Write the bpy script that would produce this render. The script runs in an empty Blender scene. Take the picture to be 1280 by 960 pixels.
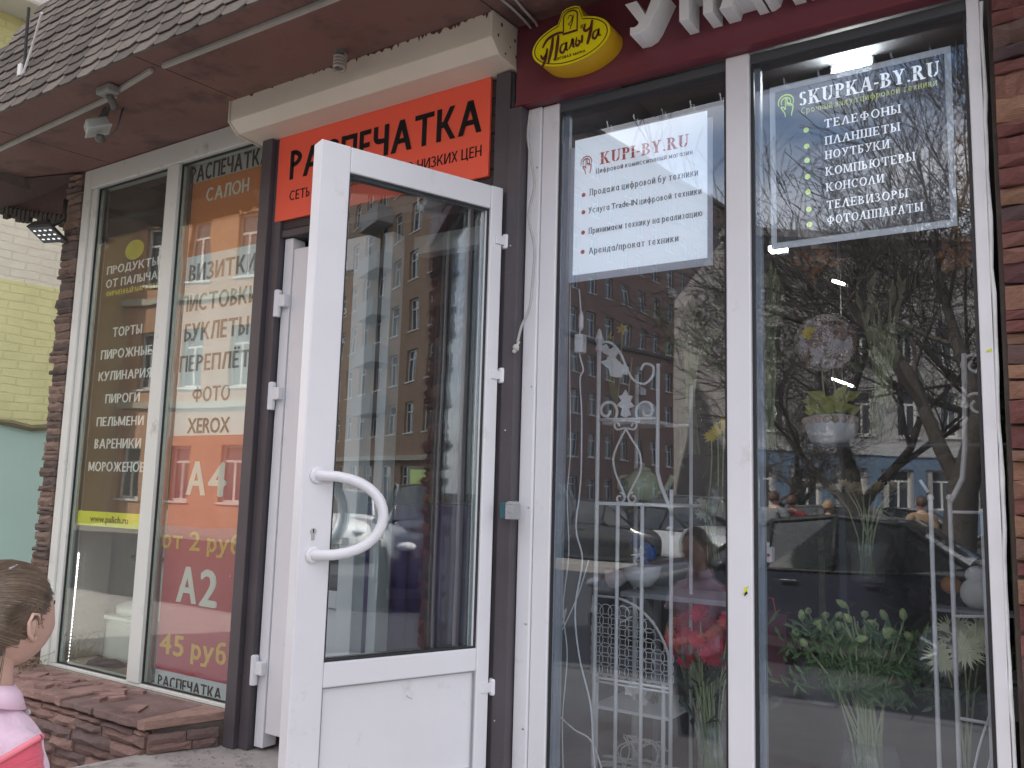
import bpy, math, random
from mathutils import Vector, Matrix
R=math.radians
rnd=random.Random(7)
scene=bpy.context.scene
COL=scene.collection
# ------------------------------------------------------------ camera
D,H,F=2.6,1.4,1070.0            # metres in front of the shop front, lens height, focal length in px of 1280
CR=Vector((0.83662669,-0.04594392,-0.54584333))
CV=Vector((0.02763451,-0.99166746,0.12582523))
CN=Vector((0.54707597,0.12035286,0.82838582))
cd=bpy.data.cameras.new('camera'); cam=bpy.data.objects.new('camera',cd); COL.objects.link(cam)
cd.sensor_width=36; cd.lens=36*F/1280; cd.clip_start=0.05; cd.clip_end=2000
# world vectors of the camera axes
def cw(c): return Vector((CR.dot(c),CN.dot(c),CV.dot(c)))
right,down,fwd=cw(Vector((1,0,0))),cw(Vector((0,1,0))),cw(Vector((0,0,1)))
m3=Matrix((right,-down,-fwd)).transposed()
cam.matrix_world=Matrix.Translation((0,-D,H))@m3.to_4x4()
scene.camera=cam
C0=Vector((0,-D,H))
def ray(px,py): return cw(Vector((px-640,py-480,F)))
def P(px,py,y=0.0):
    r=ray(px,py); return C0+r*((D+y)/r.y)
def G(px,py,z):
    r=ray(px,py); return C0+r*((z-H)/r.z)
def VG(px,depth,py=600):            # ground position of something seen mirrored in the shop windows
    p=C0+ray(px,py)/F*depth; return (p.x,-p.y)
# ------------------------------------------------------------ world, sun, exposure
SUN_EL,SUN_AZ=R(42),R(-28)          # azimuth from +Y towards +X
w=bpy.data.worlds.new('World'); scene.world=w; w.use_nodes=True
nt=w.node_tree; nt.nodes.clear()
def N(nt,t,**k):
    n=nt.nodes.new(t)
    for a,b in k.items():
        if a=='inp':
            for i,v in b.items(): n.inputs[i].default_value=v
        else: setattr(n,a,b)
    return n
L=lambda nt,a,b: nt.links.new(a,b)
sky=N(nt,'ShaderNodeTexSky'); sky.sky_type='NISHITA'; sky.sun_disc=False; sky.sun_elevation=SUN_EL; sky.sun_rotation=SUN_AZ; sky.dust_density=2.0
tc=N(nt,'ShaderNodeTexCoord'); nz=N(nt,'ShaderNodeTexNoise',inp={'Scale':2.2,'Detail':6,'Roughness':.55})
mp=N(nt,'ShaderNodeMapping'); mp.inputs['Scale'].default_value=(1,1,2.5)
rp=N(nt,'ShaderNodeValToRGB'); rp.color_ramp.elements[0].position=.32; rp.color_ramp.elements[1].position=.58
mx=N(nt,'ShaderNodeMix'); mx.data_type='RGBA'
mx.inputs[7].default_value=(7.9,7.75,7.9,1)
bg=N(nt,'ShaderNodeBackground',inp={'Strength':.15}); out=N(nt,'ShaderNodeOutputWorld')
L(nt,tc.outputs['Generated'],mp.inputs[0]); L(nt,mp.outputs[0],nz.inputs[0]); L(nt,nz.outputs[0],rp.inputs[0])
ml=N(nt,'ShaderNodeMath',operation='MULTIPLY',inp={1:.93}); L(nt,rp.outputs[0],ml.inputs[0]); L(nt,ml.outputs[0],mx.inputs[0])
L(nt,sky.outputs[0],mx.inputs[6]); L(nt,mx.outputs[2],bg.inputs[0]); L(nt,bg.outputs[0],out.inputs[0])
sl=bpy.data.lights.new('sun','SUN'); sl.energy=4.3; sl.angle=R(1.2); sl.color=(1,.93,.82)
so=bpy.data.objects.new('sun',sl); COL.objects.link(so)
sd=Vector((math.sin(SUN_AZ)*math.cos(SUN_EL),math.cos(SUN_AZ)*math.cos(SUN_EL),math.sin(SUN_EL)))
so.rotation_euler=sd.to_track_quat('Z','Y').to_euler(); so.location=(0,10,30)
scene.view_settings.view_transform='Standard'; scene.view_settings.look='None'
scene.view_settings.exposure=1.2; scene.view_settings.gamma=1
# ------------------------------------------------------------ materials
def srgb(r,g,b):
    f=lambda c:(c/255/12.92 if c/255<=.04045 else ((c/255+.055)/1.055)**2.4)
    return (f(r),f(g),f(b),1)
MATS={}
def mat(name,col,rough=.6,vary=.12,scale=6,bump=.0,bscale=40,metal=0,spec=.5,rand=0,streak=None,dirt=None,emit=None,sheen=0,alpha=None):
    if name in MATS: return MATS[name]
    m=bpy.data.materials.new(name); m.use_nodes=True; t=m.node_tree; b=t.nodes['Principled BSDF']
    b.inputs['Roughness'].default_value=rough; b.inputs['Metallic'].default_value=metal; b.inputs['Specular IOR Level'].default_value=spec
    co=N(t,'ShaderNodeTexCoord'); n=N(t,'ShaderNodeTexNoise',inp={'Scale':scale,'Detail':5,'Roughness':.6})
    mpn=N(t,'ShaderNodeMapping'); mpn.inputs['Scale'].default_value=streak or (1,1,1)
    L(t,co.outputs['Object'],mpn.inputs[0]); L(t,mpn.outputs[0],n.inputs[0])
    hs=N(t,'ShaderNodeHueSaturation'); hs.inputs['Color'].default_value=col
    mr=N(t,'ShaderNodeMapRange',inp={1:.25,2:.75,3:1-vary,4:1+vary}); L(t,n.outputs[0],mr.inputs[0])
    src=mr.outputs[0]
    if rand:
        oi=N(t,'ShaderNodeObjectInfo'); m2=N(t,'ShaderNodeMapRange',inp={1:0,2:1,3:1-rand,4:1+rand}); L(t,oi.outputs['Random'],m2.inputs[0])
        mm=N(t,'ShaderNodeMath',operation='MULTIPLY'); L(t,src,mm.inputs[0]); L(t,m2.outputs[0],mm.inputs[1]); src=mm.outputs[0]
    L(t,src,hs.inputs['Value']); cs=hs.outputs[0]
    if dirt:
        n3=N(t,'ShaderNodeTexNoise',inp={'Scale':dirt[1],'Detail':7,'Roughness':.7}); L(t,mpn.outputs[0],n3.inputs[0])
        r3=N(t,'ShaderNodeValToRGB'); r3.color_ramp.elements[0].position=dirt[2]; r3.color_ramp.elements[1].position=dirt[2]+.12
        L(t,n3.outputs[0],r3.inputs[0]); x3=N(t,'ShaderNodeMix'); x3.data_type='RGBA'
        L(t,r3.outputs[0],x3.inputs[0]); L(t,cs,x3.inputs[6]); x3.inputs[7].default_value=dirt[0]; cs=x3.outputs[2]
    L(t,cs,b.inputs['Base Color'])
    if bump:
        n2=N(t,'ShaderNodeTexNoise',inp={'Scale':bscale,'Detail':6,'Roughness':.65}); L(t,mpn.outputs[0],n2.inputs[0])
        bp=N(t,'ShaderNodeBump',inp={'Strength':bump,'Distance':.01}); L(t,n2.outputs[0],bp.inputs['Height']); L(t,bp.outputs[0],b.inputs['Normal'])
    if emit: b.inputs['Emission Color'].default_value=emit[0]; b.inputs['Emission Strength'].default_value=emit[1]
    if sheen: b.inputs['Sheen Weight'].default_value=sheen
    if alpha is not None: b.inputs['Alpha'].default_value=alpha
    MATS[name]=m; return m
def stone_mat(name,cols,bump=.6):
    m=bpy.data.materials.new(name); m.use_nodes=True; t=m.node_tree; b=t.nodes['Principled BSDF']; b.inputs['Roughness'].default_value=.9
    oi=N(t,'ShaderNodeObjectInfo'); cr=N(t,'ShaderNodeValToRGB'); els=cr.color_ramp.elements
    els[0].color=cols[0]; els[1].color=cols[-1]; els[1].position=1
    for i,c in enumerate(cols[1:-1]): e=els.new((i+1)/(len(cols)-1)); e.color=c
    L(t,oi.outputs['Random'],cr.inputs[0])
    co=N(t,'ShaderNodeTexCoord'); mp_=N(t,'ShaderNodeMapping'); mp_.inputs['Scale'].default_value=(1,1,3.5)
    L(t,co.outputs['Object'],mp_.inputs[0])
    ad=N(t,'ShaderNodeVectorMath',operation='ADD'); L(t,mp_.outputs[0],ad.inputs[0]); L(t,oi.outputs['Location'],ad.inputs[1])
    n=N(t,'ShaderNodeTexNoise',inp={'Scale':9,'Detail':8,'Roughness':.65}); L(t,ad.outputs[0],n.inputs[0])
    hs=N(t,'ShaderNodeHueSaturation'); L(t,cr.outputs[0],hs.inputs['Color'])
    mr=N(t,'ShaderNodeMapRange',inp={1:.3,2:.7,3:.6,4:1.35}); L(t,n.outputs[0],mr.inputs[0]); L(t,mr.outputs[0],hs.inputs['Value'])
    L(t,hs.outputs[0],b.inputs['Base Color'])
    n2=N(t,'ShaderNodeTexNoise',inp={'Scale':30,'Detail':8,'Roughness':.7}); L(t,ad.outputs[0],n2.inputs[0])
    bp=N(t,'ShaderNodeBump',inp={'Strength':bump,'Distance':.012}); L(t,n2.outputs[0],bp.inputs['Height']); L(t,bp.outputs[0],b.inputs['Normal'])
    MATS[name]=m; return m
def glass_mat(name,tint=(.86,.9,.9,1),f0=.085,dirt=.04,wave=0.02):
    m=bpy.data.materials.new(name); m.use_nodes=True; t=m.node_tree; t.nodes.clear()
    o=N(t,'ShaderNodeOutputMaterial'); tr=N(t,'ShaderNodeBsdfTransparent'); tr.inputs[0].default_value=tint
    gl=N(t,'ShaderNodeBsdfGlossy',inp={'Roughness':.0}); gl.inputs[0].default_value=(.97,.98,1,1)
    ge=N(t,'ShaderNodeNewGeometry'); dt=N(t,'ShaderNodeVectorMath',operation='DOT_PRODUCT')
    L(t,ge.outputs['Normal'],dt.inputs[0]); L(t,ge.outputs['Incoming'],dt.inputs[1])
    ab=N(t,'ShaderNodeMath',operation='ABSOLUTE'); L(t,dt.outputs['Value'],ab.inputs[0])
    su=N(t,'ShaderNodeMath',operation='SUBTRACT',inp={0:1.0}); L(t,ab.outputs[0],su.inputs[1])
    pw=N(t,'ShaderNodeMath',operation='POWER',inp={1:5.0}); L(t,su.outputs[0],pw.inputs[0])
    mr=N(t,'ShaderNodeMapRange',inp={1:0,2:1,3:f0,4:1}); L(t,pw.outputs[0],mr.inputs[0])
    mxs=N(t,'ShaderNodeMixShader'); L(t,mr.outputs[0],mxs.inputs[0]); L(t,tr.outputs[0],mxs.inputs[1]); L(t,gl.outputs[0],mxs.inputs[2])
    # dust film on the pane
    df=N(t,'ShaderNodeBsdfDiffuse'); df.inputs[0].default_value=(.62,.6,.56,1)
    co=N(t,'ShaderNodeTexCoord'); n=N(t,'ShaderNodeTexNoise',inp={'Scale':3.5,'Detail':8,'Roughness':.7}); mp_=N(t,'ShaderNodeMapping'); mp_.inputs['Scale'].default_value=(1.5,1,.5)
    L(t,co.outputs['Object'],mp_.inputs[0]); L(t,mp_.outputs[0],n.inputs[0])
    m2=N(t,'ShaderNodeMapRange',inp={1:.35,2:.75,3:dirt*.4,4:dirt*1.7}); L(t,n.outputs[0],m2.inputs[0])
    mx2=N(t,'ShaderNodeMixShader'); L(t,m2.outputs[0],mx2.inputs[0]); L(t,mxs.outputs[0],mx2.inputs[1]); L(t,df.outputs[0],mx2.inputs[2]); L(t,mx2.outputs[0],o.inputs[0])
    if wave:
        nw=N(t,'ShaderNodeTexNoise',inp={'Scale':2.2,'Detail':1}); L(t,co.outputs['Object'],nw.inputs[0])
        bp=N(t,'ShaderNodeBump',inp={'Strength':wave,'Distance':.05}); L(t,nw.outputs[0],bp.inputs['Height']); L(t,bp.outputs[0],gl.inputs['Normal'])
    MATS[name]=m; return m
pvc=mat('white_pvc',(.72,.71,.735,1),.32,.05,2.2,dirt=((.60,.58,.56,1),7,.61))
pvc_old=mat('old_white_pvc',(.66,.67,.62,1),.4,.05,3,dirt=((.42,.41,.36,1),7,.6))
gasket=mat('black_rubber_gasket',(.02,.02,.022,1),.5)
brown_post=mat('dark_brown_painted_metal',(.075,.064,.072,1),.45,.18,4,.15,60,dirt=((.16,.15,.14,1),22,.68))
brown_wood=mat('dark_brown_board',(.05,.035,.035,1),.6,.25,5,.5,30,streak=(1,1,9))
soffit_m=mat('red_brown_soffit_paint',(.20,.108,.09,1),.75,.16,2.2,.25,25,dirt=((.10,.062,.055,1),1.9,.52))
fascia_m=mat('burgundy_fascia',(.15,.032,.045,1),.5,.08,3)
shingle_m=mat('asphalt_shingle',(.150,.124,.104,1),.95,.25,9,.7,220,rand=.38,dirt=((.2,.18,.15,1),30,.66))
box_m=mat('cream_roller_box_paint',(.72,.66,.54,1),.5,.06,3,dirt=((.28,.2,.15,1),14,.7))
rust_m=mat('rust_brown',(.09,.035,.02,1),.9,.4,30)
raceway_m=mat('grey_raceway',(.42,.42,.37,1),.5,.1,10)
concrete=mat('worn_concrete',(.38,.34,.32,1),.85,.25,5,.6,60,dirt=((.20,.175,.16,1),9,.53))
paving_m=mat('sidewalk_paving',(.36,.345,.33,1),.9,.15,5,.4,90)
asphalt=mat('street_asphalt',(.045,.046,.055,1),.9,.2,3,.3,120)
kerb_m=mat('kerb_granite',(.3,.29,.28,1),.8,.2,20)
stoneR=stone_mat('red_ledgestone',[srgb(122,76,72),srgb(138,90,84),srgb(108,66,64),srgb(88,72,76),srgb(160,122,98),srgb(124,80,78)])
stoneL=stone_mat('brown_ledgestone',[srgb(136,116,104),srgb(150,126,112),srgb(120,102,92),srgb(106,94,88),srgb(158,132,116)])
stoneB=stone_mat('rusty_brown_ledgestone',[srgb(146,116,108),srgb(160,128,116),srgb(128,102,96),srgb(114,96,92),srgb(156,122,112)])
mortar=mat('mortar',(.1,.08,.07,1),.95,.2,20)
glass=glass_mat('shop_glass',(.90,.93,.96,1),.105,.012); glassL=glass_mat('left_shop_glass',(.93,.96,.93,1),.085,.03,.015); glassD=glass_mat('door_glass',(.74,.8,.8,1),.17,.012,.02)
black=mat('black_print',(.012,.011,.012,1),.7,0,spec=.2); 
white_print=mat('white_print',(.8,.8,.8,1),.5,0)
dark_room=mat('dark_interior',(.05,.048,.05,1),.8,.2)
iron_w=mat('white_enamelled_iron',(.74,.71,.68,1),.45,.06)
steel=mat('brushed_steel',(.5,.5,.5,1),.3,.1,metal=1)
# ------------------------------------------------------------ mesh builder
class MB:
    def __init__(s): s.v=[]; s.f=[]; s.mi=[]; s.cur=0
    def add(s,vs,fs):
        o=len(s.v); s.v+= [tuple(a) for a in vs]; s.f+=[tuple(i+o for i in f) for f in fs]; s.mi+=[s.cur]*len(fs); return s
    def box(s,x0,x1,y0,y1,z0,z1,M=None):
        vs=[Vector((x,y,z)) for z in(z0,z1) for y in(y0,y1) for x in(x0,x1)]
        if M: vs=[M@v for v in vs]
        return s.add(vs,[(0,2,3,1),(4,5,7,6),(0,1,5,4),(2,6,7,3),(0,4,6,2),(1,3,7,5)])
    def prism(s,poly,a,b,ax='y',M=None):
        # poly is a list of 2-D points; extruded along axis ax from a to b
        n=len(poly)
        def mk(p,t): return {'y':(p[0],t,p[1]),'x':(t,p[0],p[1]),'z':(p[0],p[1],t)}[ax]
        vs=[Vector(mk(p,a)) for p in poly]+[Vector(mk(p,b)) for p in poly]
        if M: vs=[M@v for v in vs]
        return s.add(vs,[tuple(range(n))[::-1],tuple(range(n,2*n))]+[(i,(i+1)%n,n+(i+1)%n,n+i) for i in range(n)])
    def tube(s,pts,r,n=8,cap=True):
        pts=[Vector(p) for p in pts]; rs=r if isinstance(r,(list,tuple)) else [r]*len(pts)
        rings=[]; up=None
        for i,p in enumerate(pts):
            t=(pts[min(i+1,len(pts)-1)]-pts[max(i-1,0)])
            if t.length<1e-9: t=Vector((0,0,1))
            t.normalize()
            if up is None:
                up=Vector((0,0,1)) if abs(t.z)<.9 else Vector((1,0,0))
            a=t.cross(up)
            if a.length<1e-6: a=t.orthogonal()
            a.normalize(); b=a.cross(t).normalized(); up=b
            rings.append([p+a*math.cos(k*2*math.pi/n)*rs[i]+b*math.sin(k*2*math.pi/n)*rs[i] for k in range(n)])
        vs=[v for q in rings for v in q]; fs=[]
        for i in range(len(pts)-1):
            for k in range(n): fs.append((i*n+k,i*n+(k+1)%n,(i+1)*n+(k+1)%n,(i+1)*n+k))
        if cap: fs.append(tuple(range(n))[::-1]); fs.append(tuple((len(pts)-1)*n+k for k in range(n)))
        return s.add(vs,fs)
    def lathe(s,prof,c=(0,0,0),n=16,M=None,ax='z'):
        vs=[];fs=[]
        for r_,z in prof:
            for k in range(n):
                a=2*math.pi*k/n; p=Vector((r_*math.cos(a),r_*math.sin(a),z))
                if ax=='y': p=Vector((p.x,p.z,p.y))
                if ax=='x': p=Vector((p.z,p.x,p.y))
                if M: p=M@p
                vs.append(p+Vector(c))
        for i in range(len(prof)-1):
            for k in range(n): fs.append((i*n+k,i*n+(k+1)%n,(i+1)*n+(k+1)%n,(i+1)*n+k))
        fs.append(tuple(range(n))[::-1]); fs.append(tuple((len(prof)-1)*n+k for k in range(n)))
        return s.add(vs,fs)
    def ell(s,c,r,n=12,m=8,M=None,fn=None):
        vs=[];fs=[]
        for i in range(m+1):
            for k in range(n):
                a=math.pi*i/m; b=2*math.pi*k/n
                d=Vector((math.sin(a)*math.cos(b),math.sin(a)*math.sin(b),math.cos(a)))
                q=1 if fn is None else fn(d)
                p=Vector((d.x*r[0],d.y*r[1],d.z*r[2]))*q
                if M: p=M@p
                vs.append(p+Vector(c))
        for i in range(m):
            for k in range(n): fs.append((i*n+k,(i+1)*n+k,(i+1)*n+(k+1)%n,i*n+(k+1)%n))
        return s.add(vs,fs)
    def quad(s,*ps): return s.add(ps,[tuple(range(len(ps)))])
    def mesh(s,name,mats,off=(0,0,0),smooth=False):
        me=bpy.data.meshes.new(name); ox,oy,oz=off
        me.from_pydata([(a-ox,b-oy,c-oz) for a,b,c in s.v],[],s.f)
        for mm in (mats if isinstance(mats,(list,tuple)) else [mats]): me.materials.append(mm)
        for p,i in zip(me.polygons,s.mi): p.material_index=i; p.use_smooth=smooth
        me.update(); return me
LOC={}
def link(name,me,parent=None,smooth=False):
    o=bpy.data.objects.new(name,me); COL.objects.link(o)
    if parent is not None: o.parent=parent; LOC[o]=LOC.get(parent,Vector((0,0,0)))
    return o
def part(name,mb,m,parent=None,smooth=False,bevel=0,local=False,sub=0,auto=False):
    off=(0,0,0) if (local or parent is None) else LOC.get(parent,(0,0,0))
    o=link(name,mb.mesh(name,m,off,smooth),parent)
    if bevel:
        b=o.modifiers.new('bevel','BEVEL'); b.width=bevel; b.segments=2; b.limit_method='ANGLE'; b.angle_limit=R(40)
    if sub:
        q=o.modifiers.new('sub','SUBSURF'); q.levels=sub; q.render_levels=sub
    return o
def tag(o,label=None,cat=None,group=None,kind=None):
    if label: o['label']=label
    if cat: o['category']=cat
    if group: o['group']=group
    if kind: o['kind']=kind
    return o
def thing(name,label,cat,loc=(0,0,0),rz=0,group=None):
    o=bpy.data.objects.new(name,None); COL.objects.link(o); o.location=loc; o.rotation_euler=(0,0,rz); o.empty_display_size=.1
    LOC[o]=Vector(loc); return tag(o,label,cat,group)
def struct(name,mb,m,parent=None,**k):
    o=part(name,mb,m,parent,**k); o['kind']='structure'; return o
def stuff(name,mb,m,parent=None,label=None,cat=None,**k):
    o=part(name,mb,m,parent,**k); o['kind']='stuff'
    if label: tag(o,label,cat)
    return o
def kids(o): return [c for c in bpy.data.objects if c.parent==o]
def copy_tree(o,parent=None,K=None):
    if K is None:
        K={}
        for c in bpy.data.objects:
            if c.parent: K.setdefault(c.parent,[]).append(c)
    c=o.copy(); COL.objects.link(c); c.parent=parent
    for ch in K.get(o,[]): copy_tree(ch,c,K)
    return c
# ------------------------------------------------------------ text
def text_mesh(body,bold=0,shear=0,space=1):
    c=bpy.data.curves.new('t','FONT'); c.body=body; c.offset=0; c.shear=shear; c.space_character=space; c.resolution_u=3
    o=bpy.data.objects.new('t',c); COL.objects.link(o)
    dg=bpy.context.evaluated_depsgraph_get(); dg.update()
    me=bpy.data.meshes.new_from_object(o.evaluated_get(dg)); bpy.data.objects.remove(o)
    if bold:   # heavier weight: the outline laid over itself, slightly shifted
        V0=[v.co.copy() for v in me.vertices]; F0=[tuple(p.vertices) for p in me.polygons]; V=[];Fc=[]
        for k,(dx,dy) in enumerate(((0,0),(bold,0),(-bold,0),(0,bold*.7),(0,-bold*.7))):
            o_=len(V); V+=[(a.x+dx,a.y+dy,.004*k) for a in V0]; Fc+=[tuple(i+o_ for i in f) for f in F0]
        me=bpy.data.meshes.new('t'); me.from_pydata(V,[],Fc)
    return me
def lettering(body,box,y,m,parent,bold=0,depth=.0015,shear=0,name='lettering',fitbox=False,me=None,serif=0,space=1):
    # box = x0,z0(baseline),x1,z1(cap height) on the plane y, facing -y
    cap=.72
    if me is not None: cap=1
    elif any('Ѐ'<=c<='ӿ' for c in body): me=sans_mesh(body,.105+bold*2.2,serif); cap=1
    else: me=text_mesh(body,bold,shear,space)
    xs=[v.co.x for v in me.vertices]; ys=[v.co.y for v in me.vertices]
    x0,z0,x1,z1=box; sx=(x1-x0)/(max(xs)-min(xs)); sz=(z1-z0)/(cap if not fitbox else max(ys)-min(ys)); mn=min(xs); my=min(ys) if fitbox else 0
    n=len(me.vertices); polys=[tuple(p.vertices) for p in me.polygons]
    off=LOC.get(parent,Vector((0,0,0)))
    fr=[((v.co.x-mn)*sx+x0-off.x, y-off.y-v.co.z*sx, (v.co.y-my)*sz+z0-off.z) for v in me.vertices]
    bk=[(a,b+depth,c) for a,b,c in fr]
    ec={}
    for p in polys:
        for i in range(len(p)):
            e=(p[i],p[(i+1)%len(p)]); k=(min(e),max(e)); ec.setdefault(k,[]).append(e)
    fs=list(polys)+[tuple(i+n for i in p[::-1]) for p in polys]
    for k,e in ec.items():
        if len(e)==1: a,b=e[0]; fs.append((b,a,a+n,b+n))
    m_=bpy.data.meshes.new(name); m_.from_pydata(fr+bk,[],fs); m_.materials.append(m); m_.update()
    o=link(name,m_,parent); return o
def sans_mesh(body,w=.13,serif=0,track=.11):
    V=[];Fc=[];cnt=[0]
    def q(*ps):
        z=.003*(cnt[0]%7); cnt[0]+=1; o=len(V); V.extend([(p[0],p[1],z) for p in ps]); Fc.append(tuple(range(o,o+len(ps))))
    def rc(x0,x1,y0,y1): q((x0,y0),(x1,y0),(x1,y1),(x0,y1))
    def dg(x0,y0,x1,y1,ww=None):
        ww=ww or w*1.08
        if y0>y1: x0,y0,x1,y1=x1,y1,x0,y0
        q((x0,y0),(x0+ww,y0),(x1+ww,y1),(x1,y1))
    def arc(cx,cy,rx,ry,a0,a1,n=16,th=None):
        th=(w if th is None else th)*(1 if not serif else .75)
        for k in range(n):
            a=R(a0+(a1-a0)*k/n); b=R(a0+(a1-a0)*(k+1)/n)
            q((cx+(rx-w)*math.cos(a),cy+(ry-th)*math.sin(a)),(cx+rx*math.cos(a),cy+ry*math.sin(a)),(cx+rx*math.cos(b),cy+ry*math.sin(b)),(cx+(rx-w)*math.cos(b),cy+(ry-th)*math.sin(b)))
    sf=.06 if serif else 0; t=w*(.5 if serif else .92)
    def st(x,y0,y1,b=True,tp=True):
        rc(x,x+w,y0,y1)
        if serif:
            if b: rc(x-sf,x+w+sf,y0,y0+t*.7)
            if tp: rc(x-sf,x+w+sf,y1-t*.7,y1)
    X=0.0
    for ch in body:
        if ch==' ': X+=.30; continue
        lo=ch.islower(); H=.70 if lo else 1.0; k=.80 if lo else 1.0; o=X+sf; C=ch.upper(); W=.5*k
        cyr='Ѐ'<=ch<='ӿ'
        if not cyr:
            m=text_mesh(ch,max(0,(w-.105)/2.2)); xs=[v.co.x for v in m.vertices] or [0]; mn=min(xs); b=len(V); z0=.003*(cnt[0]%7)
            V.extend([((v.co.x-mn)/.72+X,v.co.y/.72,v.co.z*.5) for v in m.vertices]); Fc.extend([tuple(i+b for i in p.vertices) for p in m.polygons]); X+=(max(xs)-mn)/.72+track; continue
        if ch=='а': arc(o+.26,.34,.27,.35,0,360,22); st(o+.42,0,H,tp=False); W=.42+w
        elif ch=='е': arc(o+.27,.34,.28,.35,20,330,20); rc(o+w*.8,o+.52,.34-t/2,.34+t/2); W=.54
        elif ch=='б': arc(o+.27,.32,.28,.33,0,360,22); arc(o+.30,.52,.31,.50,95,190,10); rc(o+.27,o+.48,1.0-t,1.02); W=.55
        elif ch=='р': st(o,-.26,H); arc(o+w*.6+.2,.34,.27,.35,0,360,22); W=.62-.08
        elif ch=='у': dg(o,H,o+.23,.0); dg(o+.06,-.26,o+.46,H); rc(o-.06,o+.1,-.26,-.26+t); W=.46+w
        elif ch=='ф': arc(o+.36,.34,.37,.35,0,360,24); st(o+.36-w/2,-.24,.98); W=.73
        elif C=='А': dg(o,0,o+.31*k,H); dg(o+.62*k,0,o+.31*k,H); rc(o+.12*k,o+.56*k+w*.4,H*.27,H*.27+t); W=.62*k+w
        elif C=='Б': st(o,0,H); rc(o+w,o+.46*k,H-t,H); arc(o+w*.5,H*.29,.46*k,H*.295,-90,90,14,t); rc(o+w*.5,o+w,0,t); W=.48*k
        elif C=='В': st(o,0,H); arc(o+w*.6,H*.75,.38*k,H*.25,-90,90,12,t); arc(o+w*.6,H*.27,.43*k,H*.27,-90,90,12,t); W=.46*k+w*.4
        elif C=='Г': st(o,0,H); rc(o+w,o+.46*k,H-t,H); W=.46*k
        elif C=='Д': dg(o+.08*k,t,o+.2*k,H); st(o+.52*k,t,H,False); rc(o+.2*k,o+.52*k+w,H-t,H); rc(o,o+.6*k+w,0,t); rc(o,o+w*.9,-.14,t*.5); rc(o+.6*k+w*.1,o+.6*k+w,-.14,t*.5); W=.6*k+w
        elif C in 'ЕЁ':
            st(o,0,H); rc(o+w,o+.46*k,H-t,H); rc(o+w,o+.47*k,0,t); rc(o+w,o+.42*k,H*.5-t/2,H*.5+t/2); W=.47*k
            if C=='Ё': rc(o+.06,o+.06+w,H+.09,H+.09+w); rc(o+.32,o+.32+w,H+.09,H+.09+w)
        elif C=='Ж': st(o+.42*k,0,H); dg(o,0,o+.30*k,H*.52); dg(o,H,o+.30*k,H*.46); dg(o+.84*k,0,o+.54*k,H*.52); dg(o+.84*k,H,o+.54*k,H*.46); W=.84*k+w
        elif C=='З': arc(o+.22*k,H*.75,.26*k,H*.255,-90,150,14,t); arc(o+.22*k,H*.27,.30*k,H*.275,-150,90,14,t); W=.52*k
        elif C in 'ИЙ':
            st(o,0,H); st(o+.5*k,0,H); dg(o+w*.4,0.02,o+.5*k-w*.3,H-.02,w*.95); W=.5*k+w
            if C=='Й': arc(o+.25*k+w/2,H+.19,.16,.12,180,360,10)
        elif C=='К': st(o,0,H); dg(o+w*.8,H*.40,o+.46*k,H); dg(o+.50*k,0,o+.16*k,H*.58); W=.50*k+w
        elif C=='Л': dg(o+.03,0,o+.16*k,H); st(o+.5*k,0,H); rc(o+.16*k,o+.5*k+w,H-t,H); W=.5*k+w
        elif C=='М': st(o,0,H); st(o+.66*k,0,H); dg(o+w*.2,H,o+.33*k,.08*H); dg(o+.66*k-w*.2,H,o+.33*k,.08*H); W=.66*k+w
        elif C=='Н': st(o,0,H); st(o+.48*k,0,H); rc(o+w,o+.48*k,H*.48-t/2,H*.48+t/2); W=.48*k+w
        elif C=='О': arc(o+.38*k,H*.5,.39*k,H*.515,0,360,26); W=.77*k
        elif C=='П': st(o,0,H); st(o+.48*k,0,H); rc(o+w,o+.48*k,H-t,H); W=.48*k+w
        elif C=='Р': st(o,0,H); arc(o+w*.6,H*.71,.42*k,H*.29,-90,90,14,t); rc(o+w*.6,o+w+.01,H*.42,H*.42+t); W=.46*k+w*.3
        elif C=='С': arc(o+.38*k,H*.5,.39*k,H*.515,48,312,22); W=.66*k
        elif C=='Т': st(o+.27*k,0,H,tp=False); rc(o,o+.54*k+w,H-t,H); W=.54*k+w
        elif C=='У': dg(o,H,o+.25*k,H*.30); dg(o+.10*k,0,o+.50*k,H); rc(o-.02,o+.16*k,0,t); W=.50*k+w
        elif C=='Ф': arc(o+.43*k,H*.52,.44*k,H*.36,0,360,26); st(o+.43*k-w/2,-.03,H+.03); W=.87*k
        elif C=='Х': dg(o,0,o+.46*k,H); dg(o+.46*k,0,o,H); W=.46*k+w
        elif C=='Ц': st(o,0,H,False); st(o+.46*k,0,H,False); rc(o,o+.54*k+w,0,t); rc(o+.54*k,o+.54*k+w,-.15,t); W=.54*k+w
        elif C=='Ч': st(o+.44*k,0,H); arc(o+.24*k,H*.66,.245*k,H*.24,180,300,10); rc(o,o+w,H*.64,H); rc(o+.22*k,o+.46*k,H*.42,H*.42+t); W=.44*k+w
        elif C=='Ш': st(o,0,H); st(o+.36*k,0,H); st(o+.72*k,0,H); rc(o,o+.72*k+w,0,t); W=.72*k+w
        elif C=='Щ': st(o,0,H); st(o+.36*k,0,H); st(o+.72*k,0,H); rc(o,o+.80*k+w,0,t); rc(o+.8*k,o+.8*k+w,-.15,t); W=.8*k+w
        elif C=='Ъ': rc(o,o+.2*k,H-t,H); st(o+.16*k,0,H); arc(o+.16*k+w*.5,H*.29,.4*k,H*.295,-90,90,14,t); W=.6*k
        elif C in 'ЬЫ':
            st(o,0,H); arc(o+w*.5,H*.29,.38*k,H*.295,-90,90,14,t); W=.42*k
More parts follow.
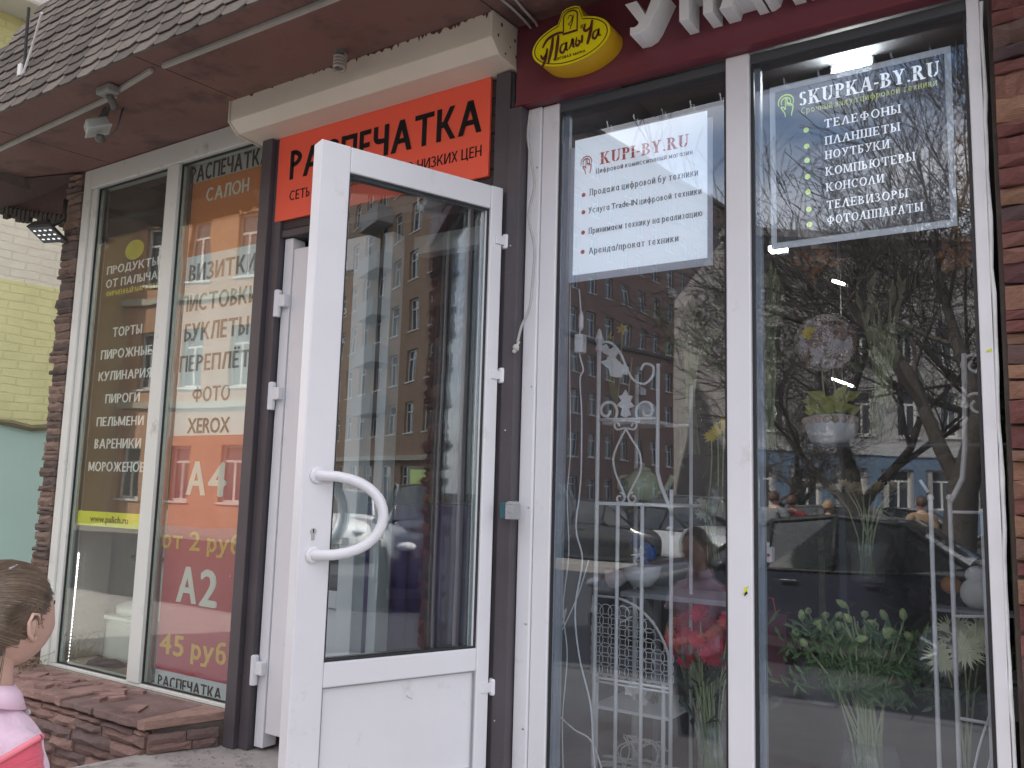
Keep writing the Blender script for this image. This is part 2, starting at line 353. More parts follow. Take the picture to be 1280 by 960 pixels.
            if C=='Ы': st(o+.56*k,0,H); W=.56*k+w
        elif C=='Э': arc(o+.28*k,H*.5,.39*k,H*.515,-132,132,22); rc(o+.22*k,o+.6*k,H*.5-t/2,H*.5+t/2); W=.67*k
        elif C=='Ю': st(o,0,H); rc(o+w,o+.3*k,H*.48,H*.48+t); arc(o+.60*k,H*.5,.36*k,H*.515,0,360,24); W=.96*k
        elif C=='Я': st(o+.44*k,0,H); arc(o+.44*k+w*.4,H*.71,.42*k,H*.29,90,270,14,t); dg(o+.02,0,o+.26*k,H*.44); W=.44*k+w
        X=o+W+sf+track
    me=bpy.data.meshes.new('t'); me.from_pydata(V,[],Fc); return me
def PB(BL,TR,y): a=P(*BL,y); b=P(*TR,y); return (a.x,a.z,b.x,b.z)
def PH(k,BL,xr,h,y):        # baseline start, right end and letter height read at the left end
    a=P(*k(BL),y); t=P(*k((BL[0],BL[1]-h)),y); b=a
    lo,hi=a.x,a.x+3
    for _ in range(40):
        m=(lo+hi)/2; c=Vector((m,y,a.z))-C0; X=640+F*c.dot(right)/c.dot(fwd)
        if X<k((xr,0))[0]: lo=m
        else: hi=m
    return (a.x,a.z,lo,t.z)
def conv(sx,x0,y0): return lambda q:(q[0]*sx+x0,q[1]*sx+y0)
# ------------------------------------------------------------ serif stroke font (own glyph drawings)
def serif_mesh(body,wt=.15,thin=.05,stencil=False,track=.14,srf=.09):
    mb=MB()
    def q(a,b,c,d): z=.004*(len(mb.f)%6); mb.add([(p[0],p[1],z) for p in(a,b,c,d)],[(0,1,2,3)])
    def rect(x0,x1,y0,y1): q((x0,y0),(x1,y0),(x1,y1),(x0,y1))
    def st(x,y0=0,y1=1,w=None,top=True,bot=True):
        w=w or wt
        if stencil and y1-y0>.9: rect(x,x+w,y0,.47); rect(x,x+w,.53,y1)
        else: rect(x,x+w,y0,y1)
        if bot: rect(x-srf,x+w+srf,y0-.001,y0+thin*.9)
        if top: rect(x-srf,x+w+srf,y1-thin*.9,y1+.001)
    def dg(x0,y0,x1,y1,w): q((x0,y0),(x0+w,y0),(x1+w,y1),(x1,y1)) if y1>y0 else q((x1,y1),(x1+w,y1),(x0+w,y0),(x0,y0))
    def arc(cx,cy,rx,ry,a0,a1,w,n=14,th=None):
        th=thin if th is None else th
        ps=[]
        for i in range(n+1):
            a=R(a0+(a1-a0)*i/n); ps.append(((cx+rx*math.cos(a),cy+ry*math.sin(a)),(cx+(rx-w)*math.cos(a),cy+(ry-th)*math.sin(a))))
        for i in range(n):
            if stencil and abs(math.sin(R(a0+(a1-a0)*(i+.5)/n)))>.97: continue
            q(ps[i][1],ps[i][0],ps[i+1][0],ps[i+1][1])
    x=0.0; t=thin
    for ch in body:
        o=x+srf; W=.6
        if ch in 'КK': st(o); dg(o+wt,.45,o+.52,1,t*1.3); rect(o+.42,o+.7,1-t,1); dg(o+.24,.52,o+.5,0,wt); rect(o+.42,o+.8,0,t); W=.72
        elif ch in 'У': dg(o+.02+wt*0,1,o+.27,.38,wt); dg(o+.2,.08,o+.56,1,t*1.4); rect(o-.06,o+.28,1-t,1); rect(o+.42,o+.7,1-t,1); arc(o+.16,.1,.1,.1,180,360,t); W=.62
        elif ch in 'UЦ' and ch=='U': st(o,.25,1,bot=False); arc(o+.3,.28,.3,.28,180,360,wt*.8); st(o+.54,.25,1,w=t*1.2,bot=False); W=.66
        elif ch in 'РP': st(o); arc(o+wt,.74,.36,.26,-90,90,wt*.9); W=.52
        elif ch=='I': st(o); W=wt
        elif ch=='-': rect(o-.03,o+.25,.36,.46); W=.22
        elif ch=='.': arc(o+.08,.08,.08,.08,0,360,.08,10,.08); W=.14
        elif ch in 'ВB': st(o); arc(o+wt,.76,.33,.24,-90,90,wt*.85); arc(o+wt,.27,.4,.27,-90,90,wt*.9); W=.56
        elif ch=='Y': dg(o,1,o+.24,.45,wt); dg(o+.3,.45,o+.56,1,t*1.4); st(o+.24,0,.47,top=False); rect(o-.05,o+.25,1-t,1); rect(o+.44,o+.7,1-t,1); W=.64
        elif ch=='R': st(o); arc(o+wt,.75,.34,.25,-90,90,wt*.9); dg(o+.22,.5,o+.48,0,wt); rect(o+.42,o+.76,0,t); W=.68
        elif ch=='S' : arc(o+.26,.74,.24,.26,30,270,wt*.9); arc(o+.24,.26,.26,.26,-150,90,wt*.9); W=.5
        elif ch in 'ТT': st(o+.27,top=False); rect(o,o+.27*2+wt,1-t,1); rect(o,o+t,.78,1); rect(o+.54+wt-t,o+.54+wt,.78,1); W=.54+wt
        elif ch in 'ЕE': st(o); rect(o+wt,o+.5,1-t,1); rect(o+wt,o+.52,0,t); rect(o+wt,o+.38,.5-t/2,.5+t/2); rect(o+.5-t,o+.5,.8,1); rect(o+.52-t,o+.52,0,.22); rect(o+.38-t,o+.38,.4,.6); W=.54
        elif ch in 'ЛАA':
            dg(o+.0,0,o+.3,1,t*1.3); dg(o+.3,1,o+.5,0,wt); rect(o-.09,o+.17,0,t); rect(o+.42,o+.76,0,t)
            if ch!='Л': rect(o+.12,o+.5,.34,.34+t)
            W=.68
        elif ch=='Ф': st(o+.33); arc(o+.33+wt/2,.52,.4,.3,0,360,wt*.85,22); W=.66+wt
        elif ch=='О': arc(o+.37,.5,.38,.51,0,360,wt,24); W=.72
        elif ch in 'С': arc(o+.37,.5,.38,.51,50,310,wt,20); rect(o+.56,o+.56+t,.68,.95); W=.62
        elif ch in 'Н': st(o); st(o+.5); rect(o+wt,o+.5,.47,.47+t); W=.5+wt
        elif ch in 'П': st(o); st(o+.48); rect(o+wt,o+.48,1-t,1); W=.48+wt
        elif ch in 'Ш': st(o); st(o+.42); st(o+.84); rect(o+wt,o+.84,0,t); W=.84+wt
        elif ch in 'Б': st(o); rect(o+wt,o+.5,1-t,1); rect(o+.5-t,o+.5,.8,1); arc(o+wt,.28,.36,.28,-90,90,wt*.9); W=.52
        elif ch in 'И': st(o); st(o+.5); dg(o+wt,.08,o+.46,.9,t*1.3); W=.5+wt
        elif ch in 'М': st(o,w=t*1.3); dg(o+.04,1,o+.32,.05,wt); dg(o+.38,.05,o+.66,1,t*1.2); st(o+.68); W=.68+wt
        elif ch in 'Ь': st(o); arc(o+wt,.28,.36,.28,-90,90,wt*.9); W=.52
        elif ch in 'Ы': st(o); arc(o+wt,.28,.32,.28,-90,90,wt*.85); st(o+.62); W=.62+wt
        elif ch in 'Ю': st(o); rect(o+wt,o+.32,.47,.47+t); arc(o+.66,.5,.36,.51,0,360,wt*.95,22); W=1.02
        elif ch in 'З': arc(o+.22,.76,.24,.24,-90,150,wt*.85); arc(o+.22,.27,.28,.27,-150,90,wt*.85); W=.5
        elif ch==' ': W=.2
        x=o+W+srf+track*.35
    me=bpy.data.meshes.new('serif'); me.from_pydata(mb.v,[],mb.f); return me
# ============================================================ SETTING
mb=MB(); mb.box(-400,400,-400,400,-.6,-.2); struct('street',mb,asphalt)
mb=MB(); mb.box(-14,3.2,-3.9,8,-.32,-.06); struct('sidewalk',mb,paving_m)
mb=MB(); 
for i in range(34): x=-14+i*.5; mb.box(x+.004,x+.496,-4.05,-3.903,-.3,-.05+rnd.uniform(-.004,.004))
struct('kerb',mb,kerb_m,bevel=.012)
mb=MB(); mb.box(-60,60,-19.5,-13.5,-.32,-.06); struct('far_sidewalk',mb,mat('far_paving',(.3,.28,.26,1),.9,.15,2))
mb=MB(); mb.prism([(-3.30,-.34),(-3.12,.05),(-3.12,.9),(.3,.9),(.3,-1.35),(-3.52,-1.35)],-.05,.285,'z')
o=struct('entrance_platform',mb,concrete,bevel=.01)
mb=MB(); mb.prism([(-3.2,-1.353),(.45,-1.353),(.45,-1.75),(-3.2,-1.75)],-.055,.115,'z'); struct('entrance_step',mb,concrete,bevel=.012)
# ------------------------------------------------------------ the shop building
B=thing('shop_building','low shop building with shingled mansard roof, red-brown soffit and ledgestone piers','building',(0,0,0))
mb=MB()
mb.box(-5.0,-3.13,-.02,.30,-.06,.424)       # plinth core below left window
mb.box(-4.835,-4.672,.03,.34,.425,3.158); mb.box(-.150,.12,.03,.34,-.06,3.158)   # pier cores
mb.box(-5.0,.12,.0,.34,3.165,4.2)                                # wall above the openings
mb.box(-4.835,-4.72,.345,7.4,-.06,7.0); mb.box(.06,.12,.345,7.4,-.06,7.0)           # side walls
mb.box(-4.715,.055,7.1,7.4,-.06,7.0); mb.box(-4.715,.055,.345,7.095,4.21,4.4)
mb.box(-5.0,.12,.34,7.4,7.0,13.0)  # unseen tall block, added so the ground in front lies in shade
part('wall',mb,mat('plastered_wall',(.3,.25,.2,1),.9,.1,4,.2,40),B)
# soffit (boards with seams)
seams=[-5.9,-4.42,-3.12,-1.7,-.4,.2]
SL=.062
def zso(y): return 3.16+SL*y
sp=MB(); sp.prism([(-.70,zso(-.70)+.012),(-.001,3.172),(-.001,3.20),(-.60,3.20)],-5.9,.22,'x'); so_=part('soffit',sp,soffit_m,B)
for a,b in zip(seams[:-1],seams[1:]):
    q=MB(); 
    if a<-5: pl_=[(a,-.725),(b-.003,-.725),(b-.003,-.004),(-4.66,-.004),(-5.09,-.282),(a,-.62)]
    else: pl_=[(a+.003,-.725),(b-.003,-.725),(b-.003,-.004),(a+.003,-.004)]
    n_=len(pl_); q.add([(x_,y_,zso(y_)) for x_,y_ in pl_]+[(x_,y_,zso(y_)+.0105) for x_,y_ in pl_],[tuple(range(n_))[::-1],tuple(range(n_,2*n_))]+[(i_,(i_+1)%n_,n_+(i_+1)%n_,n_+i_) for i_ in range(n_)])
    part('soffit_board',q,soffit_m,so_)
# sagging paint flake on the soffit and the corner beam at the left end
q=MB(); a=Vector((-4.665,.005,3.158)); b=Vector((-5.6,-.30,3.158)); q.add([a,b,b+Vector((0,.04,0)),a+Vector((0,.04,0)),(-4.84,.0,2.905),(-5.45,-.06,3.03),(-5.45,-.02,3.03),(-4.84,.04,2.905)],[(0,1,5,4),(3,7,6,2),(0,4,7,3),(4,5,6,7),(1,2,6,5),(0,3,2,1)])
part('corner_beam',q,mat('corner_beam_paint',(.09,.055,.048,1),.8,.25,3,.3,30),B)
q=MB()
for i in range(16):
    t=i/15; p=Vector((-4.84,-.012,2.91)).lerp(Vector((-5.45,-.09,3.03)),t); h=rnd.choice((.03,.05,.015,.04)); q.box(p.x-.028,p.x+.026,p.y+.004,p.y+.03,p.z-h,p.z+.012+.001*i)
part('torn_edge',q,mat('torn_edge_dark',(.06,.055,.045,1),.9,.3,10),B)
# mansard roof: deck, shingles
tilt=R(66); u3=Vector((1,0,0)); s3=Vector((0,math.cos(tilt),math.sin(tilt))); n3=Vector((0,-math.sin(tilt),math.cos(tilt)))
O3=Vector((0,-.735,3.112))
def rp3(x,s,n=0): return O3+u3*x+s3*s+n3*n
def hip(s): return -5.03+s*.42                      # left hip line along the slope
q=MB(); q.add([rp3(hip(0)-.05,0),rp3(.25,0),rp3(.25,1.6),rp3(hip(1.6)-.05,1.6),rp3(hip(0)-.05,0,-.010),rp3(.25,0,-.010),rp3(.25,1.6,-.010),rp3(hip(1.6)-.05,1.6,-.010)],[(0,1,2,3),(7,6,5,4),(0,4,5,1),(1,5,6,2),(2,6,7,3),(3,7,4,0)])
roof=part('roof',q,shingle_m,B)
w_,h_=.135,.078
sh=[]
for v in range(4):
    r=random.Random(v); q=MB(); j=lambda:r.uniform(-.003,.003)
    poly=[(-w_/2+.003,h_*1.25),(-w_/2+.003,.022+j()),(-w_*.28,-.002+j()),(w_*.28,-.002+j()),(w_/2-.003,.022+j()),(w_/2-.003,h_*1.25)]
    lift=lambda yy:.002+.009*(1-yy/(h_*1.25))
    top=[u3*a+s3*b+n3*(lift(b)+.004) for a,b in poly]; bot=[u3*a+s3*b+n3*(lift(b)-.001) for a,b in poly]
    q.add(top+bot,[tuple(range(6)),tuple(range(6,12))[::-1]]+[(i,i+6,(i+1)%6+6,(i+1)%6) for i in range(6)])
    sh.append(q.mesh('shingle',shingle_m))
cnt=0; far=[]
rows=[(k,k*h_) for k in range(14)]
cand=[]
for k,s in rows:
    s-=.03; x=hip(s)+(w_/2 if k%2 else 0)
    while x<.2: cand.append((k,x,s)); x+=w_
def imgpos(p):
    c=p-C0; z=c.dot(fwd); return (640+F*c.dot(right)/z,480+F*c.dot(down)/z) if z>.1 else (9999,9999)
vis=[];hid=[]
for c in cand:
    X,Y=imgpos(rp3(c[1],c[2])); (vis if -30<X<1290 and -25<Y<965 else hid).append(c)
vis=vis[:295]
for k,x,s in vis:
    o=link('shingle',sh[rnd.randrange(4)],roof); o.location=rp3(x,s,.0015*(k%2)); 
q=MB()
for k,x,s in hid:
    a=rp3(x,s,.01); q.add([a-u3*w_*.48,a+u3*w_*.48,a+u3*w_*.48+s3*h_*1.2-n3*.007,a-u3*w_*.48+s3*h_*1.2-n3*.007],[(0,1,2,3)])
o=part('shingle_field',q,shingle_m,roof); o['kind']='stuff'
# left hip side roof return
q=MB(); q.add([rp3(hip(0)-.05,0,-.004),rp3(hip(1.6)-.05,1.6,-.004),rp3(hip(1.6)-.05,1.6)+Vector((-.1,3,0)),rp3(hip(0)-.05,0)+Vector((-.3,3,0))],[(0,1,2,3)])
part('hip_side',q,shingle_m,roof)
# burgundy fascia over the shop window
q=MB(); q.box(-1.70,.16,-.05,-.002,2.838,3.158); part('fascia',q,fascia_m,B,bevel=.003)
q=MB(); q.box(-1.70,.16,-.056,-.052,2.838,2.850); part('fascia_lip',q,mat('burgundy_lip',(.16,.03,.04,1),.4),B)
# ledgestone ------------------------------------------------
def stone_mesh(L_,h,d,seed,mt):
    r=random.Random(seed); nx=5; v=[];f=[]
    zs=[0,.5,1]
    for j,z in enumerate(zs):
        for i in range(nx+1):
            e=(i in(0,nx)) or (j in(0,2)); 
            v.append((i/nx*L_+(r.uniform(-.02,.02)*L_*.3 if 0<i<nx else r.uniform(-.004,.004)),-d*(.62 if e else 1)*r.uniform(.72,1.08),z*h+(r.uniform(-.09,.09)*h)))
    for j in range(2):
        for i in range(nx): a=j*(nx+1)+i; f.append((a,a+1,a+nx+2,a+nx+1))
    o=len(v); per=[i for i in range(nx+1)]+[(nx+1)+nx,2*(nx+1)+nx]+[2*(nx+1)+i for i in range(nx-1,-1,-1)]+[nx+1]
    for i in per: v.append((v[i][0],.012,v[i][2]))
    n=len(per)
    for i in range(n): f.append((per[(i+1)%n],per[i],o+i,o+(i+1)%n))
    me=bpy.data.meshes.new('stone'); me.from_pydata(v,[],f); me.materials.append(mt); me.update()
    return me
def ledgestone(parent,x0,x1,z0,z1,y,mt,hr,lr,depth,seed,rot=0,ragged=0,name='stone'):
    r=random.Random(seed); z=z0; out=[]
    lib={}
    while z<z1-.012:
        h=r.uniform(*hr); h=min(h,z1-z); x=x0+ (r.uniform(-ragged,ragged) if ragged else 0)
        while x<x1-.03:
            L_=min(r.uniform(*lr),x1-x); 
            if x1-x-L_<.05: L_=x1-x
            key=(r.randrange(12)); me=lib.get(key) or lib.setdefault(key,stone_mesh(1,1,1,seed*31+key,mt))
            o=link(name,me,parent); o.scale=(L_-.004,r.uniform(*depth),h-.003)
            if rot: o.rotation_euler=(0,0,rot); o.location=Vector((x0,y,z))+Matrix.Rotation(rot,3,'Z')@Vector((x-x0,0,0))
            else: o.location=(x,y,z)
            o.rotation_euler.y=r.uniform(-.012,.012)
            if LOC.get(parent): o.location-=LOC[parent]
            out.append(o); x+=L_
        z+=h
    return out
q=MB(); q.box(-4.84,-4.665,.0,.028,.43,3.15); pl=part('left_pier',q,mortar,B)
ledgestone(pl,-4.825,-4.675,.43,3.15,-.002,stoneL,(.022,.055),(.14,.3),(.025,.05),3,ragged=.022)
q=MB(); q.box(-.146,.115,.0,.028,.286,2.83); pr=part('right_pier',q,mortar,B)
ledgestone(pr,-.135,.12,.29,2.83,-.002,stoneR,(.028,.075),(.12,.36),(.03,.07),11)
q=MB(); q.box(-5.25,-3.30,-.30,-.022,-.055,.385); pb=part('window_base',q,mortar,B)
ledgestone(pb,-5.25,-3.27,-.05,.372,-.302,stoneB,(.036,.06),(.13,.32),(.03,.06),5)
q=MB(); q.prism([(-3.298,-.29),(-3.29,-.022),(-3.125,-.022),(-3.27,-.29)],.287,.385,'z'); part('base_end',q,mortar,B)
ledgestone(pb,-3.262,-2.975,.29,.37,-.315,stoneB,(.035,.045),(.13,.18),(.02,.035),8,rot=R(64))
# cap slabs
r=random.Random(9); x=-5.25; i=0
while x<-3.3:
    L_=r.uniform(.22,.42); L_=min(L_,-3.25-x); dpt=r.uniform(.0,.02)
    q=MB(); y0=-.345+dpt; ye=-.006; z0=.386; h=r.uniform(.028,.04)
    xr=x+L_-.006; xl=x
    n=6; pts=[(xl+(xr-xl)*k/n,y0+r.uniform(-.01,.008)) for k in range(n+1)]+[(xr if x+L_<-3.3 else -3.14,ye),(xl,ye)]
    q.prism(pts,z0,z0+h,'z'); part('cap_slab',q,stoneB,pb,bevel=.006); x+=L_; i+=1
ch=MB()
for k in range(26):
    a=r.uniform(-5.1,-3.35); b=r.uniform(-.26,-.02); s_=r.uniform(.012,.035); M=Matrix.Translation((a,b,.424))@Matrix.Rotation(r.uniform(0,6),4,'Z')
    ch.box(-s_*1.6,s_*1.6,-s_,s_,-.01,r.uniform(.002,.008)+.0001*k,M)
o=part('stone_chip',ch,stoneB,pb); o['kind']='stuff'
# ------------------------------------------------------------ brown portal round the door
PT=thing('door_portal','dark brown portal frame of posts and boarded lintel around the shop entrance','door frame',(-2.4,0,0))
def prt(name,mb,m,**k): return part(name,mb,m,PT,**k)
q=MB(); q.box(-3.112,-3.045,-.055,.011,.286,3.0); prt('post',q,brown_post,bevel=.003)
q=MB(); q.box(-3.043,-2.985,-.030,.09,.286,3.0); prt('post',q,brown_post,bevel=.003)
q=MB(); q.box(-1.795,-1.728,-.045,.09,.286,2.996); prt('post',q,brown_post,bevel=.003)
q=MB(); q.box(-1.725,-1.668,-.055,.09,.286,2.836); prt('post',q,brown_post,bevel=.003)
for k in range(6):
    z=2.56+k*.072; q=MB(); q.box(-2.982,-1.798,-.016-.002*(k%2),.05,z,z+.069); prt('board',q,brown_wood,bevel=.002)
q=MB(); q.box(-2.982,-1.798,-.02,.09,2.525,2.557); prt('lintel',q,brown_post,bevel=.002)
q=MB()
for (x,z) in((-1.70,2.3),(-1.70,1.62),(-1.71,.62),(-1.75,1.05),(-3.12,1.9),(-3.13,1.0)): q.ell((x,-.056,z),(.004,.003,.004),8,5)
prt('screw',q,steel)
# ------------------------------------------------------------ left display window
WL=thing('shop_window','tall two-pane white shop window at the left with printed banners inside','window',(-3.9,0,.43))
def wl(name,mb,m,**k): return part(name,mb,m,WL,**k)
q=MB(); q.box(-4.667,-4.60,-.02,.07,.4255,3.156); wl('jamb',q,pvc_old,bevel=.004)
q=MB(); q.box(-4.598,-4.545,-.008,.07,.4435,3.04); wl('sash_stile',q,pvc_old,bevel=.003)
q=MB(); q.box(-4.598,-3.113,-.02,.07,3.042,3.155); wl('head_rail',q,pvc_old,bevel=.004)
q=MB(); q.box(-3.897,-3.800,-.014,.07,.4435,3.04); wl('mullion',q,pvc_old,bevel=.003)
q=MB(); q.box(-4.598,-3.113,-.008,.07,.4255,.442); wl('sill_rail',q,pvc_old,bevel=.003)
for a,b in((-4.543,-3.899),(-3.798,-3.10)):
    q=MB(); q.box(a,b,.012,.03,.4445,3.038); g_=wl('glass_pane',q,glassL)
    q=MB(); 
    for (x0,x1,z0,z1) in((a,a+.008,.4445,3.038),(b-.008,b,.4445,3.038),(a+.008,b-.008,.4445,.4515),(a+.008,b-.008,3.03,3.038)): q.box(x0,x1,.004,.0115,z0,z1)
    part('gasket',q,gasket,g_)
    q=MB(); q.box(a+.001,a+.02,.031,.05,.4445,3.038); part('spacer_bar',q,steel,g_)
# ------------------------------------------------------------ right display window
WR=thing('shop_window','wide two-pane flower shop window with white frame at the right','window',(-.9,0,.29))
def wr(name,mb,m,**k): return part(name,mb,m,WR,**k)
q=MB(); q.box(-1.664,-1.607,-.012,.07,.29,2.836); wr('jamb_cover',q,pvc,bevel=.004)
q=MB(); q.box(-1.605,-1.537,-.004,.07,.29,2.836); wr('jamb',q,pvc,bevel=.004)
q=MB(); q.box(-.901,-.824,-.012,.07,.33,2.836); wr('mullion',q,pvc,bevel=.004)
q=MB(); q.box(-.200,-.168,-.006,.07,.29,2.836); wr('jamb',q,pvc,bevel=.003)
q=MB(); q.box(-1.535,-.202,-.012,.07,.29,.36); wr('sill_rail',q,pvc,bevel=.003)
q=MB(); q.box(-1.534,-.903,.0,.07,2.80,2.832); q.box(-.822,-.202,.0,.07,2.80,2.832); wr('head_rail',q,mat('dark_head_rail',(.06,.065,.07,1),.5),bevel=.002)
# squeezed-out foam seam along the stone
q=MB(); r=random.Random(4); pts=[(-.1635+r.uniform(-.002,.003),-.004,.29+i*.07) for i in range(37)]; q.tube(pts,[r.uniform(.004,.0065) for _ in pts],7); wr('foam_seam',q,mat('foam_seam',(.7,.7,.7,1),.8,.1,20))
for a,b in((-1.534,-.903),(-.822,-.202)):
    q=MB(); q.box(a,b,.012,.034,.362,2.798); g_=wr('glass_pane',q,glass)
    q=MB()
    for (x0,x1,z0,z1) in((a,a+.008,.362,2.798),(b-.008,b,.362,2.798)): q.box(x0,x1,.003,.0115,z0,z1)
    part('gasket',q,gasket,g_)
    q=MB(); q.box(a+.002,a+.022,.0345,.055,.362,2.798); part('spacer_bar',q,mat('grey_spacer',(.3,.33,.36,1),.4),g_)
q=MB()
for z in(.6,.95,1.35,1.78,2.2,2.6): q.ell((-1.62,-.013,z),(.004,.003,.004),8,5)
wr('screw',q,steel)
# ------------------------------------------------------------ fixed right-hand leaf of the double door (closed)
def door_leaf(root,x0,x1,z0,z1,y0,y1,st,top,mid0,mid1,bot,m,gl,glst=None,inv=1):
    # all in root-local coordinates; a leaf of stiles, rails, glass above and panel below
    g=glst or st
    def pp(n,mb,mm,par=root,**k): return part(n,mb,mm,par,local=True,**k)
    q=MB(); q.box(x0,x0+st[0],y0,y1,z0,z1); pp('stile',q,m,bevel=.004)
    q=MB(); q.box(x1-st[1],x1,y0,y1,z0,z1); pp('stile',q,m,bevel=.004)
    a,b=x0+st[0]+.0005,x1-st[1]-.0005; e=.0015
    q=MB(); q.box(a,b,y0+e,y1-e,z1-top,z1-.0005); pp('top_rail',q,m,bevel=.004)
    q=MB(); q.box(a,b,y0+e,y1-e,mid0,mid1); pp('middle_rail',q,m,bevel=.004)
    q=MB(); q.box(a,b,y0+e,y1-e,z0+.0005,z0+bot); pp('bottom_rail',q,m,bevel=.004)
    ym=(y0+y1)/2
    q=MB(); q.box(a,b,ym-.010,ym+.010,mid1+.001,z1-top-.001); gp=pp('glass_pane',q,gl)
    q=MB(); w=.007
    for s in(y0+.010,y1-.016):
        q.box(a,a+w,s,s+.006,mid1,z1-top); q.box(b-w,b,s,s+.006,mid1,z1-top); q.box(a+w,b-w,s,s+.006,mid1,mid1+w); q.box(a+w,b-w,s,s+.006,z1-top-w,z1-top)
    pp('gasket',q,gasket,gp)
    q=MB(); w=.02
    for s in((y0+.0165,ym-.0105),(ym+.0105,y1-.0165)):
        q.box(a,a+.01,s[0],s[1],mid1,z1-top); q.box(b-.01,b,s[0],s[1],mid1,z1-top)
    pp('glazing_bead',q,m,gp)
    q=MB(); q.box(a,b,ym-.013,ym+.013,z0+bot+.001,mid0-.001); pn=pp('panel',q,m)
    q=MB()
    for s in(y0+.009,y1-.013):
        q.box(a,a+.005,s,s+.004,z0+bot,mid0); q.box(b-.005,b,s,s+.004,z0+bot,mid0); q.box(a+.005,b-.005,s,s+.004,mid0-.005,mid0)
    pp('panel_gasket',q,mat('grey_gasket',(.3,.3,.32,1),.6),pn)
    return gp,pn
D2=thing('door','closed narrow white glazed door leaf hinged at the left of the entrance','door',(-2.98,0,.36))
q=MB(); q.box(-2.978,-2.925,.0,.075,.30,2.522); part('frame_post',q,pvc,D2,bevel=.003)
gp2,_=door_leaf(D2,.06,.52,.0,2.11,.005,.075,(.105,.085),.14,.55,.62,.10,pvc,glassD)
for z in(2.20,1.78,.60):
    q=MB(); q.box(-2.99,-2.925,-.030,-.001,z,z+.055); q.lathe([(.017,0),(.017,.12),(.012,.125)],(-2.978,-.022,z-.045),12); part('hinge',q,pvc,D2,bevel=.003)
for t_,bl,tr in(('ТЫ',(414,379),(427,371)),('9 00',(414,394),(431,384)),('ВА',(415,417),(424,411)),('НЫХ',(414,429),(429,422))):
    lettering(t_,PB(bl,tr,.02),.0285,white_print,gp2)
# ------------------------------------------------------------ open door leaf
ANG=68.5
DO=thing('door','white glazed door leaf standing wide open towards the street, bow handles on its edge','door',(-1.762,-.055,.37),R(180+ANG))
gpd,pnl=door_leaf(DO,.0,.716,.0,2.152,-.033,.033,(.052,.104),.088,.42,.495,.10,pvc,glassD)
for sgn in(1,-1):
    q=MB(); base=.034*sgn; pts=[]
    for i in range(17):
        a=math.pi*i/16; zc=.945+.122*math.cos(a); ou=math.sin(a)**.8
        pts.append((.668-.175*ou,base+sgn*(.012+.105*ou**.9),zc))
    pts=[(.668,base,1.067)]+pts+[(.668,base,.823)]
    q.tube(pts,.0165,14); hd=part('handle',q,pvc,DO,smooth=True,local=True)
    q=MB(); q.lathe([(.026,0),(.026,.008),(.02,.012)],(.668,base,1.067),16,ax='y'); q.lathe([(.026,0),(.026,.008),(.02,.012)],(.668,base,.823),16,ax='y')
    if sgn<0:
        q=MB(); 
        for z in(1.067,.823): q.lathe([(.026,0),(.026,-.008),(.02,-.012)],(.668,base,z),16,ax='y')
    part('handle_rosette',q,pvc,hd,local=True)
q=MB(); q.prism([(.672+.010*math.cos(a),.895+.010*math.sin(a)) for a in [i*math.pi/8 for i in range(16)]]+[],.033,.037,'y'); 
q.box(.667,.677,.033,.0375,.868,.893); cyl=part('lock_cylinder',q,steel,DO,local=True,bevel=.001)
q=MB(); q.box(.6705,.6735,.0372,.0385,.889,.902); part('keyhole',q,black,cyl,local=True)
q=MB(); q.box(.655,.692,.033,.0335,.80,1.0)
for z in(1.95,1.45,.36):
    q=MB(); q.lathe([(.014,-.028),(.017,-.022),(.017,.022),(.014,.028)],(-.022,.030,z),12); q.box(-.018,.03,.031,.040,z-.016,z+.016); part('hinge',q,pvc,DO,local=True,bevel=.002)
q=MB(); q.tube([(.30,.0332,.355),(.312,.0334,.36),(.32,.0334,.368)],.0016,6); part('scratch',q,mat('scratch_grey',(.4,.4,.42,1),.7),pnl,local=True)
# door closer arm and catch seen at the head
q=MB(); q.box(.30,.315,-.05,-.034,2.02,2.08); part('catch',q,steel,DO,local=True,bevel=.002)
# ------------------------------------------------------------ orange sign over the door
SG=thing('shop_sign','orange-red banner sign with black lettering above the entrance door','sign',(-2.4,-.02,2.6))
orange=mat('orange_red_vinyl',(.92,.12,.065,1),.45,.04,3,.08,6)
q=MB(); q.box(-3.022,-1.829,-.032,-.020,2.600,3.003); bd=part('board',q,orange,SG,bevel=.001)
k4=conv(.3125,280,0)
lettering('РАСПЕЧАТКА',PH(k4,(262,720),1030,113,-.032),-.0332,black,SG,bold=.028)
lettering('СЕТЬ ЦИФРОВЫХ САЛОНОВ НИЗКИХ ЦЕН',PH(k4,(262,803),1030,37,-.032),-.0332,black,SG,bold=.004)
# ------------------------------------------------------------ roller shutter box
RB=thing('roller_shutter_box','cream roller shutter box with peeling rusty paint above the orange sign','shutter box',(-2.4,0,3.0))
pf=[(-.001,3.0),(-.155,3.005),(-.205,3.05),(-.205,3.156),(-.001,3.156)]
q=MB(); q.prism([(a,b) for a,b in pf],-3.165,-1.712,'x'); part('casing',q,box_m,RB,bevel=.003)
pf2=[(-.0005,2.992),(-.158,2.998),(-.212,3.046),(-.212,3.1585),(-.0005,3.1585)]
q=MB(); q.prism(pf2,-1.7115,-1.704,'x'); cp=part('end_cap',q,box_m,RB,bevel=.002)
q=MB(); q.prism(pf2,-3.172,-3.1655,'x'); part('end_cap',q,box_m,RB,bevel=.002)
q=MB(); r=random.Random(2)
for (y,z) in((-.15,3.12),(-.09,3.06),(-.06,3.10),(-.05,3.04),(-.17,3.07),(-.12,3.02)): q.ell((-1.7035,y,z),(.001,r.uniform(.003,.007),r.uniform(.004,.009)),8,5)
part('rust_spot',q,rust_m,cp)
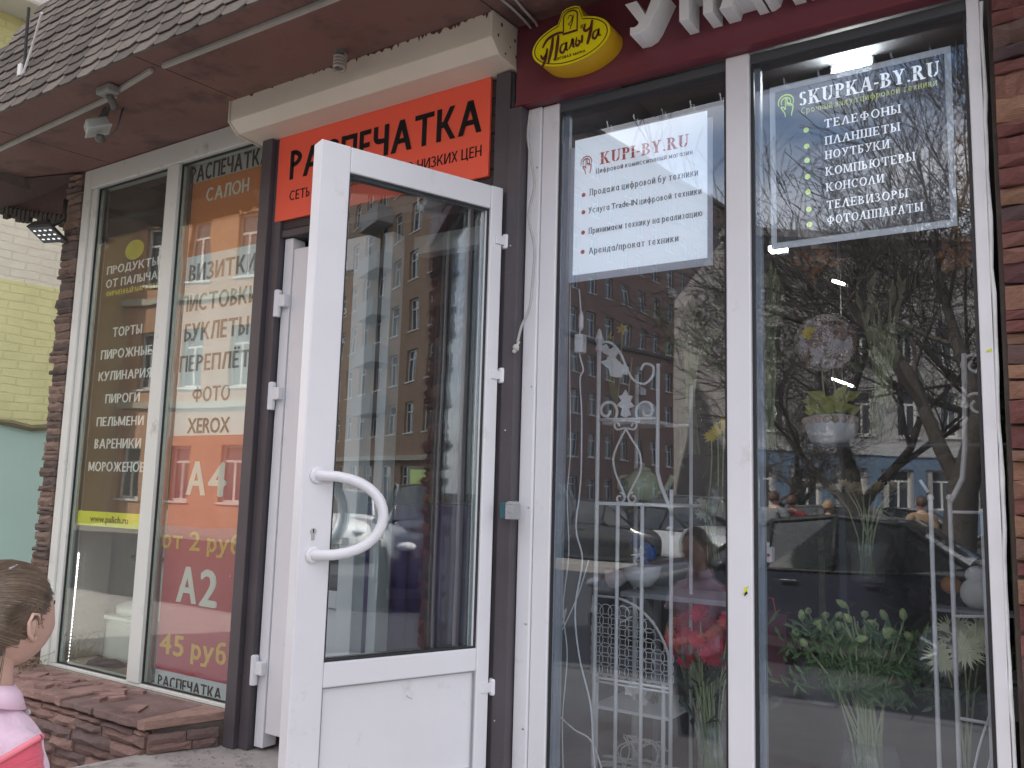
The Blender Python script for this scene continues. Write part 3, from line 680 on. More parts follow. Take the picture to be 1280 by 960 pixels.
q=MB()
for i in range(75):
    x=-3.15+1.43*r.random()**.6; dens=max(.1,(x+3.0)/1.3); hh=r.uniform(.002,.010)*(1+1.6*dens*(r.random()>.5)); ww=r.uniform(.004,.022)
    zt=3.156-r.uniform(0,.010)
    q.prism([(x-ww,zt),(x+ww,zt),(x+ww*.6,zt-hh*.6),(x+ww*.1,zt-hh),(x-ww*.5,zt-hh*.5)],-.2064-.00002*i,-.2052,'y')
o=part('paint_run',q,mat('paint_run_brown',(.13,.06,.045,1),.8,.2,20),RB); o['kind']='stuff'
q=MB(); pts=[(-3.15+i*.05,-.207+r.uniform(-.002,.002),3.157+r.uniform(-.001,.001)) for i in range(29)]; q.tube(pts,.004,6); part('sealant_seam',q,mat('sealant_brown',(.16,.1,.08,1),.8),RB)
# ============================================================ THINGS ON THE SHOP FRONT
# extruded white letters
LT=thing('letter_sign','big white raised letters on the burgundy fascia, cut off by the picture top','sign',(-.4,-.05,2.9))
letter_m=mat('white_letter_plastic',(.74,.75,.74,1),.4,.05,8); letter_s=mat('letter_side',(.5,.52,.5,1),.45,.06,8)
GL={'У':([(0,1),(.30,1),(.52,.50),(.70,1),(1.0,1),(.66,.22),(.55,.06),(.38,-.02),(.16,0),(.14,.03),(.14,.25),(.25,.22),(.33,.26),(.36,.33)],),
'П':([(0,0),(.27,0),(.27,.77),(.68,.77),(.68,0),(.95,0),(.95,1),(0,1)],),
'А':([(0,0),(.28,0),(.58,1),(.32,1)],[(.74,0),(1.02,0),(.70,1),(.44,1)],[(.24,.18),(.80,.18),(.74,.38),(.30,.38)]),
'Л':([(0,.0),(.14,0),(.28,.08),(.36,.3),(.42,.77),(.64,.77),(.64,0),(.91,0),(.91,1),(.18,1),(.12,.4),(.07,.24),(0,.22)],),
'Ы':([(0,0),(.27,0),(.27,1),(0,1)],[(.2,0),(.5,0),(.62,.1),(.66,.3),(.62,.5),(.5,.6),(.2,.6)],[(.74,0),(1,0),(1,1),(.74,1)]),
'Ч':([(0,1),(.27,1),(.27,.62),(.35,.52),(.62,.56),(.62,0),(.89,0),(.89,1),(.62,1),(.62,.78),(.3,.3),(.1,.36),(0,.56)],)}
for c_,x0,w_l in (('У',-1.201,.145),('П',-1.006,.118),('А',-.872,.135),('Л',-.742,.125),('Ы',-.612,.15),('Ч',-.45,.12),('А',-.328,.135)):
    q=MB(); z0=2.928
    for k,pl_ in enumerate(GL[c_]): q.prism([(x0+a*w_l,z0+b*.118) for a,b in pl_][::1],-.15+.0006*k,-.0515-.0003*k,'y')
    part('letter',q,letter_m,LT,bevel=.001)
# oval logo sign
LG=thing('logo_sign','yellow oval light box with brown script logo at the left end of the fascia','sign',(-1.42,-.05,2.96))
yel=mat('logo_yellow',(.82,.72,.005,1),.35,.02,3); yels=mat('logo_side_amber',(.62,.36,.015,1),.35,.06,3); brn=mat('logo_brown',(.11,.02,.015,1),.5,0)
lx,lz,la,lb=-1.411,2.9725,.156,.083
def oval(a,b,n=56,tab=0):
    ps=[]
    for i in range(n):
        t=2*math.pi*i/n; x,z=a*math.cos(t),b*math.sin(t)
        hw=.040*(1-tab*0)
        if z>0 and abs(x)<hw: z=max(z, .112-.0*b+ .018*math.sqrt(max(0,1-(x/hw)**2)) - (0 if tab==0 else tab))
        ps.append((lx+x,lz+z))
    return ps
q=MB(); q.prism(oval(la,lb),-.148,-.051,'y'); part('light_box',q,yels,LG)
q=MB(); q.prism(oval(la-.0005,lb-.0005),-.1495,-.1481,'y'); fp=part('face_plate',q,yel,LG)
def ring(outer,inner,y,name='outline',m=brn):
    q=MB(); n=len(outer); vs=[(a,y,b) for a,b in outer]+[(a,y,b) for a,b in inner]; vs+=[(a,y+.0008,b) for a,b in outer]+[(a,y+.0008,b) for a,b in inner]
    q.add(vs,[(i,(i+1)%n,n+(i+1)%n,n+i) for i in range(n)]+[(i+2*n,n*3+i,n*3+(i+1)%n,2*n+(i+1)%n) for i in range(n)]); return part(name,q,m,fp)
ring(oval(la-.009,lb-.007,tab=.006),oval(la-.0125,lb-.0105,tab=.0095),-.1506)
# tab emblem with a looped initial
tabo=[(lx-.030,lz+.030),(lx-.030,lz+.095)]+[(lx-.030*math.cos(a),lz+.095+.022*math.sin(a)) for a in [math.pi*i/8 for i in range(1,8)]]+[(lx+.030,lz+.095),(lx+.030,lz+.030)]
tabi=[(lx-.025,lz+.038),(lx-.025,lz+.094)]+[(lx-.025*math.cos(a),lz+.094+.017*math.sin(a)) for a in [math.pi*i/8 for i in range(1,8)]]+[(lx+.025,lz+.094),(lx+.025,lz+.038)]
ring(tabo,tabi,-.1512)
q=MB(); q.prism(tabi[::-1],-.1508,-.1502,'y'); part('tab_face',q,yel,fp)
def stroke(pts,wid,y=-.1515,name='script_stroke',m=brn,par=None,sc=1,ox=0,oz=0):
    # flat calligraphic stroke of varying width
    q=MB(); P2=[Vector((a*sc+ox,b*sc+oz)) for a,b in pts]
    # smooth by Catmull-Rom
    S=[]
    for i in range(len(P2)-1):
        p0=P2[max(i-1,0)];p1=P2[i];p2=P2[i+1];p3=P2[min(i+2,len(P2)-1)]
        for t in [k/6 for k in range(6)]: S.append(.5*((2*p1)+(p2-p0)*t+(2*p0-5*p1+4*p2-p3)*t*t+(3*p1-p0-3*p2+p3)*t**3))
    S.append(P2[-1]); w0=wid
    L_=[];R_=[]
    for i,p in enumerate(S):
        d=(S[min(i+1,len(S)-1)]-S[max(i-1,0)]); d=d.normalized() if d.length else Vector((1,0)); nn=Vector((-d.y,d.x))
        f=.45+.55*math.sin(math.pi*min(1,max(0,(i+1)/(len(S)+1)))); L_.append(p+nn*w0*f); R_.append(p-nn*w0*f)
    vs=[(p.x,y,p.y) for p in L_+R_]; n=len(S); vs2=[(a,y+.0006,c) for a,_,c in vs]
    q.add(vs+vs2,[(i,i+1,n+i+1,n+i) for i in range(n-1)]+[(2*n+i,2*n+n+i,2*n+n+i+1,2*n+i+1) for i in range(n-1)]); return part(name,q,m,par or fp)
SC=.0112
strokes=[ # u, P, a, l, y, ch, a drawn as brush strokes, unit = 1/24 of the oval
 ([(-11,-1),(-10,-2.6),(-9,-1)],.22),([(-8.6,.6),(-9.2,-3),(-10.6,-5.8)],.27),
 ([(-10.4,1.2),(-8.6,3.6),(-5.4,4.6),(-3.0,4.4)],.26),([(-6.6,3.8),(-7,0),(-8.2,-4.8)],.3),([(-4.6,4),(-5,0),(-5.6,-4.2)],.3),
 ([(-2,.6),(-3.4,.2),(-3.8,-1.6),(-2.8,-2.4),(-1.8,-.8),(-1.6,.8),(-1.6,-1.6),(-.9,-2)],.2),
 ([(-.6,-1.8),(.2,-.2),(.6,1.2),(.9,-1.2),(1.4,-1.6)],.2),
 ([(2,1.4),(1.8,-1),(2.6,-1.4),(3.2,-.4),(2.4,.3)],.2),([(4,1.6),(3.9,-1)],.22),
 ([(5,5),(4.6,3.2),(5.6,2.6),(7,3.6)],.24),([(7.4,5.6),(6.8,1.6),(5.8,-2)],.3),
 ([(9.2,1.8),(8,1.4),(7.7,-.2),(8.6,-.8),(9.5,.6),(9.7,2),(9.8,0),(10.6,-.3)],.2)]
for p_,w0 in strokes: stroke(p_,w0*SC*1.9,sc=SC,ox=lx+.004,oz=lz-.008)
stroke([(-1,1.5),(-.4,2.6),(.6,2),(.2,.4),(-.8,-.2),(.2,-1)],.0016,y=-.1518,sc=.011,ox=lx+.001,oz=lz+.068); stroke([(1.2,2.6),(.6,0),(-.2,-2.2)],.0018,y=-.1519,sc=.011,ox=lx+.001,oz=lz+.068)
lettering('ТОРГОВАЯ  МАРКА',(lx-.068,lz-.057,lx+.062,lz-.047),-.1512,brn,fp)
lettering('®',(lx+.040,lz+.034,lx+.055,lz+.049),-.1512,brn,fp,fitbox=True)
# grey surface raceway on the soffit
def SP(*px): return [tuple(G(a,b,3.12))[:2] for a,b in px]
def soffit_run(name,label,pts,w0,m=raceway_m,cat='cable duct',grp=None):
    t=thing(name,label,cat,(pts[0][0],pts[0][1],3.155),group=grp)
    for (x0,y0),(x1,y1) in zip(pts[:-1],pts[1:]):
        d=Vector((x1-x0,y1-y0,0)); L_=d.length; a=math.atan2(d.y,d.x); M=Matrix.Translation((x0,y0,0))@Matrix.Rotation(a,4,'Z')
        ym=(y0+y1)/2; zt_=zso(min(y0,y1))-.0005; q=MB(); q.box(0,L_,-w0,w0,zt_-.018,zt_,M); part('channel',q,m,t,bevel=.003)
        q=MB(); q.box(.002,L_-.002,-w0*.7,w0*.7,zt_-.021,zt_-.0185,M); part('cover',q,m,t)
    return t
soffit_run('cable_duct','long grey cable duct under the eave at the left, ending at the bracket',SP((-60,213),(146,117)),.009,grp='cable ducts under the eave')
soffit_run('cable_duct','short grey cable duct piece between the bracket and the soffit seam',SP((146,112),(190,85)),.009,grp='cable ducts under the eave')
soffit_run('cable_duct','grey cable duct running right from the soffit seam to above the roller box',SP((204,80),(520,-45)),.0095,grp='cable ducts under the eave')
# junction bracket
t=thing('junction_bracket','small weathered grey junction bracket at the cable duct gap under the eave','bracket',(-3.6,-.5,3.15))
jb_=G(135,114,3.10); q=MB(); q.box(jb_.x-.05,jb_.x+.05,jb_.y-.03,jb_.y+.03,3.082,3.122); part('body',q,mat('weathered_grey',(.28,.29,.26,1),.7,.25,20),t,bevel=.01)
q=MB(); q.tube([jb_+Vector((.01,.0,-.02)),jb_+Vector((0,.03,-.045)),jb_+Vector((-.01,.045,-.06))],.016,8); part('stub',q,mat('weathered_dark',(.12,.12,.11,1),.7,.2,20),t,smooth=True)
# floodlight under the eave
t=thing('floodlight','small grey rectangular floodlight hanging under the eave at the left','lamp',(-3.95,-.36,3.15))
c_=P(120,157,-.5); M=Matrix.Translation(c_)@Matrix.Rotation(R(-25),4,'Z')@Matrix.Rotation(R(24),4,'X')
q=MB(); q.prism([(-.062,-.022),(.062,-.022),(.05,.022),(-.05,.022)],-.045,.05,'y',M); part('housing',q,mat('lamp_grey',(.36,.39,.37,1),.5,.1,15),t,bevel=.006)
q=MB(); q.box(-.068,.068,-.052,.056,-.030,-.0225,M); part('bezel',q,mat('lamp_light_grey',(.5,.53,.5,1),.5,.1,15),t,bevel=.003)
q=MB(); q.tube([c_+Vector((0,0,.0)),c_+Vector((.03,.02,.06)),(c_.x+.05,c_.y+.03,3.16)],.014,8); part('bracket',q,mat('weathered_dark',(.12,.12,.11,1),.7,.2,20),t)
q=MB(); q.lathe([(.001,-.028),(.018,-.026),(.024,-.012),(.018,.004)],(c_.x+.012,c_.y+.02,c_.z-.047),14); q.tube([c_+Vector((.01,.02,-.05)),c_+Vector((.05,.03,-.055)),c_+Vector((.09,.05,-.02)),(c_.x+.10,c_.y+.07,3.158)],.004,6); part('sensor',q,mat('sensor_dark',(.11,.11,.10,1),.4),t,smooth=True)
# spiral lamp on the soffit
t=thing('spiral_lamp','dusty spiral bulb on a round socket under the soffit above the roller box','lamp',(-2.41,-.29,3.15))
c_=P(426,60,-.285); q=MB(); q.lathe([(.034,3.159),(.034,3.148),(.024,3.14),(.022,3.125)],(c_.x,c_.y,0),16); part('socket',q,mat('socket_grey',(.16,.15,.13,1),.6,.2,20),t)
q=MB(); pts=[]; top=3.126
for i in range(70):
    a=i*.42; pts.append((c_.x+.021*math.cos(a),c_.y+.021*math.sin(a),top-.062*i/69))
q.tube(pts,.0075,7); part('spiral_tube',q,mat('dusty_glass_tube',(.4,.37,.32,1),.4,.1,20),t,smooth=True)
# LED floodlight at the left end
c_=P(60,291,-.12); t=thing('floodlight','black square LED floodlight with glowing dots hanging at the far left corner','lamp',c_)
M=Matrix.Translation(c_)@Matrix.Rotation(R(18),4,'Z')@Matrix.Rotation(R(-24),4,'X')
q=MB(); q.prism([(-.088,-.01),(.088,-.01),(.05,.026),(-.05,.026)],-.075,.075,'y',M); part('housing',q,mat('lamp_black',(.035,.035,.035,1),.5),t,bevel=.004)
q=MB(); q.box(-.078,.078,-.066,.066,-.0145,-.0105,M); fr=part('lens_plate',q,mat('lens_dark',(.08,.08,.085,1),.3),t)
led_m=mat('led_glow',(1,1,1,1),.4,0,emit=((.95,.97,1,1),.45))
q=MB()
for i in range(4):
    for j in range(3): q.ell(M@Vector((-.054+i*.036,-.036+j*.036,-.0155)),(.009,.009,.003),8,5)
part('led',q,led_m,fr)
q=MB(); q.tube([c_+Vector((0,.0,.02)),c_+Vector((.02,.02,.05)),c_+Vector((.06,.05,.09)),c_+Vector((.06,.05,.2))],.011,7); part('arm',q,mat('lamp_black',(.035,.035,.035,1),.5),t,smooth=True)
# antenna bracket on the roof
t=thing('roof_bracket','small metal bracket with struts standing on the shingle roof at the top left','bracket',rp3(-4.25,.2))
a=rp3(-4.185,.27,.012); q=MB(); q.box(-.014,.014,-.012,.012,-.03,.03,Matrix.Translation(a+Vector((0,-.012,0)))); part('foot',q,iron_w,t,bevel=.002)
q=MB(); q.tube([a+Vector((.02,-.01,-.02)),a+Vector((.10,-.02,.09)),a+Vector((.24,-.06,.2))],.006,6); part('strut',q,iron_w,t)
q=MB(); q.tube([a+Vector((.02,-.005,-.02)),a+Vector((.035,-.02,.15)),a+Vector((.05,-.03,.3))],.008,6); part('strut',q,mat('lamp_black',(.035,.035,.035,1),.5),t)
# cables
def cable(name,label,pts,r,m,cat='cable',grp=None,extra=None):
    o=thing(name,label,cat,pts[0],group=grp); S=[]
    P2=[Vector(p) for p in pts]
    for i in range(len(P2)-1):
        p0=P2[max(i-1,0)];p1=P2[i];p2=P2[i+1];p3=P2[min(i+2,len(P2)-1)]
        for t_ in [k/5 for k in range(5)]: S.append(.5*((2*p1)+(p2-p0)*t_+(2*p0-5*p1+4*p2-p3)*t_*t_+(3*p1-p0-3*p2+p3)*t_**3))
    S.append(P2[-1]); q=MB(); q.tube(S,r,7); part('wire',q,m,o,smooth=True); return o
cab_m=mat('grey_cable',(.42,.41,.4,1),.5,.1,30)
pts=[P(*q_,-.064) for q_ in((663,139),(660,170),(664,200),(668,232),(661,270),(668,310),(666,350),(662,385),(652,408),(647,428))]
cb=cable('hanging_cable','grey cable hanging down beside the white window frame, knotted at its end',pts,.0052,cab_m)
q=MB(); e=P(645,434,-.066); q.ell(e,(.013,.009,.012),10,7); q.ell(e+Vector((-.006,0,-.014)),(.009,.007,.008),10,7); q.tube([e+Vector((.014,0,.02)),e+Vector((0,-.004,-.002)),e+Vector((.01,0,-.012))],.005,6); part('taped_end',q,mat('taped_end',(.5,.48,.45,1),.6,.2,30),cb,smooth=True)
for k,(l_,pp_) in enumerate((('upper thin grey cable crossing the soffit corner beside the roller box',[(640,-6),(655,12),(668,26),(672,33)]),('lower thin grey cable crossing the soffit corner beside the roller box',[(618,-8),(640,10),(655,25),(668,40)]))):
    cable('soffit_cable',l_,[tuple(G(a,b,3.14)) for a,b in pp_],.005,cab_m,grp='cables at the soffit corner')
# door contact on the post
c_=P(642,638,-.06); t=thing('door_contact','small grey and teal magnetic catch box on the dark post at the door side','catch',c_)
q=MB(); q.box(c_.x-.006,c_.x+.028,-.105,-.057,c_.z-.030,c_.z+.020); q.prism([(c_.x-.006+.017+.017*math.cos(a),c_.z+.020+.012*math.sin(a)) for a in [math.pi*i/8 for i in range(9)]],-.105,-.057,'y'); part('cover',q,mat('catch_grey',(.34,.34,.35,1),.35,.1,20),t,bevel=.002)
q=MB(); q.box(c_.x-.032,c_.x-.0075,-.098,-.057,c_.z-.028,c_.z+.026); part('magnet',q,mat('teal_dark_plastic',(.03,.11,.13,1),.4),t,bevel=.002)
q=MB(); q.ell((c_.x+.012,-.1055,c_.z-.005),(.004,.001,.004),8,5); part('screw',q,steel,t)
# yellow sticker leftovers
c_=P(932,738,-.013); t=thing('sticker','torn bright yellow sticker scrap with a dark corner on the white mullion','sticker',c_)
q=MB(); q.prism([(c_.x-.008,c_.z-.012),(c_.x+.003,c_.z-.002),(c_.x+.009,c_.z+.014),(c_.x-.002,c_.z+.008)],-.0145,-.0125,'y'); part('scrap',q,mat('acid_yellow',(.62,.68,.02,1),.6),t)
q=MB(); q.prism([(c_.x-.004,c_.z-.018),(c_.x+.007,c_.z-.008),(c_.x+.004,c_.z-.002),(c_.x-.002,c_.z-.008)],-.0155,-.0146,'y'); part('dark_corner',q,black,t)
c_=P(1236,438,-.007); q=MB(); q.prism([(c_.x-.007,c_.z-.004),(c_.x+.006,c_.z-.003),(c_.x+.008,c_.z+.004),(c_.x-.004,c_.z+.002)],-.0085,-.0065,'y'); o=part('sticker',q,mat('acid_yellow',(.62,.68,.02,1),.6)); tag(o,'tiny yellow tape scrap on the right edge frame beside the stones','sticker')
# ============================================================ PRINTS BEHIND THE GLASS
YB=.052
def sheet(name,m,TL,BR,y,t,th=.002,**k):
    a=P(*TL,y); b=P(*BR,y); q=MB(); q.box(a.x,b.x,y,y+th,b.z,a.z); return part(name,q,m,t,**k)
# (1) bakery film, left pane: white letters straight on the glass
k2=conv(.36431,0,250)
t=thing('window_lettering','white Cyrillic product list lettered on the leftmost pane, yellow strip below','lettering',P(160,500,.034))
yl=.034
for s_,bl,xr_,h__,m_,b_ in (('ПРОДУКТЫ',(366,257),543,27,white_print,.02),('ОТ ПАЛЫЧА',(363,303),540,27,white_print,.02),('ТОРТЫ',(385,470),486,31,white_print,.02),('ПИРОЖНЫЕ',(345,548),520,31,white_print,.02),('КУЛИНАРИЯ',(337,622),517,31,white_print,.02),('ПИРОГИ',(360,698),478,31,white_print,.02),('ПЕЛЬМЕНИ',(330,777),492,31,white_print,.02),('ВАРЕНИКИ',(323,853),482,33,white_print,.02),('МОРОЖЕНОЕ',(302,930),493,32,white_print,.02)):
    lettering(s_,PH(k2,bl,xr_,h__,yl),yl,m_,t,bold=b_)
ye=mat('yellow_print',(.72,.62,.05,1),.5,0)
lettering('ФИРМЕННЫЙ МАГАЗИН',PH(k2,(363,332),538,17,yl),yl,ye,t)
c_=P(168,312,yl); q=MB(); q.prism([(c_.x+.085*math.cos(a),c_.z+.055*math.sin(a)) for a in [math.pi*i/16 for i in range(32)]],yl,yl+.0015,'y'); part('oval_logo',q,mat('dull_yellow_print',(.5,.5,.04,1),.5,0),t)
lettering('Палыча',(c_.x-.06,c_.z-.015,c_.x+.06,c_.z+.02),yl-.002,ye,t,shear=.3)
a=P(100,637,yl); b=P(177,657,yl); zc=P(100,637,yl).z; q=MB(); zt=P(100,638,yl).z; zb=P(100,656,yl).z; q.box(-4.520,-3.903,yl,yl+.0015,zb,zt); stp=part('yellow_strip',q,mat('acid_yellow_film',(.75,.78,.02,1),.5,0),t)
lettering('www.palich.ru',(-4.40,zb+.022,-4.06,zb+.058),yl-.0015,mat('strip_print',(.2,.16,.02,1),.5),stp,bold=.01)
# (2) long printed banner, second pane
t=thing('window_banner','tall printed banner with grey Cyrillic service list and red price block in second pane','banner',P(250,560,YB))
x0=-3.765;x1=-3.092
def zz(px,py): return P(px,py,YB).z
zs=[zz(234,206),zz(234,232),zz(219,325),zz(208,545),zz(183,833),zz(179,866)]
cols=[('grey_band',mat('banner_grey',(.46,.48,.47,1),.5,.03)),('orange_band',mat('banner_orange',(.60,.20,.06,1),.5,.06,2)),('white_band',mat('banner_white',(.82,.85,.88,1),.5,.03)),('red_band',None),('footer_band',mat('banner_footer',(.60,.66,.74,1),.5,.03))]
# printed gradient from brick red to crimson
m=bpy.data.materials.new('banner_red_gradient'); m.use_nodes=True; nt2=m.node_tree; b_=nt2.nodes['Principled BSDF']; b_.inputs['Roughness'].default_value=.5
co=N(nt2,'ShaderNodeTexCoord'); sx=N(nt2,'ShaderNodeSeparateXYZ'); L(nt2,co.outputs['Generated'],sx.inputs[0]); cr=N(nt2,'ShaderNodeValToRGB'); cr.color_ramp.elements[0].color=(.42,.03,.075,1); cr.color_ramp.elements[1].color=(.62,.14,.09,1)
L(nt2,sx.outputs[2],cr.inputs[0]); L(nt2,cr.outputs[0],b_.inputs['Base Color'])
for (n_,m_),za,zb in zip(cols,zs[:-1],zs[1:]):
    q=MB(); q.box(x0,x1,YB,YB+.002,zb,za-.0005); part(n_,q,m_ or m,t)
yt=YB-.0018
k1=conv(.3125,0,0); k3=conv(.41667,0,560)
dg=mat('banner_dark_text',(.05,.055,.06,1),.5,0); gt=mat('banner_grey_text',(.16,.15,.13,1),.5,0); og=mat('banner_ochre_text',(.72,.42,.06,1),.5,0); wt_=mat('banner_white_text',(.74,.72,.68,1),.5,0)
for s_,bl,xr_,h__,m_,kk,b_ in (('РАСПЕЧАТКА',(762,735),1078,62,black,k1,.02),('САЛОН',(825,808),997,52,wt_,k1,.02),
  ('ВИЗИТКИ',(648,283),878,58,gt,k2,.02),('ЛИСТОВКИ',(620,388),884,56,gt,k2,.02),('БУКЛЕТЫ',(632,487),852,60,gt,k2,.02),('ПЕРЕПЛЁТ',(615,592),858,55,gt,k2,.02),('ФОТО',(660,693),788,50,gt,k2,.02),('XEROX',(642,800),787,52,dg,k2,.02),
  ('А4',(557,140),677,100,wt_,k3,.03),('А2',(528,460),650,108,wt_,k3,.03),('РАСПЕЧАТКА',(473,712),663,34,black,k3,.02)):
    lettering(s_,PH(kk,bl,xr_,h__,YB),yt,m_,t,bold=b_)
for s_,bl,xr_,h__ in(('от 2 руб',(485,298),722,56),('45 руб',(478,612),678,62)): lettering(s_,PH(k3,bl,xr_,h__,YB),yt,og,t,bold=.025)
# (3) white poster
YP=.046
t=thing('poster','white poster with red stencil heading and four bulleted lines in the middle pane','poster',P(800,250,YP))
brd=mat('poster_clear_border',(.5,.52,.56,1),.4,.05)
sheet('plastic_sleeve',brd,(712,186),(891,331),YP+.003,t)
pw=mat('poster_white_glow',(.82,.85,.88,1),.5,.02,emit=((.86,.93,1,1),.20))  # sheet glows by emission put into its colour, taken for a backlit panel
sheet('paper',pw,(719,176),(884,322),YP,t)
k5=conv(.2397,700,120); yt=YP-.0025
redp=mat('poster_red',(.68,.12,.09,1),.5,0); pg=mat('poster_dark_text',(.09,.10,.12,1),.5,0)
lettering('',PH(k5,(210,358),672,60,YP),yt,redp,t,me=serif_mesh('KUPI-BY.RU',.2,.06,True))
for s_,bl,xr_,h__ in(('Цифровой комиссионный магазин',(188,405),693,24),('Продажа цифровой бу техники',(155,520),722,33),('Услуга Trade-IN цифровой техники',(150,612),740,30),('Принимаем технику на реализацию',(150,720),743,31),('Аренда/прокат техники',(152,825),620,33)):
    lettering(s_,PH(k5,bl,xr_,h__,YP),yt,pg,t,bold=.006,serif=1)
def disc(cx,cy,r_,y,m_,t,name='bullet',n=18):
    c_=P(cx,cy,y); q=MB(); q.prism([(c_.x+r_*math.cos(2*math.pi*i/n),c_.z+r_*math.sin(2*math.pi*i/n)) for i in range(n)],y,y+.001,'y'); return part(name,q,m_,t)
for c_ in((123,516),(122,606),(120,712),(118,813)): disc(*k5(c_),.0078,yt,redp,t)
def touch_icon(cx,cy,s_,y,m1,m2,t):
    c_=P(cx,cy,y)
    def arc_(r_,a0,a1,m_,w): 
        pts=[(r_*math.cos(R(a0+(a1-a0)*i/14)),r_*math.sin(R(a0+(a1-a0)*i/14))) for i in range(15)]; stroke(pts,w,y=y,name='icon_stroke',m=m_,par=t,sc=s_,ox=c_.x,oz=c_.z)
    arc_(1.0,-25,205,m1,.10*s_); arc_(.62,-35,215,m2,.09*s_)
    for pts in([(-.08,.15),(-.08,-1.2),(-.3,-.9),(-.62,-.85),(-.35,-1.4),(-.15,-1.8),(-.1,-2.3)],[(-.08,.15),(.14,.2),(.16,-.75)],[(.16,-.5),(.38,-.42),(.42,-.85)],[(.42,-.62),(.65,-.56),(.66,-.95)],[(.66,-.75),(.9,-.78),(.88,-1.4),(.75,-1.9),(.72,-2.3)]):
        stroke(pts,.085*s_,y=y-.0002,name='icon_stroke',m=m1,par=t,sc=s_,ox=c_.x,oz=c_.z+.2*s_)
touch_icon(*k5((137,345)),.022,yt,redp,pg,t)
# (4) dark poster
t=thing('poster','dark grey poster with white stencil heading and seven green bullets in the right pane','poster',P(1080,180,YP))
sheet('clear_frame',mat('poster_pale_frame',(.74,.76,.76,1),.4,.08),(962,110),(1197,282),YP+.003,t)
a=P(962,110,YP); b=P(1197,282,YP)
pdk=mat('poster_charcoal',(.07,.066,.066,1),.5,.1); q=MB(); q.box(a.x+.018,b.x-.018,YP,YP+.002,b.z+.022,a.z-.02); part('sheet',q,pdk,t)
k6=conv(.29155,940,40)
lime=mat('poster_lime',(.55,.68,.12,1),.5,0,emit=((.55,.8,.12,1),.22)); pwt=mat('poster_text_glow',(.8,.8,.8,1),.5,0,emit=((.93,.95,1,1),.30))  # bullets and lettering carry added emission, as if backlit
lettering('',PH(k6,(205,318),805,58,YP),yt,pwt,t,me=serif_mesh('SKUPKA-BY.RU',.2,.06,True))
lettering('Срочный выкуп цифровой техники',PH(k6,(212,352),795,26,YP),yt,mat('poster_olive_text',(.55,.6,.15,1),.5,0,emit=((.6,.65,.15,1),.15)),t,bold=.006,serif=1)  # this line of print glows a little too, emission in its colour
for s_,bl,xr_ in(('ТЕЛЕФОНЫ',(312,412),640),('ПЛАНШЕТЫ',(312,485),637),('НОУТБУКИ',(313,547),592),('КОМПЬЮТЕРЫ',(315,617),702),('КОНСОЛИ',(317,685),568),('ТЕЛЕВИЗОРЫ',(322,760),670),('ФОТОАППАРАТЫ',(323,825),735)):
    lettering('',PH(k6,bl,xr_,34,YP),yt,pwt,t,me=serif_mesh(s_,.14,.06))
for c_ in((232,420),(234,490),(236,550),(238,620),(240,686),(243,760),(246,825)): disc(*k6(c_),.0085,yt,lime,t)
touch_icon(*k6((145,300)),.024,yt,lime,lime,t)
# ============================================================ ROOMS BEHIND THE GLASS
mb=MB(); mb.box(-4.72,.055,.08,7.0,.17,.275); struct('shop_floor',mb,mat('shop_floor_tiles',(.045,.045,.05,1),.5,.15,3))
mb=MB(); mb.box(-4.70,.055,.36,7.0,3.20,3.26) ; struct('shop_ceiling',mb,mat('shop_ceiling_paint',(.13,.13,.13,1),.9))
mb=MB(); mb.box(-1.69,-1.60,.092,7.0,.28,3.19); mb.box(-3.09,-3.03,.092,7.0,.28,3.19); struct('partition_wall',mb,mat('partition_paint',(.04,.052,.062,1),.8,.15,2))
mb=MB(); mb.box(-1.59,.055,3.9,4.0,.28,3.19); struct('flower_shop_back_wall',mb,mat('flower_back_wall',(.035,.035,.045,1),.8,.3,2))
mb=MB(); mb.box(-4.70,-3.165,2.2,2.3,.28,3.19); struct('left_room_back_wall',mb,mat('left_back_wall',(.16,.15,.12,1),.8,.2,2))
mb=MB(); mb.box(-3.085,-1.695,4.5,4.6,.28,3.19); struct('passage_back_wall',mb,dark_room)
# interior counter shelf that holds the flower things (behind the stand)
def shelf(name,label,x0,x1,y0,y1,z,m,th=.02):
    t=thing(name,label,'shelf',((x0+x1)/2,y0,z)); q=MB(); q.box(x0,x1,y0,y1,z-th,z); part('board',q,m,t,bevel=.003)
    q=MB()
    for x in(x0+.02,x1-.05): q.box(x,x+.025,y1-.03,y1-.005,.276,z-th-.001)
    part('upright',q,m,t); return t
shm=mat('grey_shelf',(.30,.30,.31,1),.5,.08)
yS=.62
z1=P(800,736,yS).z; shelf('shelf','pale shelf board behind the ironwork stand holding white bowls',-1.50,-1.02,yS-.14,yS+.16,z1,shm)
# ============================================================ FLOWER SHOP CONTENTS
leaf_m=mat('leaf_green',(.10,.18,.06,1),.55,.3,12,rand=.2); stem_m=mat('pale_stem',(.36,.42,.20,1),.5,.2,20); dkleaf=mat('dark_leaf',(.03,.06,.03,1),.5,.3,12)
pet_w=mat('petal_white',(.72,.69,.62,1),.6,.08); pet_y=mat('petal_yellow',(.75,.55,.04,1),.5,.1); pet_c=mat('petal_cream',(.62,.56,.36,1),.6,.15); pet_r=mat('petal_red',(.65,.02,.06,1),.6,.15,rand=.2)
pet_l=mat('petal_lilac',(.42,.34,.38,1),.6,.15); pet_o=mat('petal_orange',(.55,.2,.04,1),.6,.2); bud_g=mat('bud_green',(.45,.55,.22,1),.5,.2)
ceram=mat('white_ceramic',(.72,.70,.68,1),.2,.03); vase_m=glass_mat('vase_glass',(.82,.9,.86,1),.05,.12,0)
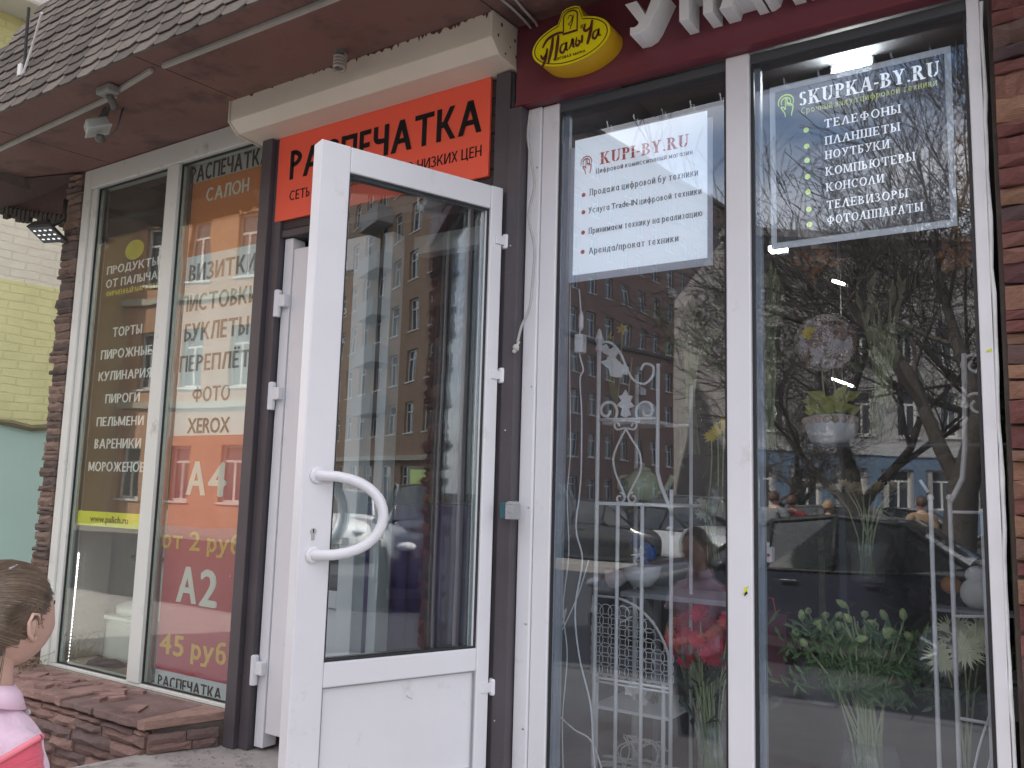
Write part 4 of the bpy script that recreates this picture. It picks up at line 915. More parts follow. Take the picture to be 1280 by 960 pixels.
def bloom(q,c,r,n,layers=2,w=.35,cup=.25,N_=Vector((0,-1,0)),seed=0):
    rr=random.Random(seed); c=Vector(c); N_=Vector(N_).normalized(); a=N_.orthogonal().normalized(); b=N_.cross(a)
    for l in range(layers):
        R_=r*(1-.28*l)
        for i in range(n):
            t=2*math.pi*(i+.5*l)/n+rr.uniform(-.1,.1); d=a*math.cos(t)+b*math.sin(t); s=N_.cross(d)
            cu=cup*(1+.8*l); e=R_*rr.uniform(.85,1.1)
            q.add([c+N_*.002*l,c+d*e*.45+s*w*e*.5+N_*cu*e*.25,c+d*e+N_*cu*e*.55,c+d*e*.45-s*w*e*.5+N_*cu*e*.25],[(0,1,2,3)])
def leafq(q,p,d,L_,w):
    d=Vector(d).normalized(); s=d.cross(Vector((0,1,0))); s=s.normalized() if s.length>.01 else Vector((1,0,0)); p=Vector(p); nn=d.cross(s)*.08*L_
    q.add([p,p+d*L_*.45+s*w+nn,p+d*L_,p+d*L_*.45-s*w+nn],[(0,1,2,3)])
def bez(a,b,bend): 
    a=Vector(a);b=Vector(b); m_=(a+b)/2+Vector(bend); return [a.lerp(m_,t/3).lerp(m_.lerp(b,t/3),t/3) for t in range(4)]
# ---- white iron plant stand (left)
YI=.30
def II(px,py,y=YI): return P(px,py,y)
def spline(pts,k=5):
    P2=[Vector(p) for p in pts]; S=[]
    for i in range(len(P2)-1):
        p0=P2[max(i-1,0)];p1=P2[i];p2=P2[i+1];p3=P2[min(i+2,len(P2)-1)]
        for t_ in [j/k for j in range(k)]: S.append(.5*((2*p1)+(p2-p0)*t_+(2*p0-5*p1+4*p2-p3)*t_*t_+(3*p1-p0-3*p2+p3)*t_**3))
    return S+[P2[-1]]
def spiral(c,r0,r1,a0,a1,n=22): return [c+Vector(((r0+(r1-r0)*i/n)*math.cos(R(a0+(a1-a0)*i/n)),0,(r0+(r1-r0)*i/n)*math.sin(R(a0+(a1-a0)*i/n)))) for i in range(n+1)]
xl,xr=II(745,700).x,II(822,560).x; xr2=II(839,700).x; zfl=.278
T1=thing('plant_stand','tall white wrought iron plant stand with leaf scrolls behind the middle pane','plant stand',(xl,YI,zfl))
def ip(name,q,**k): return part(name,q,iron_w,T1,smooth=True,**k)
ztop=II(748,440).z
for (x,y,zt) in((xl,YI,ztop),(xl+.02,YI+.30,ztop-.05)):
    q=MB(); q.tube([(x,y,zfl),(x,y,zt)],.0085,8); ip('post',q)
q=MB(); zt=ztop; q.lathe([(.009,zt),(.016,zt+.01),(.010,zt+.03),(.018,zt+.045),(.012,zt+.065),(.006,zt+.085),(.001,zt+.092)],(xl,YI,0),12); ip('finial',q)
q=MB(); zsh=II(780,628).z; q.tube([(xr,YI,II(820,455).z),(xr,YI,II(822,590).z),(xr+.015,YI,II(828,608).z),(xr2,YI,II(838,640).z),(xr2,YI,zfl)],.0075,8); ip('post',q)
q=MB(); q.tube([(xr2,YI,II(838,612).z),(xr2,YI,II(838,645).z)],.0075,8); q.tube([(xr+.01,YI+.30,II(826,470).z),(xr+.01,YI+.30,zfl)],.0075,8); ip('post',q)
q=MB(); q.tube(spline([II(748,430),II(762,428),(II(775,441)),II(784,462),II(792,475),II(805,480),II(816,470),II(816,458),II(806,455),II(801,463)]),.005,7); ip('scroll',q)
# cast acanthus leaf
def plate(pts,y,t_=.006): 
    q=MB(); q.prism([(p[0],p[1]) for p in pts],y-t_,y+t_,'y'); return q
lf=[(752,432),(758,430),(762,437),(768,433),(774,440),(769,447),(777,455),(786,459),(784,469),(778,467),(777,472),(770,472),(763,470),(761,461),(750,452),(758,450),(761,445),(754,441)]
q=plate([(II(a,b).x,II(a,b).z) for a,b in lf][::-1],YI,.005); part('cast_leaf',q,iron_w,T1,bevel=.002)
for (c_,n_) in(((759,514),1),((808,514),-1)):
    q=MB(); c0=II(*c_); q.tube(spline([II(782,526)]+[tuple(v) for v in spiral(c0,.046,.010,-60 if n_>0 else 240,(-60+430) if n_>0 else 240-430,20)],3),.0058,7); ip('scroll',q)
lf=[(782,487),(786,494),(791,495),(788,502),(793,508),(786,511),(789,519),(782,522),(776,519),(778,511),(771,507),(777,501),(773,495),(778,494)]
q=plate([(II(a,b).x,II(a,b).z) for a,b in lf][::-1],YI,.005); part('cast_leaf',q,iron_w,T1,bevel=.002)
zb=II(780,524).z; q=MB(); q.tube([(xl,YI,zb),(xr,YI,zb)],.006,7); q.tube([(xl,YI+.3,zb),(xr,YI+.3,zb)],.005,7); ip('cross_bar',q)
q=MB(); q.tube(spline([II(775,533),II(771,528),II(768,532),II(772,537),II(782,536),II(776,548),II(767,570),II(769,590),II(778,612),II(782,622)]),.0042,6); ip('scroll',q)
q=MB(); q.tube(spline([II(789,533),II(793,528),II(796,532),II(792,537),II(783,536),II(789,548),II(799,565),II(801,586),II(792,606),II(784,622)]),.0042,6); ip('scroll',q)
for s_ in(-1,1): q=MB(); q.tube(spiral(II(783+s_*8,623),.022,.008,90,90+s_*380,16),.004,6); ip('scroll',q)
q=MB(); q.box(xl,xr2,YI-.006,YI+.30,zsh-.012,zsh); part('shelf_plate',q,iron_w,T1,bevel=.002)
for px in(771,802): x=II(px,750).x; q=MB(); q.tube([(x,YI,zfl),(x,YI,zsh-.012)],.0075,8); ip('upright_bar',q)
zq=II(780,852,YI).z; q=MB(); q.tube([(xl,YI,zq),(xr2,YI,zq)],.005,6); q.tube([(xl,YI,zq-.014),(xr2,YI,zq-.014)],.004,6); ip('cross_bar',q)
# ---- lattice back of a chair with ring pattern
t=thing('lattice_chair','white metal chair back of interlaced rings with arched top behind the stand bars','chair',(II(790,800,.42).x,.42,zfl))
y_=.42; cx0,cx1=II(741,790,y_).x,II(836,790,y_).x; zb_=II(790,848,y_).z; zt_=II(770,747,y_).z; hh=zt_-zb_
def arch(x): u=(x-cx0)/(cx1-cx0); return zb_+hh*(1 if u<.25 else math.sqrt(max(0,1-((u-.25)/.80)**2)))
q=MB(); q.tube([(cx0,y_,zb_)]+[(cx0+(cx1-cx0)*i/20,y_,arch(cx0+(cx1-cx0)*i/20)) for i in range(21)]+[(cx1,y_,zb_),(cx0,y_,zb_)],.005,6); part('rim',q,iron_w,t,smooth=True)
q=MB(); s_=.036; r_=.026
i=0
x=cx0+s_*.5
while x<cx1:
    z=zb_+s_*.5
    while z+r_<arch(x):
        q.tube([(x+r_*math.cos(a),y_+.002*((i)%2),z+r_*math.sin(a)) for a in [2*math.pi*k/14 for k in range(15)]],.0017,5,cap=False); z+=s_; i+=1
    x+=s_
o=part('ring_lattice',q,iron_w,t,smooth=True); o['kind']='stuff'
q=MB()
for x in(cx0+.02,cx1-.02):
    for yy in(y_,y_+.36): q.tube([(x,yy,zb_-.0 if yy==y_ else zb_-.12),(x,yy,zfl)],.008,7)
part('leg',q,iron_w,t,smooth=True)
q=MB(); q.box(cx0,cx1,y_,y_+.36,zb_-.13,zb_-.118); part('seat',q,iron_w,t)
# bowls, jar, teapot, blue bag
def bowl(name,label,px,py,y,r_,h_,m_,cat='bowl',grp=None):
    c=P(px,py,y); t=thing(name,label,cat,c,group=grp); q=MB(); q.lathe([(r_*.35,0),(r_*.5,.006),(r_*.85,h_*.45),(r_,h_),(r_*.95,h_),(r_*.8,h_*.5),(r_*.4,.015)],c,20); part('body',q,m_,t,smooth=True); return t
bowl('bowl','left white ceramic bowl with pinkish tint on the shelf board',764,734,.62,.085,.075,mat('pink_ceramic',(.62,.5,.48,1),.3,.1))
bowl('bowl','right white ceramic bowl on the shelf board beneath the blue bag',802,734,.60,.08,.085,ceram)
c=P(804,690,.66); t=thing('bag','crumpled bright blue plastic bag above the right white bowl','bag',c)
q=MB(); rr=random.Random(5); q.ell(c,(.05,.04,.04),12,9,fn=lambda d:1+rr.uniform(-.25,.25)); q.ell(c+Vector((-.03,0,.04)),(.03,.02,.035),10,8,fn=lambda d:1+rr.uniform(-.25,.2)); part('film',q,mat('blue_plastic',(.01,.16,.55,1),.3,.2,20),t)
c=P(803,625,.46); t=thing('teapot','pale green glazed teapot with spout on the stand shelf','teapot',c)
q=MB(); q.lathe([(.04,0),(.06,.01),(.078,.045),(.07,.08),(.04,.105),(.03,.112)],c,20); part('body',q,mat('celadon_glaze',(.28,.36,.22,1),.2,.12,10),t,smooth=True)
q=MB(); q.tube(spline([c+Vector((.06,0,.03)),c+Vector((.10,0,.05)),c+Vector((.125,0,.095))]),.012,8); part('spout',q,mat('celadon_glaze',(.28,.36,.22,1),.2),t,smooth=True)
q=MB(); q.lathe([(.034,.112),(.03,.122),(.008,.128),(.01,.138),(.004,.144)],c,14); part('lid',q,mat('celadon_glaze',(.28,.36,.22,1),.2),t,smooth=True)
q=MB(); q.tube(spline([c+Vector((-.05,0,.09)),c+Vector((-.095,0,.085)),c+Vector((-.10,0,.045)),c+Vector((-.06,0,.02))]),.007,7); part('handle',q,mat('celadon_glaze',(.28,.36,.22,1),.2),t,smooth=True)
c=P(805,528,.46); t=thing('jar','round glass jar with white cover on the upper crossbar shelf','jar',c)
q=MB(); q.lathe([(.03,0),(.05,.012),(.058,.04),(.045,.062),(.04,.07)],c,18); part('body',q,mat('milky_glass',(.5,.52,.52,1),.2),t,smooth=True)
q=MB(); q.box(c.x-.13,c.x+.10,.36,.56,c.z-.014,c.z-.002); part('tray',q,iron_w,t)
# wicker basket at the bottom
c=P(795,985,.45); t=thing('basket','whitewashed wicker basket with curly twigs at the bottom of the middle pane','basket',c)
q=MB()
for k in range(9): 
    z=c.z-.06+k*.014; rr_=.16+.012*k
    q.tube([(c.x+rr_*math.cos(a),c.y+rr_*.6*math.sin(a),z+.004*math.sin(a*9+k*3)) for a in [2*math.pi*i/30 for i in range(31)]],.006,5,cap=False)
part('weave',q,mat('whitewashed_wicker',(.5,.48,.45,1),.7,.2,20),t,smooth=True)
q=MB(); rr=random.Random(3)
for k in range(7): b0=c+Vector((rr.uniform(-.1,.1),0,.05)); q.tube(spline([b0,b0+Vector((rr.uniform(-.04,.08),0,.08)),b0+Vector((rr.uniform(-.06,.1),0,.13)),b0+Vector((rr.uniform(0,.14),0,.10))]),.003,5)
part('twig',q,mat('whitewashed_wicker',(.5,.48,.45,1),.7),t,smooth=True)
# white blossom twig
c=P(795,872,.34); t=thing('blossom_sprig','small white blossom sprig tied to the lower bars of the stand','flowers',c)
q=MB()
for k in range(7): bloom(q,c+Vector((rnd.uniform(-.03,.03),rnd.uniform(-.01,.01),rnd.uniform(-.04,.05))),.022,5,2,.8,.4,(rnd.uniform(-.5,.5),-1,rnd.uniform(-.3,.3)),k)
part('blossom',q,pet_w,t)
q=MB(); q.tube([c+Vector((0,.01,.05)),c+Vector((.01,.01,-.06))],.003,5); part('twig',q,stem_m,t)
# cables and power adapter
wcab=mat('white_cable',(.66,.66,.66,1),.4)
cable('power_cable','white cable with a power adapter hanging inside the middle pane',[P(a,b,.11) for a,b in((724,362),(726,390),(725,412),(724,440),(729,462),(725,475),(727,520),(726,600),(720,660),(728,700),(719,760),(724,820),(738,880),(742,940),(748,1000))],.003,wcab,grp='white cables inside the middle pane')
c=P(726,430,.11); t=thing('power_adapter','small white power adapter brick on the hanging white cable','adapter',c); q=MB(); q.box(c.x-.017,c.x+.017,.09,.125,c.z-.034,c.z+.034); part('body',q,ceram,t,bevel=.004); q=MB(); q.lathe([(.004,.0),(.009,.01),(.009,.05),(.004,.07)],(c.x,.11,c.z+.05),10); part('strain_relief',q,ceram,t)
cable('power_cable','thin white cable hanging closest to the window jamb inside the middle pane',[P(a,b,.09) for a,b in((713,350),(712,450),(713,560),(709,620),(711,690),(704,760),(709,820),(703,900),(705,990))],.0022,wcab,grp='white cables inside the middle pane')
cable('power_cable','white cable slanting across the lower left of the middle pane',[P(a,b,.13) for a,b in((736,700),(722,745),(701,790),(708,760))]+[P(690,800,.13)],.0022,wcab,grp='white cables inside the middle pane')
cable('power_cable','white cable looping low across the stand foot in the middle pane',[P(a,b,.16) for a,b in((697,893),(718,912),(738,925),(752,960),(760,1000))],.0028,wcab,grp='white cables inside the middle pane')
# daffodils
c=P(760,560,.62); t=thing('daffodils','bunch of yellow daffodils on long green stems behind the iron stand','flowers',c)
q=MB(); s_=MB(); f_=MB()
for i,(a,b) in enumerate(((738,421),(759,421),(766,420),(778,411),(790,447))):
    p=P(a,b,.55)
    if i in(0,1,3): bloom(q,p,.028,6,1,.55,.15,(rnd.uniform(-.4,.4),-1,.1),i); q.lathe([(.006,0),(.010,.012)],p+Vector((0,-.012,0)),8,ax='y')
    s_.tube(bez(c+Vector((rnd.uniform(-.02,.02),0,-.1)),p,(rnd.uniform(-.04,.04),0,0)),.003,5)
    for k in range(5): leafq(f_,c.lerp(p,rnd.uniform(.2,.5)),(rnd.uniform(-.3,.3),rnd.uniform(-.3,.1),1),rnd.uniform(.15,.28),.012)
part('bloom',q,pet_y,t); part('stem',s_,stem_m,t); part('leaf',f_,leaf_m,t)['kind']='stuff'
q=MB(); q.lathe([(.035,-.22),(.045,-.2),(.04,-.1),(.05,-.06)],c,14); part('vase',q,vase_m,t,smooth=True)
# generic bouquet maker: root at neck, vase below, heads around
def bouquet(name,label,neck,heads,stemfoot,vase=None,leafn=20,leaf=leaf_m,headfn=None,headm=pet_w,cat='flowers',seed=1,lr=.05,spread=.08,stems=None,stemr=.003):
    rr=random.Random(seed); neck=Vector(neck); stemfoot=Vector(stemfoot); t=thing(name,label,cat,stemfoot)
    q=MB()
    for h in heads: q.tube(bez(stemfoot+Vector((rr.uniform(-.03,.03),rr.uniform(-.03,.03),0)),h,(neck-(stemfoot+Vector(h))/2)*.7+Vector((rr.uniform(-.01,.01),0,0))),stemr,5)
    for k in range(stems or 0): a=stemfoot+Vector((rr.uniform(-.05,.05),rr.uniform(-.04,.04),0)); q.tube([a,neck+Vector((rr.uniform(-.025,.025),rr.uniform(-.02,.02),0)),neck+Vector((rr.uniform(-spread,spread),rr.uniform(-.05,.05),rr.uniform(.08,.2)))],stemr,5)
    part('stem',q,stem_m,t,smooth=True)['kind']='stuff'
    q=MB(); 
    for i,h in enumerate(heads): headfn(q,Vector(h),i)
    part('bloom',q,headm,t)['kind']='stuff'
    q=MB()
    for k in range(leafn): 
        p=neck+Vector((rr.gauss(0,spread),rr.gauss(0,.04),rr.uniform(-.08,.16))); leafq(q,p,(rr.gauss(0,.6),rr.gauss(0,.4),rr.uniform(.2,1)),rr.uniform(.5,1.3)*lr,lr*.12)
    part('leaf',q,leaf,t)['kind']='stuff'
    if vase: q=MB(); q.lathe(vase,stemfoot,18); part('vase',q,vase_m,t,smooth=True)
    return t
rr=random.Random(21)
vz=lambda r0,r1,h:[(r0*.9,-.02),(r0,-.01),(r0*.9,h*.5),(r1,h)]
# orchids top right of middle pane
hd=[P(858+rr.gauss(0,14),395+rr.gauss(0,18),.9) for _ in range(16)]
bouquet('orchid_bunch','bunch of small white orchids over a sheaf of green stems in the middle pane',P(862,440,.9),hd,P(862,568,.9),vz(.045,.06,.2),60,headfn=lambda q,h,i:bloom(q,h,.03,5,1,.8,.2,(rr.uniform(-.5,.5),-1,rr.uniform(-.4,.4)),i),headm=mat('orchid_white',(.5,.45,.46,1),.6,.2),seed=3,lr=.13,spread=.06,stems=26,stemr=.004)
hd=[P(897,538,.7),P(905,530,.72),P(889,545,.7)]
bouquet('daisies','few pale yellow daisies in a glass beside the window mullion, middle pane',P(895,570,.7),hd,P(893,640,.7),vz(.03,.04,.1),12,headfn=lambda q,h,i:bloom(q,h,.034,14,2,.3,.2,(0,-1,.2),i),headm=pet_y,seed=5,lr=.05)
hd=[P(890+rr.gauss(0,10),632+rr.gauss(0,6),.8) for _ in range(7)]
bouquet('cream_flowers','low bunch of cream flowers above the red carnations beside the mullion',P(892,645,.8),hd,P(892,700,.8),vz(.03,.05,.1),14,headfn=lambda q,h,i:bloom(q,h,.026,8,2,.6,.4,(rr.uniform(-.5,.5),-1,.3),i),headm=pet_c,seed=6,lr=.05)
def carn(q,h,i):
    for k in range(3): bloom(q,h+Vector((rr.uniform(-.01,.01),-.005*k,rr.uniform(-.01,.01))),.036,11,3,.6,.5,(rr.uniform(-.5,.5),-1,rr.uniform(-.1,.8)),i*3+k)
hd=[P(a,b,.55+rr.uniform(-.05,.1)) for a,b in((842,800),(852,780),(862,772),(858,795),(878,783),(888,778),(893,795),(902,788),(905,808),(893,824),(870,800),(845,812),(912,775),(920,800),(868,815),(880,805),(858,825),(900,830),(875,765),(888,815))]
bouquet('red_carnations','bunch of red carnations on long stems low in the middle pane',P(885,880,.6),hd,P(895,1010,.6),vz(.07,.09,.3),70,leaf=dkleaf,headfn=carn,headm=pet_r,seed=7,lr=.09,spread=.09,stems=40)
# ---- right pane
hd=[P(968+rr.gauss(0,6),365+rr.gauss(0,10),.8) for _ in range(6)]
bouquet('wheat_sheaf','sheaf of long pale green stems at the left edge of the right pane',P(960,440,.8),hd,P(955,560,.8),vz(.05,.05,.16),14,headfn=lambda q,h,i:leafq(q,h,(0,0,1),.08,.012),headm=stem_m,seed=9,lr=.10,spread=.03,stems=24,stemr=.0055)
c=P(1033,428,.62); t=thing('flower_ball_topiary','round ball of pale pink and white chrysanthemums on sticks over a white pot','flowers',c)
q=MB(); q2=MB()
for i in range(190):
    a=rr.uniform(0,2*math.pi); zc=rr.uniform(-1,1); s_=math.sqrt(1-zc*zc); d=Vector((s_*math.cos(a),-abs(s_*math.sin(a)),zc)) if i%4 else Vector((s_*math.cos(a),s_*math.sin(a),zc)); bloom(q if i%3 else q2,c+d*.100*rr.uniform(.9,1.05),.026,8,2,.5,.4,d,i)
part('bloom',q,mat('chrysanthemum_blush',(.80,.70,.68,1),.7,.2),t); part('bloom',q2,mat('chrysanthemum_brown_pink',(.36,.24,.2,1),.7,.25),t)
q=MB(); bloom(q,c+Vector((-.035,-.10,.02)),.03,10,2,.5,.3,(0,-1,.1),3); part('bloom',q,pet_y,t)
q=MB(); q.ell(c,(.07,.07,.07),14,10); part('foam_core',q,mat('foam_green',(.2,.2,.14,1),.9),t)
pc=P(1040,556,.62); q=MB(); 
for d in(-.02,.02): q.tube([c+Vector((d,0,-.07)),pc+Vector((d,0,.10))],.004,6)
part('stick',q,stem_m,t)
q=MB(); q.lathe([(.062,0),(.075,.01),(.092,.06),(.092,.09),(.082,.10),(.078,.105),(.07,.10)],pc,24); part('pot',q,ceram,t,smooth=True)
for k in range(7): q.ell((0,0,0),(.001,.001,.001),3,2)
q=MB()
for k in range(9): a=R(200+k*18); q.ell(pc+Vector((.09*math.cos(a),.09*math.sin(a),.085)),(.014,.008,.014),9,6)
part('pot_button',q,mat('tan_button',(.5,.36,.28,1),.5),t)
q=MB()
for k in range(34): leafq(q,pc+Vector((rr.uniform(-.07,.07),rr.uniform(-.06,0),rr.uniform(.10,.16))),(rr.gauss(0,1),rr.uniform(-.8,0),rr.uniform(-.2,.8)),rr.uniform(.05,.10),.02)
part('leaf',q,mat('yellow_green_leaf',(.36,.36,.07,1),.5,.3,20),t)['kind']='stuff'
# shelf the pots stand on
zS=pc.z-.002; shelf('shelf','dark glass shelf carrying the pots and vases in the right pane',-.80,.04,.55,.95,zS,mat('dark_glass_shelf',(.05,.07,.08,1),.15),.012)
hd=[P(1105+rr.gauss(0,16),388+rr.gauss(0,14),.72) for _ in range(10)]
bouquet('long_stems','large sheaf of pale long-stemmed greens in a glass vase in the right pane',P(1105,470,.72),hd,P(1105,553,.72),vz(.06,.075,.14),10,headfn=lambda q,h,i:leafq(q,h,(rr.gauss(0,.3),0,1),.09,.012),headm=mat('dry_leaf',(.3,.3,.16,1),.6,.2),seed=12,lr=.09,spread=.05,stems=64,stemr=.0048)
for i,(a,b,n_) in enumerate(((1022,325,'left'),(1198,315,'right'))):
    c=P(a,b,.95); t=thing('autumn_leaves','cluster of rusty orange autumn leaves hanging at the %s below the dark poster'%n_,'decoration',c); q=MB()
    for k in range(36): leafq(q,c+Vector((rr.gauss(0,.035),rr.gauss(0,.03),rr.gauss(0,.035))),(rr.gauss(0,1),rr.gauss(0,1),rr.gauss(-.3,1)),rr.uniform(.03,.06),.016)
    part('leaf',q,pet_o,t)['kind']='stuff'; q=MB(); q.tube([c,(c.x+.02,c.y,3.2)],.002,4); part('string',q,stem_m,t)
# row of roses
hd=[P(1045+k*9+rr.uniform(-3,3),612+rr.uniform(-6,5),.8+rr.uniform(-.05,.05)) for k in range(10)]
def rose(q,h,i):
    for l in range(3): bloom(q,h,.030*(1-.2*l),7,2,.8,.9,(rr.uniform(-.3,.3),-1,.9),i*3+l)
bouquet('cream_roses','row of cream and peach roses low behind the glass in the right pane',P(1085,630,.8),hd,P(1085,720,.8),vz(.06,.08,.12),30,leaf=dkleaf,headfn=rose,headm=mat('rose_peach',(.5,.42,.24,1),.6,.25,25),seed=14,lr=.05,spread=.09)
# big lily bunch
hd=[P(a,b,.52+rr.uniform(-.07,.07)) for a,b in((1002,776),(1010,765),(1018,784),(1030,786),(1052,788),(1065,778),(1080,768),(1093,803),(1098,781),(1008,808),(1040,792),(1120,790),(1070,800),(1030,770),(1085,795),(1015,797),(1060,760),(1108,775),(1130,775),(1045,772),(995,795),(1112,800),(1140,800))]
def lily(q,h,i):
    d=Vector((rr.gauss(0,.5),-.6,rr.uniform(.1,1))).normalized(); a=d.orthogonal().normalized(); b=d.cross(a)
    n=6; r_=.012
    rings=[(0,.004),(.018,.013),(.036,.011),(.05,.003)]
    vs=[h+d*z+(a*math.cos(2*math.pi*k/n)+b*math.sin(2*math.pi*k/n))*rad for z,rad in rings for k in range(n)]
    q.add(vs,[(j*n+k,j*n+(k+1)%n,(j+1)*n+(k+1)%n,(j+1)*n+k) for j in range(3) for k in range(n)])
bouquet('lily_bunch','big bunch of green lily buds with dark leaves, stems in a vase, right pane',P(1080,850,.52),hd,P(1090,1010,.52),[(.10,-.05),(.10,.0),(.095,.14),(.075,.20)],680,leaf=mat('lily_leaf',(.11,.20,.07,1),.45,.35,14),headfn=lily,headm=bud_g,seed=15,lr=.06,spread=.11,stems=60)
q=MB(); 
# pale chrysanthemum heads by the right stand
hd=[P(1205,812,.40),P(1218,800,.44),P(1180,822,.46),P(1192,790,.5),P(1230,790,.5)]
bouquet('spider_chrysanthemums','pale yellow spider chrysanthemums behind the bars at the right edge',P(1205,860,.45),hd,P(1210,1000,.45),None,40,leaf=dkleaf,headfn=lambda q,h,i:[bloom(q,h,.062,30,3,.16,.25,(0,-1,.1),i)],headm=mat('spider_cream',(.85,.84,.55,1),.6,.15),seed=17,lr=.09)
# right iron stand
t=thing('plant_stand','white wrought iron plant stand with curls at the right edge of the right pane','plant stand',P(1190,960,.22))
y_=.22
def W_(a,b): return P(a,b,y_)
zf=.278
q=MB(); q.tube([W_(1205,442),W_(1206,500),W_(1206,560),W_(1203,598),W_(1192,620),W_(1187,628)],.0075,8); part('post',q,iron_w,t,smooth=True)
for a,b in((1187,622),(1228,640),(1163,622)):
    p=W_(a,b); q=MB(); q.tube([p,(p.x,p.y,zf)],.0065,8); q.ell(p,(.010,.010,.010),8,6); part('bar',q,iron_w,t,smooth=True)
for c_,r_ in(((1219,456),.036),((1222,506),.04)):
    q=MB(); q.tube(spiral(W_(*c_),r_,.012,190,190-430,24),.005,6); part('scroll',q,iron_w,t,smooth=True)
for (a,b),(c_,d_) in (((1190,640),(1240,641)),((1160,615),(1150,600)),((1200,898),(1246,906)),((1190,770),(1240,771))):
    q=MB(); q.tube([W_(a,b),W_(c_,d_)],.005,6); part('cross_bar',q,iron_w,t,smooth=True)
for lb_,pts in (('longer white cable slanting down at the right edge of the right pane',[(1242,880),(1225,930),(1215,975)]),('shorter lower white cable slanting down beside the right edge frame',[(1246,925),(1238,950),(1230,985)])): cable('power_cable',lb_,[P(a,b,.12) for a,b in pts],.003,wcab,grp='slanting cables in the right pane')
c=P(1222,742,.5); t=thing('plush_toy','white and orange round plush figurine on the right stand shelf','toy',c); q=MB(); q.ell(c,(.05,.04,.05),14,10); q.ell(c+Vector((.0,0,.055)),(.035,.03,.03),12,8); part('body',q,pet_w,t,smooth=True); q=MB(); q.ell(c+Vector((-.075,.01,.02)),(.03,.03,.03),12,8); part('orange_ball',q,mat('dull_orange',(.42,.16,.03,1),.6),t,smooth=True); q=MB(); q.box(c.x-.13,c.x+.12,.45,.56,c.z-.06,c.z-.05); part('base_board',q,shm,t)
c=P(962,810,.6); t=thing('gift_bag','dark maroon gift bag at the lower left of the right pane','bag',c); q=MB(); q.prism([(c.x-.07,c.z-.12),(c.x+.065,c.z-.12),(c.x+.075,c.z+.13),(c.x-.08,c.z+.13)],.56,.64,'y'); part('body',q,mat('maroon_paper',(.10,.012,.03,1),.5),t,bevel=.004); q=MB(); q.tube([c+Vector((-.03,-.02,.13)),c+Vector((-.02,-.02,.18)),c+Vector((.02,-.02,.18)),c+Vector((.03,-.02,.13))],.003,5); part('handle',q,pet_r,t)
c=P(959,692,.5); t=thing('canister','white plastic canister with red marks beside the mullion in the right pane','canister',c); q=MB(); q.box(c.x-.022,c.x+.022,.48,.52,c.z-.03,c.z+.025); part('body',q,ceram,t,bevel=.006); q=MB(); q.lathe([(.01,.025),(.01,.04)],c,10); part('cap',q,ceram,t); q=MB(); q.ell((c.x-.006,.479,c.z-.004),(.008,.001,.008),8,5); q.ell((c.x+.01,.479,c.z-.004),(.006,.001,.006),8,5); part('mark',q,pet_r,t)
# lamps inside
lamp_hot=mat('lamp_glow',(1,1,1,1),.4,0,emit=((.95,.98,1,1),60)); 
c=P(1064,87,.9); t=thing('spotlight','glaring white LED floodlight inside, above the heading of the dark poster','lamp',c)
M=Matrix.Translation(c)@Matrix.Rotation(R(-20),4,'X'); q=MB(); q.box(-.085,.085,.0,.05,-.055,.055,M); part('housing',q,mat('lamp_grey',(.36,.39,.37,1),.5),t,bevel=.004)
q=MB(); q.box(-.068,.068,-.004,-.001,-.040,.040,M); part('led_panel',q,lamp_hot,t); q=MB(); q.tube([c+Vector((0,.03,.05)),(c.x,c.y+.03,3.2)],.008,6); part('bracket',q,steel,t)
warm=mat('warm_tube_glow',(1,1,1,1),.4,0,emit=((1,.95,.86,1),12))
tl=thing('tube_light','small glowing ceiling tube below the lower left corner of the dark poster','lamp',P(971,313,1.6),group='tube lamps on the shop ceiling')
q=MB(); a=P(962,312,1.6); b=P(982,312,1.6); q.box(a.x,b.x,1.58,1.64,a.z-.012,a.z+.012); part('tube',q,warm,tl); q=MB(); q.box(a.x,b.x,1.59,1.63,a.z+.0125,3.2); part('mount',q,steel,tl)
for (a,b,y_,l_,w_) in ((1048,353,1.8,'thin glowing ceiling lamp seen through the orange leaves',.03),(1053,478,2.4,'slim warm lamp glowing behind the flower ball pot',.06),(863,352,1.7,'slim glowing lamp beneath the white poster corner',.09)):
    c=P(a,b,y_); t=thing('tube_light',l_,'lamp',c,group='tube lamps on the shop ceiling'); M=Matrix.Translation(c)@Matrix.Rotation(R(24),4,'Y'); q=MB(); q.box(-w_,w_,-.01,.01,-.006,.006,M); part('tube',q,warm,t); q=MB(); q.tube([c,(c.x,c.y,3.2)],.003,5); part('cord',q,steel,t)
c=P(1203,185,.8)
for k,(pa,pb) in enumerate((((1192,132),(1214,235)),((1192,190),(1208,262)))):
    a=P(*pa,.7+.1*k); b=P(*pb,.45+.1*k); t=thing('wooden_batten','%s pale wooden batten slanting inside beside the dark poster'%('upper','lower')[k],'batten',a); q=MB(); dd=(b-a).normalized(); sx_=Vector((.022,0,0)); q.add([a-sx_,a+sx_,b+sx_,b-sx_]+[v+Vector((0,.03,.015)) for v in(a-sx_,a+sx_,b+sx_,b-sx_)],[(0,1,2,3),(7,6,5,4),(0,4,5,1),(1,5,6,2),(2,6,7,3),(3,7,4,0)]); part('plank',q,mat('pale_wood',(.55,.38,.22,1),.6,.2,20,emit=((1,.7,.4,1),.0)),t)
